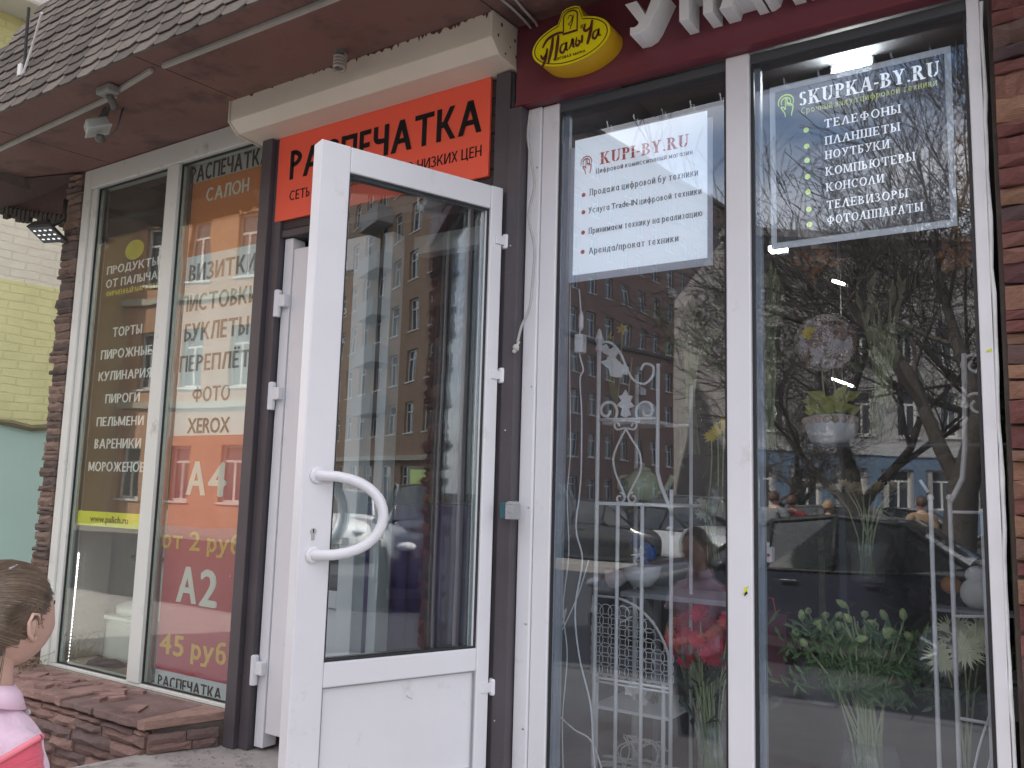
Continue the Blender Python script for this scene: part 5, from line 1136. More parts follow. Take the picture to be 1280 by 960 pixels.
# hidden back shelves with blurred greenery, so the room is not empty
for k,(x,y,z,n_) in enumerate(((-1.25,2.6,1.3,'left'),(-.3,2.9,1.9,'right'),(-.75,3.2,.9,'middle'))):
    t=thing('potted_plant','dark leafy potted plant standing deep inside the flower shop, %s one'%n_,'plant',(x,y,.28)); q=MB()
    for i in range(120): leafq(q,(x+rr.gauss(0,.18),y+rr.gauss(0,.1),z+rr.gauss(0,.25)),(rr.gauss(0,1),rr.gauss(0,1),rr.uniform(0,1)),rr.uniform(.08,.2),.03)
    part('leaf',q,dkleaf,t)['kind']='stuff'; q=MB(); q.lathe([(.12,.28),(.15,.5)],(x,y,0),14); part('pot',q,ceram,t); q=MB(); q.tube([(x,y,.5),(x,y,z)],.02,6); part('stem',q,stem_m,t)
# ============================================================ LEFT ROOM
cabm=mat('cream_cabinet',(.75,.75,.68,1),.5,.05); 
xa=P(108,800,.35).x; xb=P(166,800,.35).x+.12
xa-=.13
t=thing('cabinet','cream wooden cabinet with panelled front and cornice behind the leftmost pane','cabinet',(xa,.35,.28))
zt=P(100,763,.35).z; zc=P(135,690,.35).z
q=MB(); q.box(xa+.02,xb,.36,.8,zt-.26,zt-.02); part('body',q,cabm,t,bevel=.004)
q=MB(); q.box(xa-.02,xb+.02,.33,.82,zt-.018,zt+.004); part('cornice',q,cabm,t,bevel=.004)
q=MB(); q.box(xa+.05,xb-.03,.352,.359,zt-.235,zt-.045); part('front_panel',q,mat('cream_panel',(.58,.58,.52,1),.5),t,bevel=.003)
q=MB(); q.lathe([(.24,zt+.005),(.24,zt+.05),(.16,zt+.07),(.12,zt+.10),(.10,zt+.17),(.10,zt+.5),(.13,zt+.6)],((xa+xb)/2+.1,.6,0),24); part('column',q,cabm,t,smooth=True)
q=MB(); q.box(xa-.02,xb+.02,.33,.8,zt-.28,zt-.262); part('plinth',q,cabm,t,bevel=.003)
q=MB(); 
for zz_ in(1.95,1.78): q.box(xa,xb+.1,.5,.8,zt+.31-.02*0+(zz_-1.78)*.0,zt+.33)
part('upper_board',q,cabm,t)
c=P(130,858,.20); t=thing('dark_cushion','round dark grey bundle lying low behind the leftmost pane','cushion',(c.x,.20,.44)); q=MB(); rr2=random.Random(8); q.ell((c.x,.20,c.z+.0),(.20,.11,.15),16,10,fn=lambda d:1+.08*math.sin(d.x*7+d.z*5)); part('body',q,mat('dark_grey_cloth',(.045,.04,.045,1),.8,.3,8),t,smooth=True)
t=thing('led_strip','string of small glowing white LED dots running down inside the leftmost pane','lights',P(90,760,.10)); q=MB()
for k in range(34):
    p=P(98-15.5*k/33,693+150*k/33,.10); q.ell(p,(.0085,.005,.0085),7,5)
part('led',q,mat('led_strip_glow',(1,1,1,1),.4,0,emit=((.95,.98,1,1),4)),t); q=MB(); a=P(98,688,.104); b=P(82,846,.104); q.tube([a,b],.004,5); part('wire',q,wcab,t)
# ============================================================ ENTRANCE PASSAGE
cream=mat('cream_wall_plaster',(.5,.47,.38,1),.8,.08,3)
t=thing('inner_door_frame','white inner door frame of stepped profiles inside the entrance','door frame',(-2.4,.5,.28))
for k,(x0,x1,y0) in enumerate(((-2.455,-2.405,.09),)):
    q=MB(); q.box(x0,x1,y0,y0+.08,.28,2.50-.03*k*0); part('post',q,pvc,t,bevel=.004)
q=MB(); q.box(-2.38,-1.80,.20,.27,2.42,2.50); part('head',q,mat('head_grey_white',(.5,.5,.5,1),.5),t,bevel=.003)
xp=P(541,600,.75).x; q=MB(); q.box(xp-.012,xp+.012,.74,.765,.29,3.18); o=part('thin_post',q,mat('grey_post',(.22,.22,.24,1),.5)); tag(o,'slim grey vertical post inside the passage seen through the open door','post')
t=thing('purple_curtain','dark purple curtain hanging low in the passage behind the open door','curtain',(-2.985,.95,.3)); q=MB(); n=46
vs=[];fs=[]
for j,z in enumerate((.29,1.32)):
    for i in range(n+1): vs.append((-2.985+.018*math.sin(i*1.1),.56+.95*i/n,z))
q.add(vs,[(i,i+1,n+2+i,n+1+i) for i in range(n)]); cur=part('cloth',q,mat('purple_cloth',(.40,.22,.75,1),.8,.2,5),t,smooth=True); sdm=cur.modifiers.new('th','SOLIDIFY'); sdm.thickness=.006
q=MB(); q.tube([(-2.985,.52,1.33),(-2.985,1.55,1.33)],.006,6); part('rail',q,steel,t)
t=thing('shop_rack','dark metal shop rack with vertical posts deep inside the passage','rack',(-2.3,2.6,.28))
for x in(-2.6,-2.42,-2.2,-1.95): q=MB(); q.box(x,x+.02,2.6,2.62,.28,2.6); part('post',q,mat('rack_blue_grey',(.12,.15,.17,1),.5),t)
for z in(.8,1.4,2.0,2.5): q=MB(); q.box(-2.65,-1.85,2.625,2.9,z,z+.02); part('board',q,mat('rack_blue_grey',(.12,.15,.17,1),.5),t)
# ============================================================ NEIGHBOURING HOUSE AT THE LEFT
fh=Vector((-.5458,.8284,0)).normalized(); rh=Vector((.8366,.547,0)).normalized()
def yaw(t): return fh*math.cos(R(t))+rh*math.sin(R(t))
def brick_paint(name,c1,c2,sc=1,mort=.008):
    m=bpy.data.materials.new(name); m.use_nodes=True; t=m.node_tree; b=t.nodes['Principled BSDF']; b.inputs['Roughness'].default_value=.85
    co=N(t,'ShaderNodeTexCoord'); mp_=N(t,'ShaderNodeMapping'); mp_.inputs['Rotation'].default_value=(R(90),0,0)
    br=N(t,'ShaderNodeTexBrick',inp={'Scale':1.0/sc,'Mortar Size':mort,'Brick Width':.26,'Row Height':.078,'Mortar Smooth':.3}); br.inputs['Color1'].default_value=c1; br.inputs['Color2'].default_value=c2; br.inputs['Mortar'].default_value=tuple(v*.9 for v in c1[:3])+(1,)
    sep=N(t,'ShaderNodeSeparateXYZ'); cmb=N(t,'ShaderNodeCombineXYZ'); nz=N(t,'ShaderNodeTexNoise',inp={'Scale':3,'Detail':5}); 
    L(t,co.outputs['Object'],sep.inputs[0]); ad=N(t,'ShaderNodeMath',operation='ADD'); L(t,sep.outputs[0],ad.inputs[0]); L(t,sep.outputs[1],ad.inputs[1])
    L(t,ad.outputs[0],cmb.inputs[0]); wz=N(t,'ShaderNodeMath',operation='MULTIPLY_ADD',inp={1:.05}); L(t,nz.outputs[0],wz.inputs[0]); L(t,sep.outputs[2],wz.inputs[2]); L(t,wz.outputs[0],cmb.inputs[1]); L(t,cmb.outputs[0],br.inputs[0])
    n2=N(t,'ShaderNodeTexNoise',inp={'Scale':.8,'Detail':6,'Roughness':.7}); L(t,co.outputs['Object'],n2.inputs[0]); L(t,co.outputs['Object'],nz.inputs[0])
    hs=N(t,'ShaderNodeHueSaturation'); L(t,br.outputs[0],hs.inputs['Color']); mr=N(t,'ShaderNodeMapRange',inp={1:.3,2:.7,3:.82,4:1.12}); L(t,n2.outputs[0],mr.inputs[0]); L(t,mr.outputs[0],hs.inputs['Value']); L(t,hs.outputs[0],b.inputs['Base Color'])
    bp=N(t,'ShaderNodeBump',inp={'Strength':.6,'Distance':.012}); bp.invert=True; L(t,br.outputs['Fac'],bp.inputs['Height']); 
    n3=N(t,'ShaderNodeTexNoise',inp={'Scale':9,'Detail':6,'Roughness':.7}); L(t,co.outputs['Object'],n3.inputs[0]); b2=N(t,'ShaderNodeBump',inp={'Strength':.4,'Distance':.03}); L(t,n3.outputs[0],b2.inputs['Height']); L(t,bp.outputs[0],b2.inputs['Normal']); L(t,b2.outputs[0],b.inputs['Normal'])
    return m
p0=C0+ray(40,525)/F*8.0; d_=yaw(40); ang=math.atan2(d_.y,d_.x)
NB=thing('neighbour_house','pale yellow and cream brick house with turquoise base beyond the left end of the shop','building',(p0.x,p0.y,-.06),ang)
def zat(py): return (C0+ray(40,py)/F*8.0).z+.06
zt0,zy0,zc0,zy1,zc1=zat(533),zat(528),zat(352),zat(150),zat(12)
def nbp(name,x0,x1,y0,y1,z0,z1,m,**k): q=MB(); q.box(x0,x1,y0,y1,z0,z1); return part(name,q,m,NB,local=True,**k)
nbp('base',-1.8,14,.02,.5,0,zt0,mat('turquoise_paint',(.47,.66,.60,1),.7,.05,1.2,.2,8,dirt=((.42,.55,.5,1),3,.68)))
nbp('yellow_band',-1.8,14,.03,.5,zt0+.001,zc0,brick_paint('yellow_painted_brick',(.80,.79,.42,1),(.78,.77,.41,1)))
nbp('cream_band',-1.8,14,.04,.5,zc0+.001,zy1,brick_paint('cream_painted_brick',(.84,.81,.68,1),(.80,.78,.66,1)))
nbp('upper_band',-1.8,14,.035,.5,zy1+.001,zc1,brick_paint('yellow_green_painted_brick',(.62,.61,.30,1),(.60,.59,.29,1)))
nbp('cornice',-1.8,14,-.35,.6,zc1+.001,zc1+.28,mat('white_cornice',(.62,.62,.6,1),.7,.08),bevel=.03)
nbp('wall_top',-1.8,14,-.0,.55,zc1+.281,zc1+3,mat('cornice_top_wall',(.5,.5,.3,1),.8))
q=MB(); rr=random.Random(3); pts=[(-1.8+i*.18,-.0+rr.uniform(-.015,.015),zt0+rr.uniform(-.02,.03)) for i in range(88)]; q.tube(pts,[rr.uniform(.02,.035) for _ in pts],6); part('crumbling_ledge',q,mat('ledge_dirt',(.2,.18,.11,1),.95,.3,8,.6,20),NB,local=True)
q=MB(); a=(5,-.01,zc1-.9); q.tube([(-1.7,-.03,zc1-1.0),(14,-.03,zc1-1.05)],.02,5); part('wall_cable',q,black,NB,local=True)
# ============================================================ THE STREET BEHIND THE VIEWER (seen mirrored in the panes)
win_w=mat('window_frame_white',(.62,.62,.6,1),.5); win_g=mat('far_window_glass',(.05,.06,.075,1),.05,.1,.3,spec=1.0)
win_b=mat('window_frame_brown',(.13,.08,.06,1),.6)
WIN={}
def window_meshes(w,h,fm):
    k=(round(w,2),round(h,2),fm.name)
    if k not in WIN:
        q=MB(); t_=.09
        q.box(0,t_,0,.1,0,h); q.box(w-t_,w,0,.1,0,h); q.box(t_,w-t_,0,.1,0,t_); q.box(t_,w-t_,0,.1,h-t_,h); q.box(w/2-.04,w/2+.04,.01,.09,t_,h*.68); q.box(t_,w-t_,.012,.088,h*.68,h*.68+.08); q.box(-.08,w+.08,-.22,-.0,-.07,-.001)
        g=MB(); g.box(t_*.5,w-t_*.5,.04,.06,t_*.5,h-t_*.5)
        WIN[k]=(q.mesh('window',fm),g.mesh('pane',win_g))
    return WIN[k]
def building(name,label,p0,p1,height,wallm,rows,deep=12,fm=None,extra=None,zb=-.2,base=None):
    # p0->p1 is the foot of the facade; the facade looks to the left of that direction reversed (local -Y)
    a=Vector((p0[0],p0[1],0)); b=Vector((p1[0],p1[1],0)); Ln=(b-a).length; ang=math.atan2(b.y-a.y,b.x-a.x)
    t=thing(name,label,'building',(a.x,a.y,zb),ang); q=MB(); fm=fm or win_w
    # wall as a grid with openings
    ops=[]
    for (z,h,w,sp,off) in rows:
        x=off
        while x+w<Ln-.4: ops.append((x,x+w,z,z+h)); x+=sp
    zsr=sorted(set([0,height]+[o[2] for o in ops]+[o[3] for o in ops]))
    for z0,z1 in zip(zsr[:-1],zsr[1:]):
        bl=sorted((o[0],o[1]) for o in ops if o[2]<=z0+1e-6 and o[3]>=z1-1e-6); x=0
        for s,e in bl+[(Ln,Ln)]:
            if s>x+1e-6: q.add([(x,0,z0),(s,0,z0),(s,0,z1),(x,0,z1)],[(0,1,2,3)])
            x=e
    for x0,x1,z0,z1 in ops:
        r=.28; q.add([(x0,0,z0),(x1,0,z0),(x1,0,z1),(x0,0,z1),(x0,r,z0),(x1,r,z0),(x1,r,z1),(x0,r,z1)],[(0,4,5,1),(1,5,6,2),(2,6,7,3),(3,7,4,0)])
    q.add([(0,0,0),(Ln,0,0),(Ln,deep,0),(0,deep,0),(0,0,height),(Ln,0,height),(Ln,deep,height),(0,deep,height)],[(4,5,6,7),(1,2,6,5),(2,3,7,6),(3,0,4,7)])
    part('wall',q,wallm,t,local=True)
    for x0,x1,z0,z1 in ops:
        wm,gm=window_meshes(x1-x0,z1-z0,fm); o=link('window',wm,t); o.location=(x0,.16,z0); p=link('pane',gm,o)
    q=MB(); q.box(-.2,Ln+.2,-.4,.3,height+.001,height+.35); q.box(-.1,Ln+.1,-.15,-.001,height-.4,height-.2); part('cornice',q,base or wallm,t,local=True)
    if extra: extra(t,Ln)
    return t
bk_or=brick_paint('sunlit_orange_brick',(.50,.28,.17,1),(.45,.25,.15,1),1.3); bk_br=brick_paint('brown_brick',(.30,.17,.12,1),(.26,.14,.10,1),1.3)
ochre=mat('ochre_stucco',(.45,.33,.17,1),.85,.08,.6); rosy=mat('rose_brown_stucco',(.24,.145,.12,1),.9,.15,.5)
trim=mat('stone_trim',(.42,.38,.3,1),.8,.1)
# A: parallel brick block, seen in the left panes
a=VG(128,31); dA=yaw(90-24)  # mirrored run of the street wall
pa=Vector((a[0],a[1],0)); 
dmir=Vector((yaw(116).x,-yaw(116).y,0))
A0=pa-dmir*2; A1=pa+dmir*10
def exA(t,Ln):
    for z in(4.2,8.0,11.8):
        q=MB(); q.box(0,Ln,-.12,-.002,z,z+.22); part('string_course',q,trim,t,local=True)
rowsA=[(1.0,1.9,1.0,2.4,1.0),(4.9,2.1,.95,2.2,1.2),(8.7,2.2,.95,2.2,1.2),(12.4,2.4,.95,2.2,1.2)]
building('brick_building','sunlit orange brick apartment house with white string courses across the street',A1,A0,17.5,bk_or,rowsA,extra=exA,base=trim)
# bay at its left in the mirror
b0=VG(75,30); 
bb0=Vector((b0[0],b0[1],0)); pbb=bb0+dmir*.9
building('ochre_building','ochre stuccoed corner house with large pale windows beside the orange brick house',pbb,bb0-dmir*9,15.5,ochre,[(1.2,2,1.1,2.1,.45),(4.9,2.3,1.1,2.1,.45),(8.6,2.3,1.1,2.1,.45),(12.1,2.5,1.1,2.1,.45)],base=trim)
# B: long rose-brown facade running away, seen in the middle pane
Bp=Vector((-30.9,-57.9,0)); dB=Vector((math.sin(R(6.2)),-math.cos(R(6.2)),0))
rowsB=[(1.2+k*3.2,1.75,1.15,2.4,1.0) for k in range(9)]
def exB(t,Ln):
    q=MB(); q.box(0,Ln,-.18,-.002,13.6,13.9); part('string_course',q,mat('dark_course',(.1,.08,.08,1),.8),t,local=True)
    acm=mat('white_ac_unit',(.6,.6,.58,1),.5)
    for k,(x,z) in enumerate(((30,16.2),(34.8,16.2),(44.4,10),(39.6,19.5))): q=MB(); q.box(x,x+.8,-.45,-.01,z,z+.6); part('air_conditioner',q,acm,t,local=True)
building('apartment_block','long nine-storey rose-brown apartment block running away down the side street',Bp+dB*50,Bp-dB*26,30.5,rosy,rowsB,extra=exB)
# C: low pale house with blue ground floor
c0=VG(905,37); c1=VG(1330,37)
def exC(t,Ln):
    q=MB(); q.box(0,Ln,-.14,-.002,3.72,4.15); part('cornice_band',q,mat('pale_band',(.45,.45,.45,1),.8),t,local=True)
    q=MB(); q.box(0,Ln,-.08,-.003,0,1.2); q.box(0,Ln,-.08,-.003,3.1,3.7)
    x=.0
    while x<Ln-.5: q.box(x,x+.55,-.08,-.003,1.2,3.1); x+=2.0
    part('blue_ground_floor',q,mat('blue_grey_plaster',(.13,.19,.27,1),.8,.1),t,local=True)
building('low_house','low pale grey house with a slate-blue ground floor across the street',c1,c0,13.2,mat('pale_grey_stucco',(.34,.32,.31,1),.85,.15,.8),[(1.2,1.9,1.0,2.0,.65),(4.6,1.9,.85,1.9,.6),(7.6,1.7,.85,1.9,.6),(10.4,1.6,.85,1.9,.6)],extra=exC)
# F and G: buildings seen in the open door glass, at the far right end of the street
n_d=Vector((-math.sin(R(ANG)),math.cos(R(ANG)),0))
def DV(px,dist,py=610):
    h=Vector((-1.762,-.055,0)); r=ray(px,py).normalized(); t_=((h-C0).dot(n_d))/(r.dot(n_d)); p=C0+r*t_; r2=r-2*r.dot(n_d)*n_d; return p+r2*dist
cF=DV(548,44); cF.z=0
rowsF=[(2.0,2.0,1.6,3.6,1.2)]+[(5.0+3.1*k,1.8,1.5,3.4,1.2) for k in range(8)]
def exF(t,Ln):
    q=MB(); q.box(0,Ln,-.5,-.01,3.3,4.2); part('red_awning',q,mat('dark_red_sign_band',(.18,.03,.03,1),.6),t,local=True)
    q=MB(); q.box(0,Ln,-.3,-.02,4.25,4.5); part('ledge',q,trim,t,local=True)
building('brick_tower','tall brown brick apartment tower facing the end of the street with a red shop band',cF+Vector((-.4,22,0)),cF+Vector((-.4,.2,0)),30,bk_br,rowsF,extra=exF)
gd=Vector((math.cos(R(-15)),math.sin(R(-15)),0))
def exG(t,Ln):
    gm=mat('grey_balcony',(.24,.23,.22,1),.7,.1); 
    for k in range(7):
        for x in(8.5,):
            z=6.5+3.1*k; q=MB(); q.box(x,x+3.6,-1.1,-.01,z,z+.15); q.box(x,x+3.6,-1.1,-1.04,z+.151,z+1.15); q.box(x,x+.06,-1.04,-.01,z+.151,z+1.15); q.box(x+3.54,x+3.6,-1.04,-.01,z+.151,z+1.15); part('balcony',q,gm,t,local=True)
    q=MB(); q.box(0,Ln,-.5,-.01,3.3,3.6); part('ledge',q,trim,t,local=True)
building('balcony_house','tall brown house with grey balconies and white windows receding along the street',cF+Vector((.05,-.05,0)),cF+gd*22,30,brick_paint('warm_brown_brick',(.34,.22,.14,1),(.28,.18,.12,1),1.3),[(.8,2.2,1.6,3.2,1.0)]+[(5.0+3.1*k,1.9,1.4,2.9,1.0) for k in range(8)],extra=exG)
# ------------------------------------------------------------ cars
car_glass=mat('car_glass',(.02,.024,.028,1),.04,0,spec=1.0); tyre_m=mat('tyre_rubber',(.02,.02,.02,1),.8); rim_m=mat('alloy_rim',(.45,.46,.48,1),.25,.05,metal=.8); red_l=mat('tail_light_red',(.35,.01,.01,1),.2); clear_l=mat('headlight_glass',(.6,.62,.65,1),.1); plate_m=mat('number_plate_white',(.65,.65,.65,1),.5); under_m=mat('under_trim_black',(.015,.015,.016,1),.6)
def paint(n_,c_): 
    m_=mat(n_,c_,.22,.02,2,spec=.6); m_.node_tree.nodes['Principled BSDF'].inputs['Coat Weight'].default_value=.8; return m_
def car(name,label,loc,rz,pm,kind='sedan',group=None):
    # local: x from front (0) to rear; z from the ground
    w=.88
    if kind=='sedan': st=[(0,.35,.55,.60,.55,.45),(.12,.25,.62,.70,.78,.62),(.9,.2,.78,.86,w,.74),(1.45,.2,.88,.95,w,.76),(2.15,.2,.92,1.38,w,.60),(2.8,.2,.93,1.45,w,.62),(3.4,.2,.94,1.38,w,.60),(3.95,.2,.96,1.04,w,.72),(4.45,.25,.90,1.0,.82,.66),(4.6,.38,.72,.80,.68,.5)]; gi=(3,7); L_=4.6
    elif kind=='suv': st=[(0,.4,.7,.8,.6,.5),(.1,.32,.85,.95,.82,.66),(.9,.3,1.0,1.08,w,.76),(1.25,.3,1.05,1.14,w,.76),(1.95,.3,1.08,1.62,w,.64),(2.8,.3,1.09,1.68,w,.66),(3.9,.3,1.10,1.64,w,.64),(4.3,.3,1.08,1.15,w*.97,.72),(4.4,.4,.9,1.0,.78,.6)]; gi=(3,7); L_=4.4
    else: st=[(0,.36,.6,.68,.55,.45),(.12,.25,.7,.8,.76,.6),(.8,.2,.86,.95,w,.74),(1.1,.2,.92,1.0,w,.76),(1.85,.2,.95,1.46,w,.62),(2.6,.2,.96,1.52,w,.63),(3.4,.2,.98,1.46,w,.62),(3.9,.22,.98,1.08,.84,.68),(4.0,.36,.78,.86,.72,.55)]; gi=(3,7); L_=4.0
    t=thing(name,label,'car',loc,rz,group); V=[]; 
    for (x,zb,zs,zt,wl_,wt_) in st:
        V.append([(0,zb),(wl_*.94,zb),(wl_,zb+.16),(wl_,(zb+zs)/2+.1),(wl_*.965,zs),(wt_,zt),(wt_*.55,zt+.035),(0,zt+.045)])
    n=8; body=MB(); gl=MB()
    for i in range(len(st)-1):
        for s_ in(1,-1):
            for k in range(n-1):
                a=[(st[i][0],s_*V[i][k][0],V[i][k][1]),(st[i][0],s_*V[i][k+1][0],V[i][k+1][1]),(st[i+1][0],s_*V[i+1][k+1][0],V[i+1][k+1][1]),(st[i+1][0],s_*V[i+1][k][0],V[i+1][k][1])]
                if s_<0: a=a[::-1]
                cab=gi[0]<=i<gi[1]
                glassy=(cab and k==4) or (i in(gi[0],gi[1]-1) and k>=5)
                (gl if glassy else body).add(a,[(0,1,2,3)])
    for i,rev in((0,1),(len(st)-1,0)):
        ring=[(st[i][0],p[0],p[1]) for p in V[i]]+[(st[i][0],-p[0],p[1]) for p in V[i][::-1]]; body.add(ring[::-1] if rev else ring,[tuple(range(len(ring)))])
    o=part('body',body,pm,t,local=True,smooth=True); 
    me=o.data
    import bmesh as _b
    bm=_b.new(); bm.from_mesh(me); _b.ops.remove_doubles(bm,verts=bm.verts,dist=.0005); bm.to_mesh(me); bm.free()
    for p in me.polygons: p.use_smooth=True
    sb=o.modifiers.new('sub','SUBSURF'); sb.levels=sb.render_levels=1
    part('window',gl,car_glass,t,local=True)
    q=MB()                                                    # pillars and roof rails over the glass
    for s_ in(1,-1):
        for (i,f) in((gi[0]+1,0),(gi[0]+2,0),(gi[1]-1,0)):
            p=Vector((st[i][0],s_*(V[i][4][0]+.004),V[i][4][1])); p2=Vector((st[i][0],s_*(V[i][5][0]+.006),V[i][5][1])); q.tube([p,p2],.028,5)
        q.tube([(st[i][0],s_*(V[i][4][0]+.006),V[i][4][1]) for i in range(gi[0],gi[1]+1)],.016,5)
        q.tube([(st[i][0],s_*(V[i][5][0]+.004),V[i][5][1]) for i in range(gi[0],gi[1]+1)],.026,5)
    part('window_trim',q,pm if kind!='sedan' else under_m,t,local=True,smooth=True)
    wr_=.32 if kind!='suv' else .36
    for x in(.78,L_-.85):
        for s_ in(1,-1):
            q=MB(); q.lathe([(wr_+.05,-.02),(wr_+.05,.012)],(x,s_*(w-.01),wr_+.01),22,ax='y'); part('wheel_arch',q,under_m,t,local=True)
            q=MB(); c=(x,s_*(w-.06),wr_); q.lathe([(wr_*.66,-.10),(wr_*.95,-.11),(wr_,-.06),(wr_,.06),(wr_*.95,.095),(wr_*.66,.09)],c,24,ax='y'); wh=part('wheel',q,tyre_m,t,local=True,smooth=True)
            q=MB(); yo=s_*(w+.045)
            q.lathe([(wr_*.60,-.01),(wr_*.68,.0),(wr_*.68,.006*s_)],(x,s_*(w+.03),wr_),22,ax='y'); 
            for k in range(7):
                a=2*math.pi*k/7; q.tube([(x+.04*math.cos(a),yo,wr_+.04*math.sin(a)),(x+wr_*.64*math.cos(a),yo-.01*s_,wr_+wr_*.64*math.sin(a))],.018,5)
            q.lathe([(.05,-.02),(.05,.02)],(x,yo,wr_),12,ax='y'); part('rim',q,rim_m,wh,local=True)
    for s_ in(1,-1):
        q=MB(); q.ell((.10,s_*.58,st[1][2]-.02),(.09,.15,.065),12,8); part('headlight',q,clear_l,t,local=True,smooth=True)
        q=MB(); q.ell((L_-.08,s_*.62,st[-2][2]-.04),(.07,.13,.07),12,8); part('tail_light',q,red_l,t,local=True,smooth=True)
        q=MB(); q.ell((1.75,s_*(w+.06),st[3][2]+.06),(.06,.09,.06),10,7); part('mirror',q,pm,t,local=True,smooth=True)
        for x in(2.3,3.1): q=MB(); q.box(x,x+.16,s_*(w+.001) if s_>0 else -w-.025,s_*(w+.025) if s_>0 else -w-.001,.80,.83); part('door_handle',q,pm,t,local=True,bevel=.005)
    q=MB(); q.box(-.03,.02,-.42,.42,.40,.56); part('grille',q,under_m,t,local=True,bevel=.01)
    q=MB(); q.box(-.045,-.031,-.26,.26,.42,.53); q.box(L_+.0,L_+.02,-.26,.26,.52,.63); part('number_plate',q,plate_m,t,local=True)
    q=MB(); q.box(.15,L_-.15,-w+.06,w-.06,.18,.3); part('underbody',q,under_m,t,local=True)
    return t
navy=paint('dark_navy_paint',(.028,.032,.05,1)); silver=paint('silver_paint',(.42,.44,.46,1)); blackp=paint('black_paint',(.01,.01,.012,1)); whitep=paint('white_car_paint',(.7,.7,.7,1)); greyp=paint('graphite_paint',(.06,.065,.075,1)); bluep=paint('steel_blue_paint',(.05,.09,.17,1))
wv=G(1190,850,-.2)   # virtual rear wheel
car('parked_car','dark navy sedan parked along the near kerb right behind the viewer',(wv.x-3.75,-6.9,-.2),0,navy)
for k,(px,dep,ang,pm,kd,lb) in enumerate(((842,18.5,200,silver,'sedan','silver sedan parked nose-on across the street'),(905,21,190,greyp,'suv','graphite off-roader parked across the street beside the silver sedan'),(762,20,185,blackp,'hatch','black hatchback parked at the left end of the mirrored row across the street'),(1000,17.5,15,blackp,'sedan','black sedan parked across the street behind the two standing people'),(1075,18,182,greyp,'hatch','graphite hatchback parked across the street in front of the blue ground floor'),(1165,18.5,182,silver,'sedan','silver-grey sedan parked furthest right in the mirrored row'))):
    x,y=VG(px,dep); car('parked_car',lb,(x+2,y,-.2),R(ang),pm,kd,'cars parked across the street')
p=DV(478,17); car('parked_car','white hatchback parked further along the street, seen in the open door glass',(p.x-1.5,p.y-1.2,-.2),R(12),whitep,'hatch')
p=DV(565,8.6); car('parked_car','black off-roader standing nose-on beyond the right end of the shop',(p.x,p.y+.0,-.2),R(4),blackp,'suv')
# billboard
p=DV(566,15.5); t=thing('billboard','pale green advertising board with dark bottle drawing beyond the right end of the shop','billboard',(p.x,p.y,-.2),R(-86))
q=MB(); q.box(-.95,.95,-.04,.04,.95,2.05); bd=part('panel',q,mat('pale_green_print',(.36,.48,.2,1),.5,.25,2),t,local=True)
q=MB(); q.box(-1.0,1.0,-.05,.05,2.051,2.10); q.box(-1.0,1.0,-.05,.05,.9,.949); q.box(-1.0,-.951,-.05,.05,.95,2.05); q.box(.951,1.0,-.05,.05,.95,2.05); part('frame',q,steel,t,local=True)
q=MB(); q.prism([(-.06,1.0),(.06,1.0),(.06,1.35),(.02,1.45),(.02,1.6),(-.02,1.6),(-.02,1.45),(-.06,1.35)],-.05,-.041,'y'); q.prism([(.14,1.0),(.22,1.0),(.22,1.25),(.19,1.32),(.19,1.42),(.17,1.42),(.17,1.32),(.14,1.25)],-.05,-.041,'y'); part('bottle_print',q,black,bd,local=True)
q=MB(); q.prism([(.55,1.0),(.8,1.0),(.8,1.28),(.55,1.22)],-.05,-.041,'y'); part('red_print',q,pet_r,bd,local=True)
for x in(-.8,.75): q=MB(); q.box(x,x+.06,-.03,.03,0,.9); part('leg',q,steel,t,local=True)
# ------------------------------------------------------------ trees (bare, early spring)
bark=mat('dark_bark',(.055,.045,.04,1),.95,.3,12,.6,30); haze_leaf=mat('young_leaf',(.10,.13,.04,1),.7,.3,20)
def tree(name,label,x,y,hgt,seed,spread=1.0,lean=(0,0)):
    r=random.Random(seed); t=thing(name,label,'tree',(x,y,-.2)); tr=MB(); cr=MB(); lv=MB(); cnt=[0]
    def grow(p,d,L_,rad,lvl):
        if cnt[0]>8000: return
        n=4 if lvl<3 else 2; pts=[p]; rs=[rad]; q_=p.copy(); dd=d.copy()
        for i in range(n):
            dd=(dd+Vector((r.gauss(0,.10),r.gauss(0,.10),r.gauss(.02,.07)))).normalized(); q_=q_+dd*L_/n; pts.append(q_.copy()); rs.append(max(.006,rad*(1-.45*(i+1)/n)))
        (tr if lvl==0 else cr).tube(pts,rs,9 if lvl<2 else (5 if lvl<4 else 3),cap=False); cnt[0]+=1
        if lvl>=6:
            if r.random()<.12: leafq(lv,q_,(r.gauss(0,1),r.gauss(0,1),r.gauss(0,1)),.05,.016)
            return
        kn=(4 if lvl<5 else 3) if lvl<6 else 0
        for k in range(kn):
            f=r.uniform(.45,1.0) if k else 1.0; bi=min(n,max(1,int(round(f*n)))); b0=pts[bi]
            ax=Vector((r.gauss(0,1),r.gauss(0,1),r.gauss(.0,.5))).normalized()
            nd=(dd*r.uniform(.7,1.2)+ax*r.uniform(.6,1.0)*spread+Vector((0,0,.12))).normalized()
            grow(b0,nd,L_*r.uniform(.6,.82),rs[bi]*r.uniform(.5,.72),lvl+1)
    grow(Vector((x,y,-.25)),Vector((lean[0],lean[1],1)).normalized(),hgt*.3,hgt*.017+.04,0)
    part('trunk',tr,bark,t,smooth=True); o=part('crown',cr,bark,t); part('young_leaves',lv,haze_leaf,t)
    return t
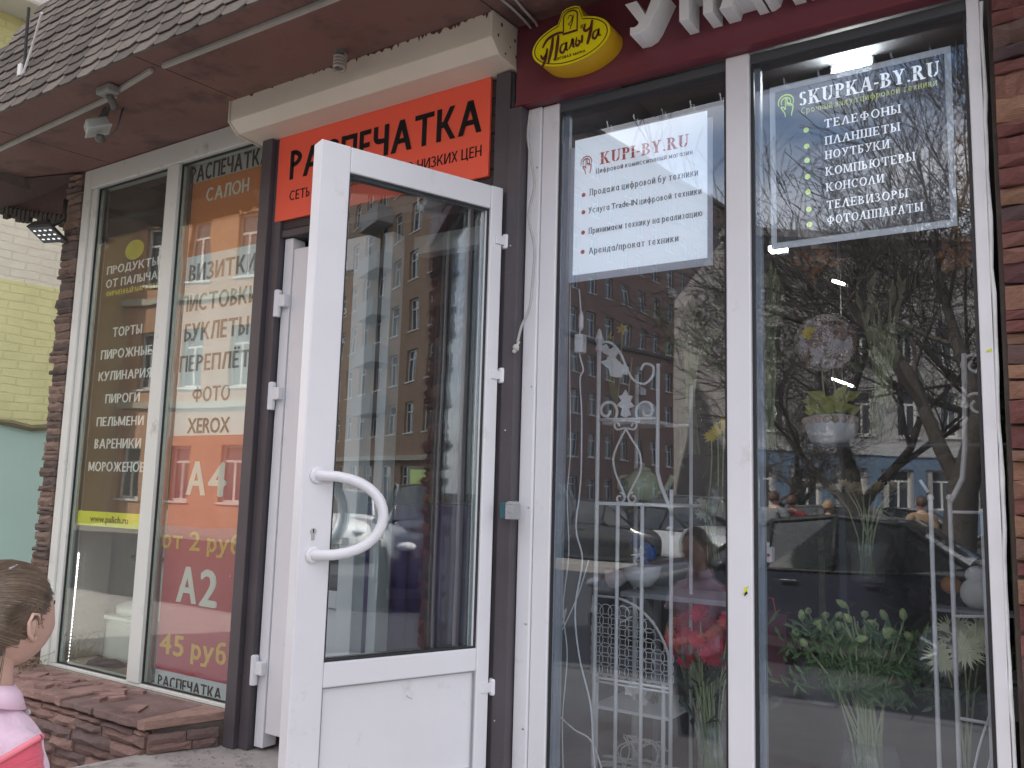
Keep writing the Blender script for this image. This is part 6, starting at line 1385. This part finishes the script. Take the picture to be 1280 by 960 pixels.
for (px,dep,h_,sd_,lb) in ((1195,12.0,12.5,3,'tall bare street tree with dark trunk at the mirrored right side of the right pane'),(1085,14.5,9.5,11,'bare spreading street tree standing near the middle of the mirrored parked cars'),(1330,15,11,5,'bare street tree standing furthest right of the mirrored trees'),(985,25,8,8,'smaller bare tree in front of the rose-brown block')):
    x,y=VG(px,dep); tree('street_tree',lb,x,y,h_,sd_,1.1)
# ------------------------------------------------------------ people
import bmesh
def skinned(name,pts,edges,m,parent,sub=2,root=0):
    bm=bmesh.new(); lay=bm.verts.layers.skin.verify(); vs=[]
    for i,(p,r_) in enumerate(pts):
        v=bm.verts.new(p); vs.append(v); v[lay].radius=(r_,r_) if not isinstance(r_,tuple) else r_
    for a,b in edges: bm.edges.new((vs[a],vs[b]))
    vs[root][lay].use_root=True
    me=bpy.data.meshes.new(name); bm.to_mesh(me); bm.free(); me.materials.append(m)
    o=link(name,me,parent); s_=o.modifiers.new('skin','SKIN'); s_.use_smooth_shade=True; s_.branch_smoothing=.6
    q=o.modifiers.new('sub','SUBSURF'); q.levels=q.render_levels=sub; return o
skin_m=mat('skin',(.56,.36,.28,1),.6,.10,22,.12,180); skin_m.node_tree.nodes['Principled BSDF'].inputs['Subsurface Weight'].default_value=.12; skin_m.node_tree.nodes['Principled BSDF'].inputs['Subsurface Radius'].default_value=(.02,.008,.005)
def head_mesh(q,c,s,M):
    def fn(d):
        # d.y forward, d.z up
        k=1.0
        f=max(0,d.y)
        k+=.13*math.exp(-((d.x/.16)**2+((d.z+.10)/.15)**2))*f          # nose
        k-=.045*(math.exp(-(((d.x-.33)/.16)**2+((d.z-.08)/.12)**2))+math.exp(-(((d.x+.33)/.16)**2+((d.z-.08)/.12)**2)))*f   # eye sockets
        k+=.03*math.exp(-((d.x/.3)**2+((d.z+.38)/.08)**2))*f           # lips
        k+=.05*math.exp(-((d.x/.3)**2+((d.z+.72)/.18)**2))*f           # chin
        k+=.03*math.exp(-(((abs(d.x)-.5)/.22)**2+((d.z+.2)/.25)**2))*f # cheeks
        if d.z<-.2: k*=1-.16*(-d.z-.2)*(1-f*.6)                          # jaw and nape taper
        k+=.06*max(0,-d.y)*max(0,d.z+.3)
        return k
    q.ell(c,(.074*s,.092*s,.105*s),48,36,M=M,fn=fn)
def hand_mesh(q,p,d,n_,s=1,curl=.5):
    # p wrist, d pointing direction, n_ palm normal
    d=Vector(d).normalized(); n_=Vector(n_).normalized(); w_=d.cross(n_).normalized()
    M=Matrix((w_,n_,d)).transposed().to_4x4(); q.ell(Vector(p)+d*.04*s,(.034*s,.014*s,.045*s),12,8,M=M)
    for k,L_ in enumerate((.055,.064,.060,.048)):
        b0=Vector(p)+d*.075*s+w_*(.024-.016*k)*s; b1=b0+(d*math.cos(curl*.7)+n_*math.sin(curl*.7))*L_*.45*s; b2=b1+(d*math.cos(curl*1.7)+n_*math.sin(curl*1.7))*L_*.33*s; b3=b2+(d*math.cos(curl*2.6)+n_*math.sin(curl*2.6))*L_*.25*s
        q.tube([b0-d*.01*s,b0,b1,b2,b3],[.008*s,.0078*s,.0072*s,.0064*s,.005*s],8)
    b0=Vector(p)+d*.025*s+w_*.030*s; q.tube([b0,b0+(w_*.7+d*.6+n_*.3)*.028*s,b0+(w_*.55+d*1.1+n_*.6)*.045*s],[.010*s,.009*s,.006*s],8)
def person(label,x,y,zg,rz,hgt,top,bottom,hair,pose='stand',detail=False):
    s=hgt/1.72; t=thing('person',label,'person',(x,y,zg),rz)
    hz=1.61*s
    # one continuous body
    B_=[((0,0,.95*s),.115*s),((0,.0,1.12*s),.105*s),((0,0,1.30*s),.125*s),((0,-.01,1.44*s),.07*s),((0,.0,1.53*s),.045*s),
        ((.17*s,-.01,1.40*s),.052*s),((.22*s,-.02,1.14*s),.040*s),((.22*s,.06*s,.90*s),.027*s),
        ((-.17*s,-.01,1.40*s),.052*s),((-.22*s,-.02,1.14*s),.040*s),((-.20*s,.08*s,.90*s),.027*s),
        ((.09*s,0,.86*s),.085*s),((.10*s,.02,.48*s),.055*s),((.10*s,-.01,.09*s),.038*s),
        ((-.09*s,0,.86*s),.085*s),((-.10*s,.0,.48*s),.055*s),((-.10*s,-.03,.09*s),.038*s)]
    E_=[(0,1),(1,2),(2,3),(3,4),(3,5),(5,6),(6,7),(3,8),(8,9),(9,10),(0,11),(11,12),(12,13),(0,14),(14,15),(15,16)]
    skinned('body',B_,E_,skin_m,t,2)
    q=MB(); head_mesh(q,(0,.015*s,hz),s,None); hd=part('head',q,skin_m,t,smooth=True,local=True)
    q=MB(); q.ell((0,-.012*s,hz+.018*s),(.083*s,.098*s,.108*s),24,16,fn=lambda d:.80 if (d.y>.15 and d.z<.55) or d.z<-.45 else 1.0); part('hair',q,hair,hd,smooth=True,local=True)
    q=MB()
    for sx_ in(1,-1): q.ell((sx_*.074*s,.0,hz-.01*s),(.01*s,.016*s,.028*s),10,8)
    part('ear',q,skin_m,hd,smooth=True,local=True)
    q=MB()
    for sx_ in(1,-1): q.ell((sx_*.026*s,.092*s,hz+.010*s),(.010*s,.006*s,.005*s),8,6)
    part('eye',q,black,hd,local=True)
    q=MB()
    for sx_,hp in((1,B_[7][0]),(-1,B_[10][0])): hand_mesh(q,(hp[0],hp[1],hp[2]),(0,.15,-1),(-sx_,0,0),s)
    part('hand',q,skin_m,t,smooth=True,local=True)
    J=[((0,0,.84*s),.165*s),((0,0,1.10*s),.15*s),((0,0,1.32*s),.16*s),((0,-.01,1.45*s),.075*s),((.175*s,-.01,1.41*s),.075*s),((.225*s,-.02,1.14*s),.062*s),((.225*s,.05*s,.93*s),.05*s),((-.175*s,-.01,1.41*s),.075*s),((-.225*s,-.02,1.14*s),.062*s),((-.205*s,.07*s,.93*s),.05*s)]
    skinned('jacket',J,[(0,1),(1,2),(2,3),(3,4),(4,5),(5,6),(3,7),(7,8),(8,9)],top,t,2)
    Q=[((0,0,.94*s),.15*s),((.09*s,0,.82*s),.10*s),((.10*s,.02,.48*s),.072*s),((.10*s,-.01,.10*s),.060*s),((-.09*s,0,.82*s),.10*s),((-.10*s,0,.48*s),.072*s),((-.10*s,-.03,.10*s),.060*s)]
    skinned('trousers',Q,[(0,1),(1,2),(2,3),(0,4),(4,5),(5,6)],bottom,t,2)
    for sx_ in(1,-1): q=MB(); q.ell((sx_*.10*s,.05*s,.045*s),(.05*s,.13*s,.048*s),14,8); part('shoe',q,under_m,t,smooth=True,local=True)
    return t
jk=mat('grey_jacket',(.16,.17,.18,1),.8,.1); jr=mat('dark_red_jacket',(.22,.03,.035,1),.8,.1); jn=mat('black_jacket',(.02,.02,.025,1),.8); jb=mat('dark_trousers',(.03,.035,.05,1),.8); hb=mat('brown_hair',(.08,.045,.03,1),.6,.2,20); hbl=mat('fair_hair',(.35,.24,.13,1),.6,.2,20); jbr=mat('tan_coat',(.30,.2,.12,1),.8,.1)
for (px,dep,h_,tp,hr_,rot,lb) in ((966,13,1.74,jk,hb,200,'person in a grey jacket standing across the street beside someone in dark red'),(986,13.2,1.68,jr,hb,170,'person in a dark red jacket standing across the street beside someone in grey'),(1034,12.5,1.62,jn,hbl,190,'fair-haired person in a black jacket walking across the street alone'),(1150,12.2,1.68,jbr,hb,150,'person in a tan coat across the street by the silver car')):
    x,y=VG(px,dep); person(lb,x,y,-.2,R(rot),h_,tp,jb,hr_)
# ============================================================ THE GIRL
gc=C0+ray(1,777)/F*1.6; zg=-.06; hs=1.0
GR=thing('person','small girl in a pink polo shirt with pulled-back brown hair, holding a coral pink bag','person',(gc.x,gc.y,zg),R(6))
hz=gc.z-zg; 
ZF=1.088
def gsk(name,pts,ed,m,**k): return skinned(name,[((p[0]*1.06+.012,p[1]*1.06,p[2]*ZF),r_*1.05) for p,r_ in pts],ed,m,GR,**k)
Bd=[((0,-.01,.66),.075),((0,-.01,.78),.066),((0,-.015,.88),.070),((0,-.02,.955),.042),((0,-.012,1.05),.034),((0,-.005,1.10),.036),
    ((.082,-.02,.885),.022),((.130,-.03,.78),.024),((.10,.10,.70),.024),((.06,.165,.69),.019),
    ((-.082,-.02,.885),.022),((-.130,-.03,.78),.024),((-.10,.10,.69),.024),((-.05,.165,.68),.019),
    ((.06,-.01,.60),.062),((.065,.01,.34),.042),((.065,-.01,.07),.028),((-.06,-.01,.60),.062),((-.065,.0,.34),.042),((-.065,-.02,.07),.028)]
gsk('body',Bd,[(0,1),(1,2),(2,3),(3,4),(4,5),(3,6),(6,7),(7,8),(8,9),(3,10),(10,11),(11,12),(12,13),(0,14),(14,15),(15,16),(0,17),(17,18),(18,19)],skin_m)
q=MB()
hand_mesh(q,(.075,.175,.75),(-.6,.6,-.1),(0,-.4,-1),.8,.7); hand_mesh(q,(-.04,.175,.74),(.6,.6,-.1),(0,-.4,-1),.8,.7)
part('hand',q,skin_m,GR,smooth=True,local=True)
hc=Vector((0,.012,hz)); q=MB(); head_mesh(q,hc,.92,None); hd=part('head',q,skin_m,GR,smooth=True,local=True)
for sx_ in(1,-1):
    q=MB(); e=hc+Vector((sx_*.0695,.004,-.004))
    q.tube([e+Vector((sx_*.003,.012,-.022)),e+Vector((sx_*.008,-.002,-.028)),e+Vector((sx_*.012,-.014,-.012)),e+Vector((sx_*.014,-.018,.010)),e+Vector((sx_*.011,-.008,.027)),e+Vector((sx_*.006,.008,.024)),e+Vector((sx_*.004,.014,.006))],[.004,.0055,.004,.0038,.0038,.0034,.0026],8)
    q.v=[tuple(e+(Vector(v_)-e)*.86) for v_ in q.v]; q.ell(e+Vector((sx_*.003,-.002,0)),(.005,.011,.020),12,8); part('ear',q,skin_m,hd,smooth=True,local=True)
for sx_ in(1,-1):
    q=MB(); q.ell(hc+Vector((sx_*.025,.064,.008)),(.0115,.008,.0085),12,8); ey=part('eye',q,white_print,hd,smooth=True,local=True)
    q=MB(); q.ell(hc+Vector((sx_*.025,.0695,.008)),(.005,.0035,.005),10,6); part('iris',q,mat('dark_brown_eye',(.03,.015,.01,1),.2),ey,local=True)
    q=MB(); q.tube([hc+Vector((sx_*.014,.078,.028)),hc+Vector((sx_*.027,.075,.032)),hc+Vector((sx_*.039,.066,.028))],.0013,5); part('eyebrow',q,mat('dark_brown_eye',(.03,.015,.01,1),.2),hd,local=True)
q=MB(); q.tube([hc+Vector((-.016,.070,-.041)),hc+Vector((0,.076,-.039)),hc+Vector((.016,.070,-.041))],[.0018,.0034,.0018],7); part('mouth',q,mat('lip_pink',(.5,.2,.17,1),.5),hd,smooth=True,local=True)
# hair: scalp cap plus combed strands to a ponytail
hairm=mat('girl_hair',(.125,.085,.055,1),.42,.35,30,sheen=.2); hairm2=mat('girl_hair_light',(.20,.145,.095,1),.4,.3,30)
A3=(.0715,.0885,.1005)
def onhead(d,k=1.0): d=d.normalized(); return hc+Vector((d.x*A3[0]*k,d.y*A3[1]*k-.004,d.z*A3[2]*k+.006))
def hairline(d): # True where hair grows
    return d.z> (-.45 if d.y>-.35 else -.72)+ 1.0*max(0,d.y+.05) and not (d.y>.74)
q=MB(); q.ell(hc+Vector((0,-.004,.006)),A3,40,30,fn=lambda d:(1.0 if hairline(d) else .86)*(1+.05*max(0,-d.y)*max(0,d.z+.3))); cap=part('hair',q,hairm,hd,smooth=True,local=True)
rr=random.Random(42); q=MB(); q2=MB(); tail=Vector((0,-.93,.28)).normalized()
for i in range(2600):
    for _ in range(20):
        a=rr.uniform(0,2*math.pi); z=rr.uniform(-.55,1); s_=math.sqrt(max(0,1-z*z)); d=Vector((s_*math.cos(a),s_*math.sin(a),z))
        if hairline(d): break
    pts=[]; lift=rr.uniform(.99,1.035)
    f=d.angle(tail)
    for k in range(9):
        u_=k/8; dd=d.slerp(tail,u_) if f<3.0 else d.lerp(tail,u_); pts.append(onhead(dd,(lift+rr.uniform(-.004,.006)+.03*math.sin(math.pi*u_)*(1 if i%7 else 1.8))*(1+.05*max(0,-dd.y)*max(0,dd.z+.3))))
    (q2 if i%4==0 else q).tube(pts,[.0006]+[.0009]*7+[.0006],3,cap=False)
for i in range(26):   # flyaway wisps by the temple and nape
    d=Vector((rr.choice((1,1,-1))*rr.uniform(.7,1),rr.uniform(-.3,.3),rr.uniform(.1,.7))).normalized(); p=onhead(d,1.01); q2.tube([p,p+Vector((d.x*.008,rr.uniform(-.02,.01),-.015)),p+Vector((d.x*.012,rr.uniform(-.03,.015),-.035-rr.uniform(0,.02)))],.0004,3,cap=False)
for i in range(420):   # loose hair down the nape and over the top of the ear
    if i%3: d=Vector((rr.uniform(-.75,.85),rr.uniform(-.9,-.35),rr.uniform(-.75,-.3))).normalized(); p=onhead(d,1.0); L0=rr.uniform(.03,.085); pts=[p,p+Vector((d.x*.004,-.004,-L0*.5)),p+Vector((d.x*-.010+rr.gauss(0,.004),.002+rr.gauss(0,.004),-L0))]
    else: d=Vector((.95,rr.uniform(-.05,.32),rr.uniform(.12,.5))).normalized(); p=onhead(d,1.02); pts=[p,p+Vector((.006,-.012,-.010)),p+Vector((.008,-.032-rr.uniform(0,.02),-.014-rr.uniform(0,.02)))]
    (q if i%5 else q2).tube(pts,[.0009,.0008,.0004],3,cap=False)
part('hair_strands',q,hairm,cap,local=True); part('light_strands',q2,hairm2,cap,local=True)
q=MB(); tb=onhead(tail,1.05)
for i in range(220):
    o_=Vector((rr.gauss(0,.010),rr.gauss(0,.006),rr.gauss(0,.010))); q.tube([tb+o_*.6,tb+Vector((0,-.035,.005))+o_,tb+Vector((0,-.06,-.05))+o_*1.8,tb+Vector((0,-.05,-.13))+o_*2.0,tb+Vector((rr.gauss(0,.01),-.04,-.19+rr.uniform(-.02,.02)))+o_],.0013,3,cap=False)
part('ponytail',q,hairm,cap,local=True)
q=MB(); q.tube([tb+Vector((.016*math.cos(a),-.012,.016*math.sin(a))) for a in [2*math.pi*k/14 for k in range(15)]],.005,6,cap=False); part('hair_band',q,mat('pink_band',(.7,.3,.4,1),.6),cap,local=True,smooth=True)
q=MB(); pc_=onhead(Vector((.35,-.05,.93)),1.05); q.tube([pc_+Vector((-.012,.02,-.004)),pc_,pc_+Vector((.010,-.02,-.004))],.0022,6); part('hair_clip',q,mat('silver_clip',(.8,.75,.78,1),.15,0,metal=.6),cap,local=True)
# polo shirt
pinks=mat('pink_polo',(.74,.53,.64,1),.85,.06,4,.35,120,sheen=.3)
q=MB(); rw=random.Random(6); n_=36; vs=[]
rings_=[(.66,.112,.098,.0),(.74,.106,.092,.0),(.82,.104,.090,.0),(.89,.108,.092,.003),(.95,.116,.090,.002),(.995,.116,.080,-.006),(1.022,.096,.066,-.012),(1.042,.066,.054,-.014),(1.058,.048,.047,-.014),(1.075,.043,.043,-.012)]
for z,rx_,ry_,cy_ in rings_:
    for k in range(n_):
        a=2*math.pi*k/n_; wv_=.0028*math.sin(a*5+z*40)+.0022*math.sin(a*9-z*63)
        vs.append((.012+(rx_+wv_)*math.cos(a),-.012+cy_+(ry_+wv_)*math.sin(a),z))
q.add(vs,[(j_*n_+k,j_*n_+(k+1)%n_,(j_+1)*n_+(k+1)%n_,(j_+1)*n_+k) for j_ in range(len(rings_)-1) for k in range(n_)]+[tuple(range(n_))[::-1],tuple((len(rings_)-1)*n_+k for k in range(n_))])
for sx_ in(1,-1):
    x0_=.012; q.tube([(x0_+sx_*.060,-.018,.990),(x0_+sx_*.100,-.020,.982),(x0_+sx_*.126,-.024,.955),(x0_+sx_*.142,-.028,.915),(x0_+sx_*.150,-.030,.875)],[.038,.042,.043,.044,.047],20)
sh_=part('polo_shirt',q,pinks,GR,smooth=True,local=True); rm=sh_.modifiers.new('remesh','REMESH'); rm.mode='VOXEL'; rm.voxel_size=.0045; rm.use_smooth_shade=True; sm_=sh_.modifiers.new('smooth','SMOOTH'); sm_.iterations=8; sm_.factor=.6
q=MB()
for sx_ in(1,-1): q.lathe([(.0475,0),(.050,.004),(.050,.012),(.0475,.016)],(.012+sx_*.1505,-.030,.868),20)
part('sleeve_cuff',q,mat('pink_cuff',(.77,.56,.67,1),.85,.05,4),sh_,smooth=True,local=True)
q=MB(); n=26; ring=[]
for k in range(n+1):
    a=R(-250+ k*(320/n)) if False else R(110+k*(320/n)); ring.append((a,k/n))
vs=[];
for a,u_ in ring:
    fr_=math.sin(a); 
    vs+= [(.012+.044*math.cos(a),-.024+.045*math.sin(a),1.088-.010*fr_),(.012+.053*math.cos(a),-.020+.053*math.sin(a),1.074-.012*fr_),(.012+.064*math.cos(a),-.020+.061*math.sin(a),1.050-.016*fr_)]
q.add(vs,[(k*3+j,(k+1)*3+j,(k+1)*3+j+1,k*3+j+1) for k in range(n) for j in range(2)])
cl=part('collar',q,mat('pink_collar',(.77,.56,.67,1),.85,.05,4),sh_,smooth=True,local=True); sdm=cl.modifiers.new('th','SOLIDIFY'); sdm.thickness=.004
q=MB()
for k,z in enumerate((1.02,.98,.94)): q.lathe([(.0055,0),(.0055,.003),(.003,.004)],(.012,.062+.012*k,z),10,ax='y')
part('button',q,mat('pearl_button',(.6,.55,.6,1),.25,metal=.2),sh_,local=True)
gsk('leggings',[((0,-.01,.66),.10),((.06,-.01,.58),.075),((.065,.01,.34),.052),((.065,-.01,.12),.038),((-.06,-.01,.58),.075),((-.065,0,.34),.052),((-.065,-.02,.12),.038)],[(0,1),(1,2),(2,3),(0,4),(4,5),(5,6)],mat('grey_leggings',(.12,.12,.14,1),.85))
for sx_ in(1,-1): q=MB(); q.ell((sx_*.065,.035,.035),(.036,.095,.036),14,8); part('shoe',q,mat('pink_shoe',(.6,.2,.3,1),.6),GR,smooth=True,local=True)
# coral bag held in front of the belly
BG=thing('bag','ribbed coral pink fabric bag held in front of the small girl','bag',tuple(C0+ray(-26,1104)/F*1.43))
bx_=rh*math.cos(R(17))+Vector((0,0,math.sin(R(17)))); bz_=bx_.cross(fh); BG.rotation_euler=Matrix((bx_,fh,bz_)).transposed().to_euler()
coral=mat('coral_knit',(.68,.10,.15,1),.85,.08,6,.5,14,streak=(1,1,14),sheen=.3)
q=MB(); vs=[];n=40;m_=14
for j in range(m_+1):
    for k in range(n):
        a=2*math.pi*k/n; v_=j/m_; fl=1+.14*v_; rib=.0012*math.sin(j*9.0)
        vs.append(((.125*fl+rib)*math.cos(a)+.0,(.055*fl+rib)*math.sin(a),.19*v_+.012*math.cos(a*2)*v_))
q.add(vs,[(j*n+k,j*n+(k+1)%n,(j+1)*n+(k+1)%n,(j+1)*n+k) for j in range(m_) for k in range(n)]+[tuple(range(n))[::-1]])
o=part('body',q,coral,BG,smooth=True,local=True); sdm=o.modifiers.new('th','SOLIDIFY'); sdm.thickness=.006
q=MB(); q.tube([((.1425)*math.cos(a),.0625*math.sin(a),.19+.012*math.cos(a*2)) for a in [2*math.pi*k/30 for k in range(31)]],.0055,6,cap=False); part('rim',q,mat('coral_rim',(.75,.2,.24,1),.85),BG,smooth=True,local=True)
q=MB(); rg=random.Random(12)
for k in range(90):
    gx=rg.uniform(-3.2,-2.0); gy=-.05-abs(rg.gauss(0,.22)); s_=rg.uniform(.002,.006); q.ell((gx,gy,.2865),(s_*1.4,s_,s_*.7),5,3)
stuff('gravel_grit',q,mat('grit_grey',(.28,.25,.22,1),.95,.4,30))
# dry weed at the left end of the stone ledge
t=thing('weed','dry straggly weed growing on the stone ledge at the left end of the window','plant',(-4.62,-.12,.42)); q=MB(); q2=MB()
for k in range(26):
    b0=Vector((-4.62+rr.gauss(0,.05),-.12+rr.gauss(0,.03),.42)); e=b0+Vector((rr.gauss(0,.07),rr.gauss(-.02,.05),rr.uniform(.03,.15))); q.tube([b0,(b0+e)/2+Vector((rr.gauss(0,.01),0,.02)),e],.0018,3,cap=False)
    leafq(q2,e,(rr.gauss(0,1),rr.gauss(0,1),.5),.03,.006)
part('stalk',q,mat('dry_stalk',(.25,.2,.12,1),.9),t); part('leaf',q2,mat('dry_leaf2',(.18,.2,.08,1),.8),t)
# overhead wires across the street
for k,(z,y) in enumerate(((7.5,-9.0),(8.3,-9.8))):
    t=thing('overhead_wire','black overhead street wire, the %s of the pair'%('lower','upper')[k],'wire',(-20,y,z)); q=MB(); q.tube([(-40+i*4,y-(i-10)*.4,z+.02*(i-10)**2*.5) for i in range(21)],.012,5); part('strand',q,black,t)
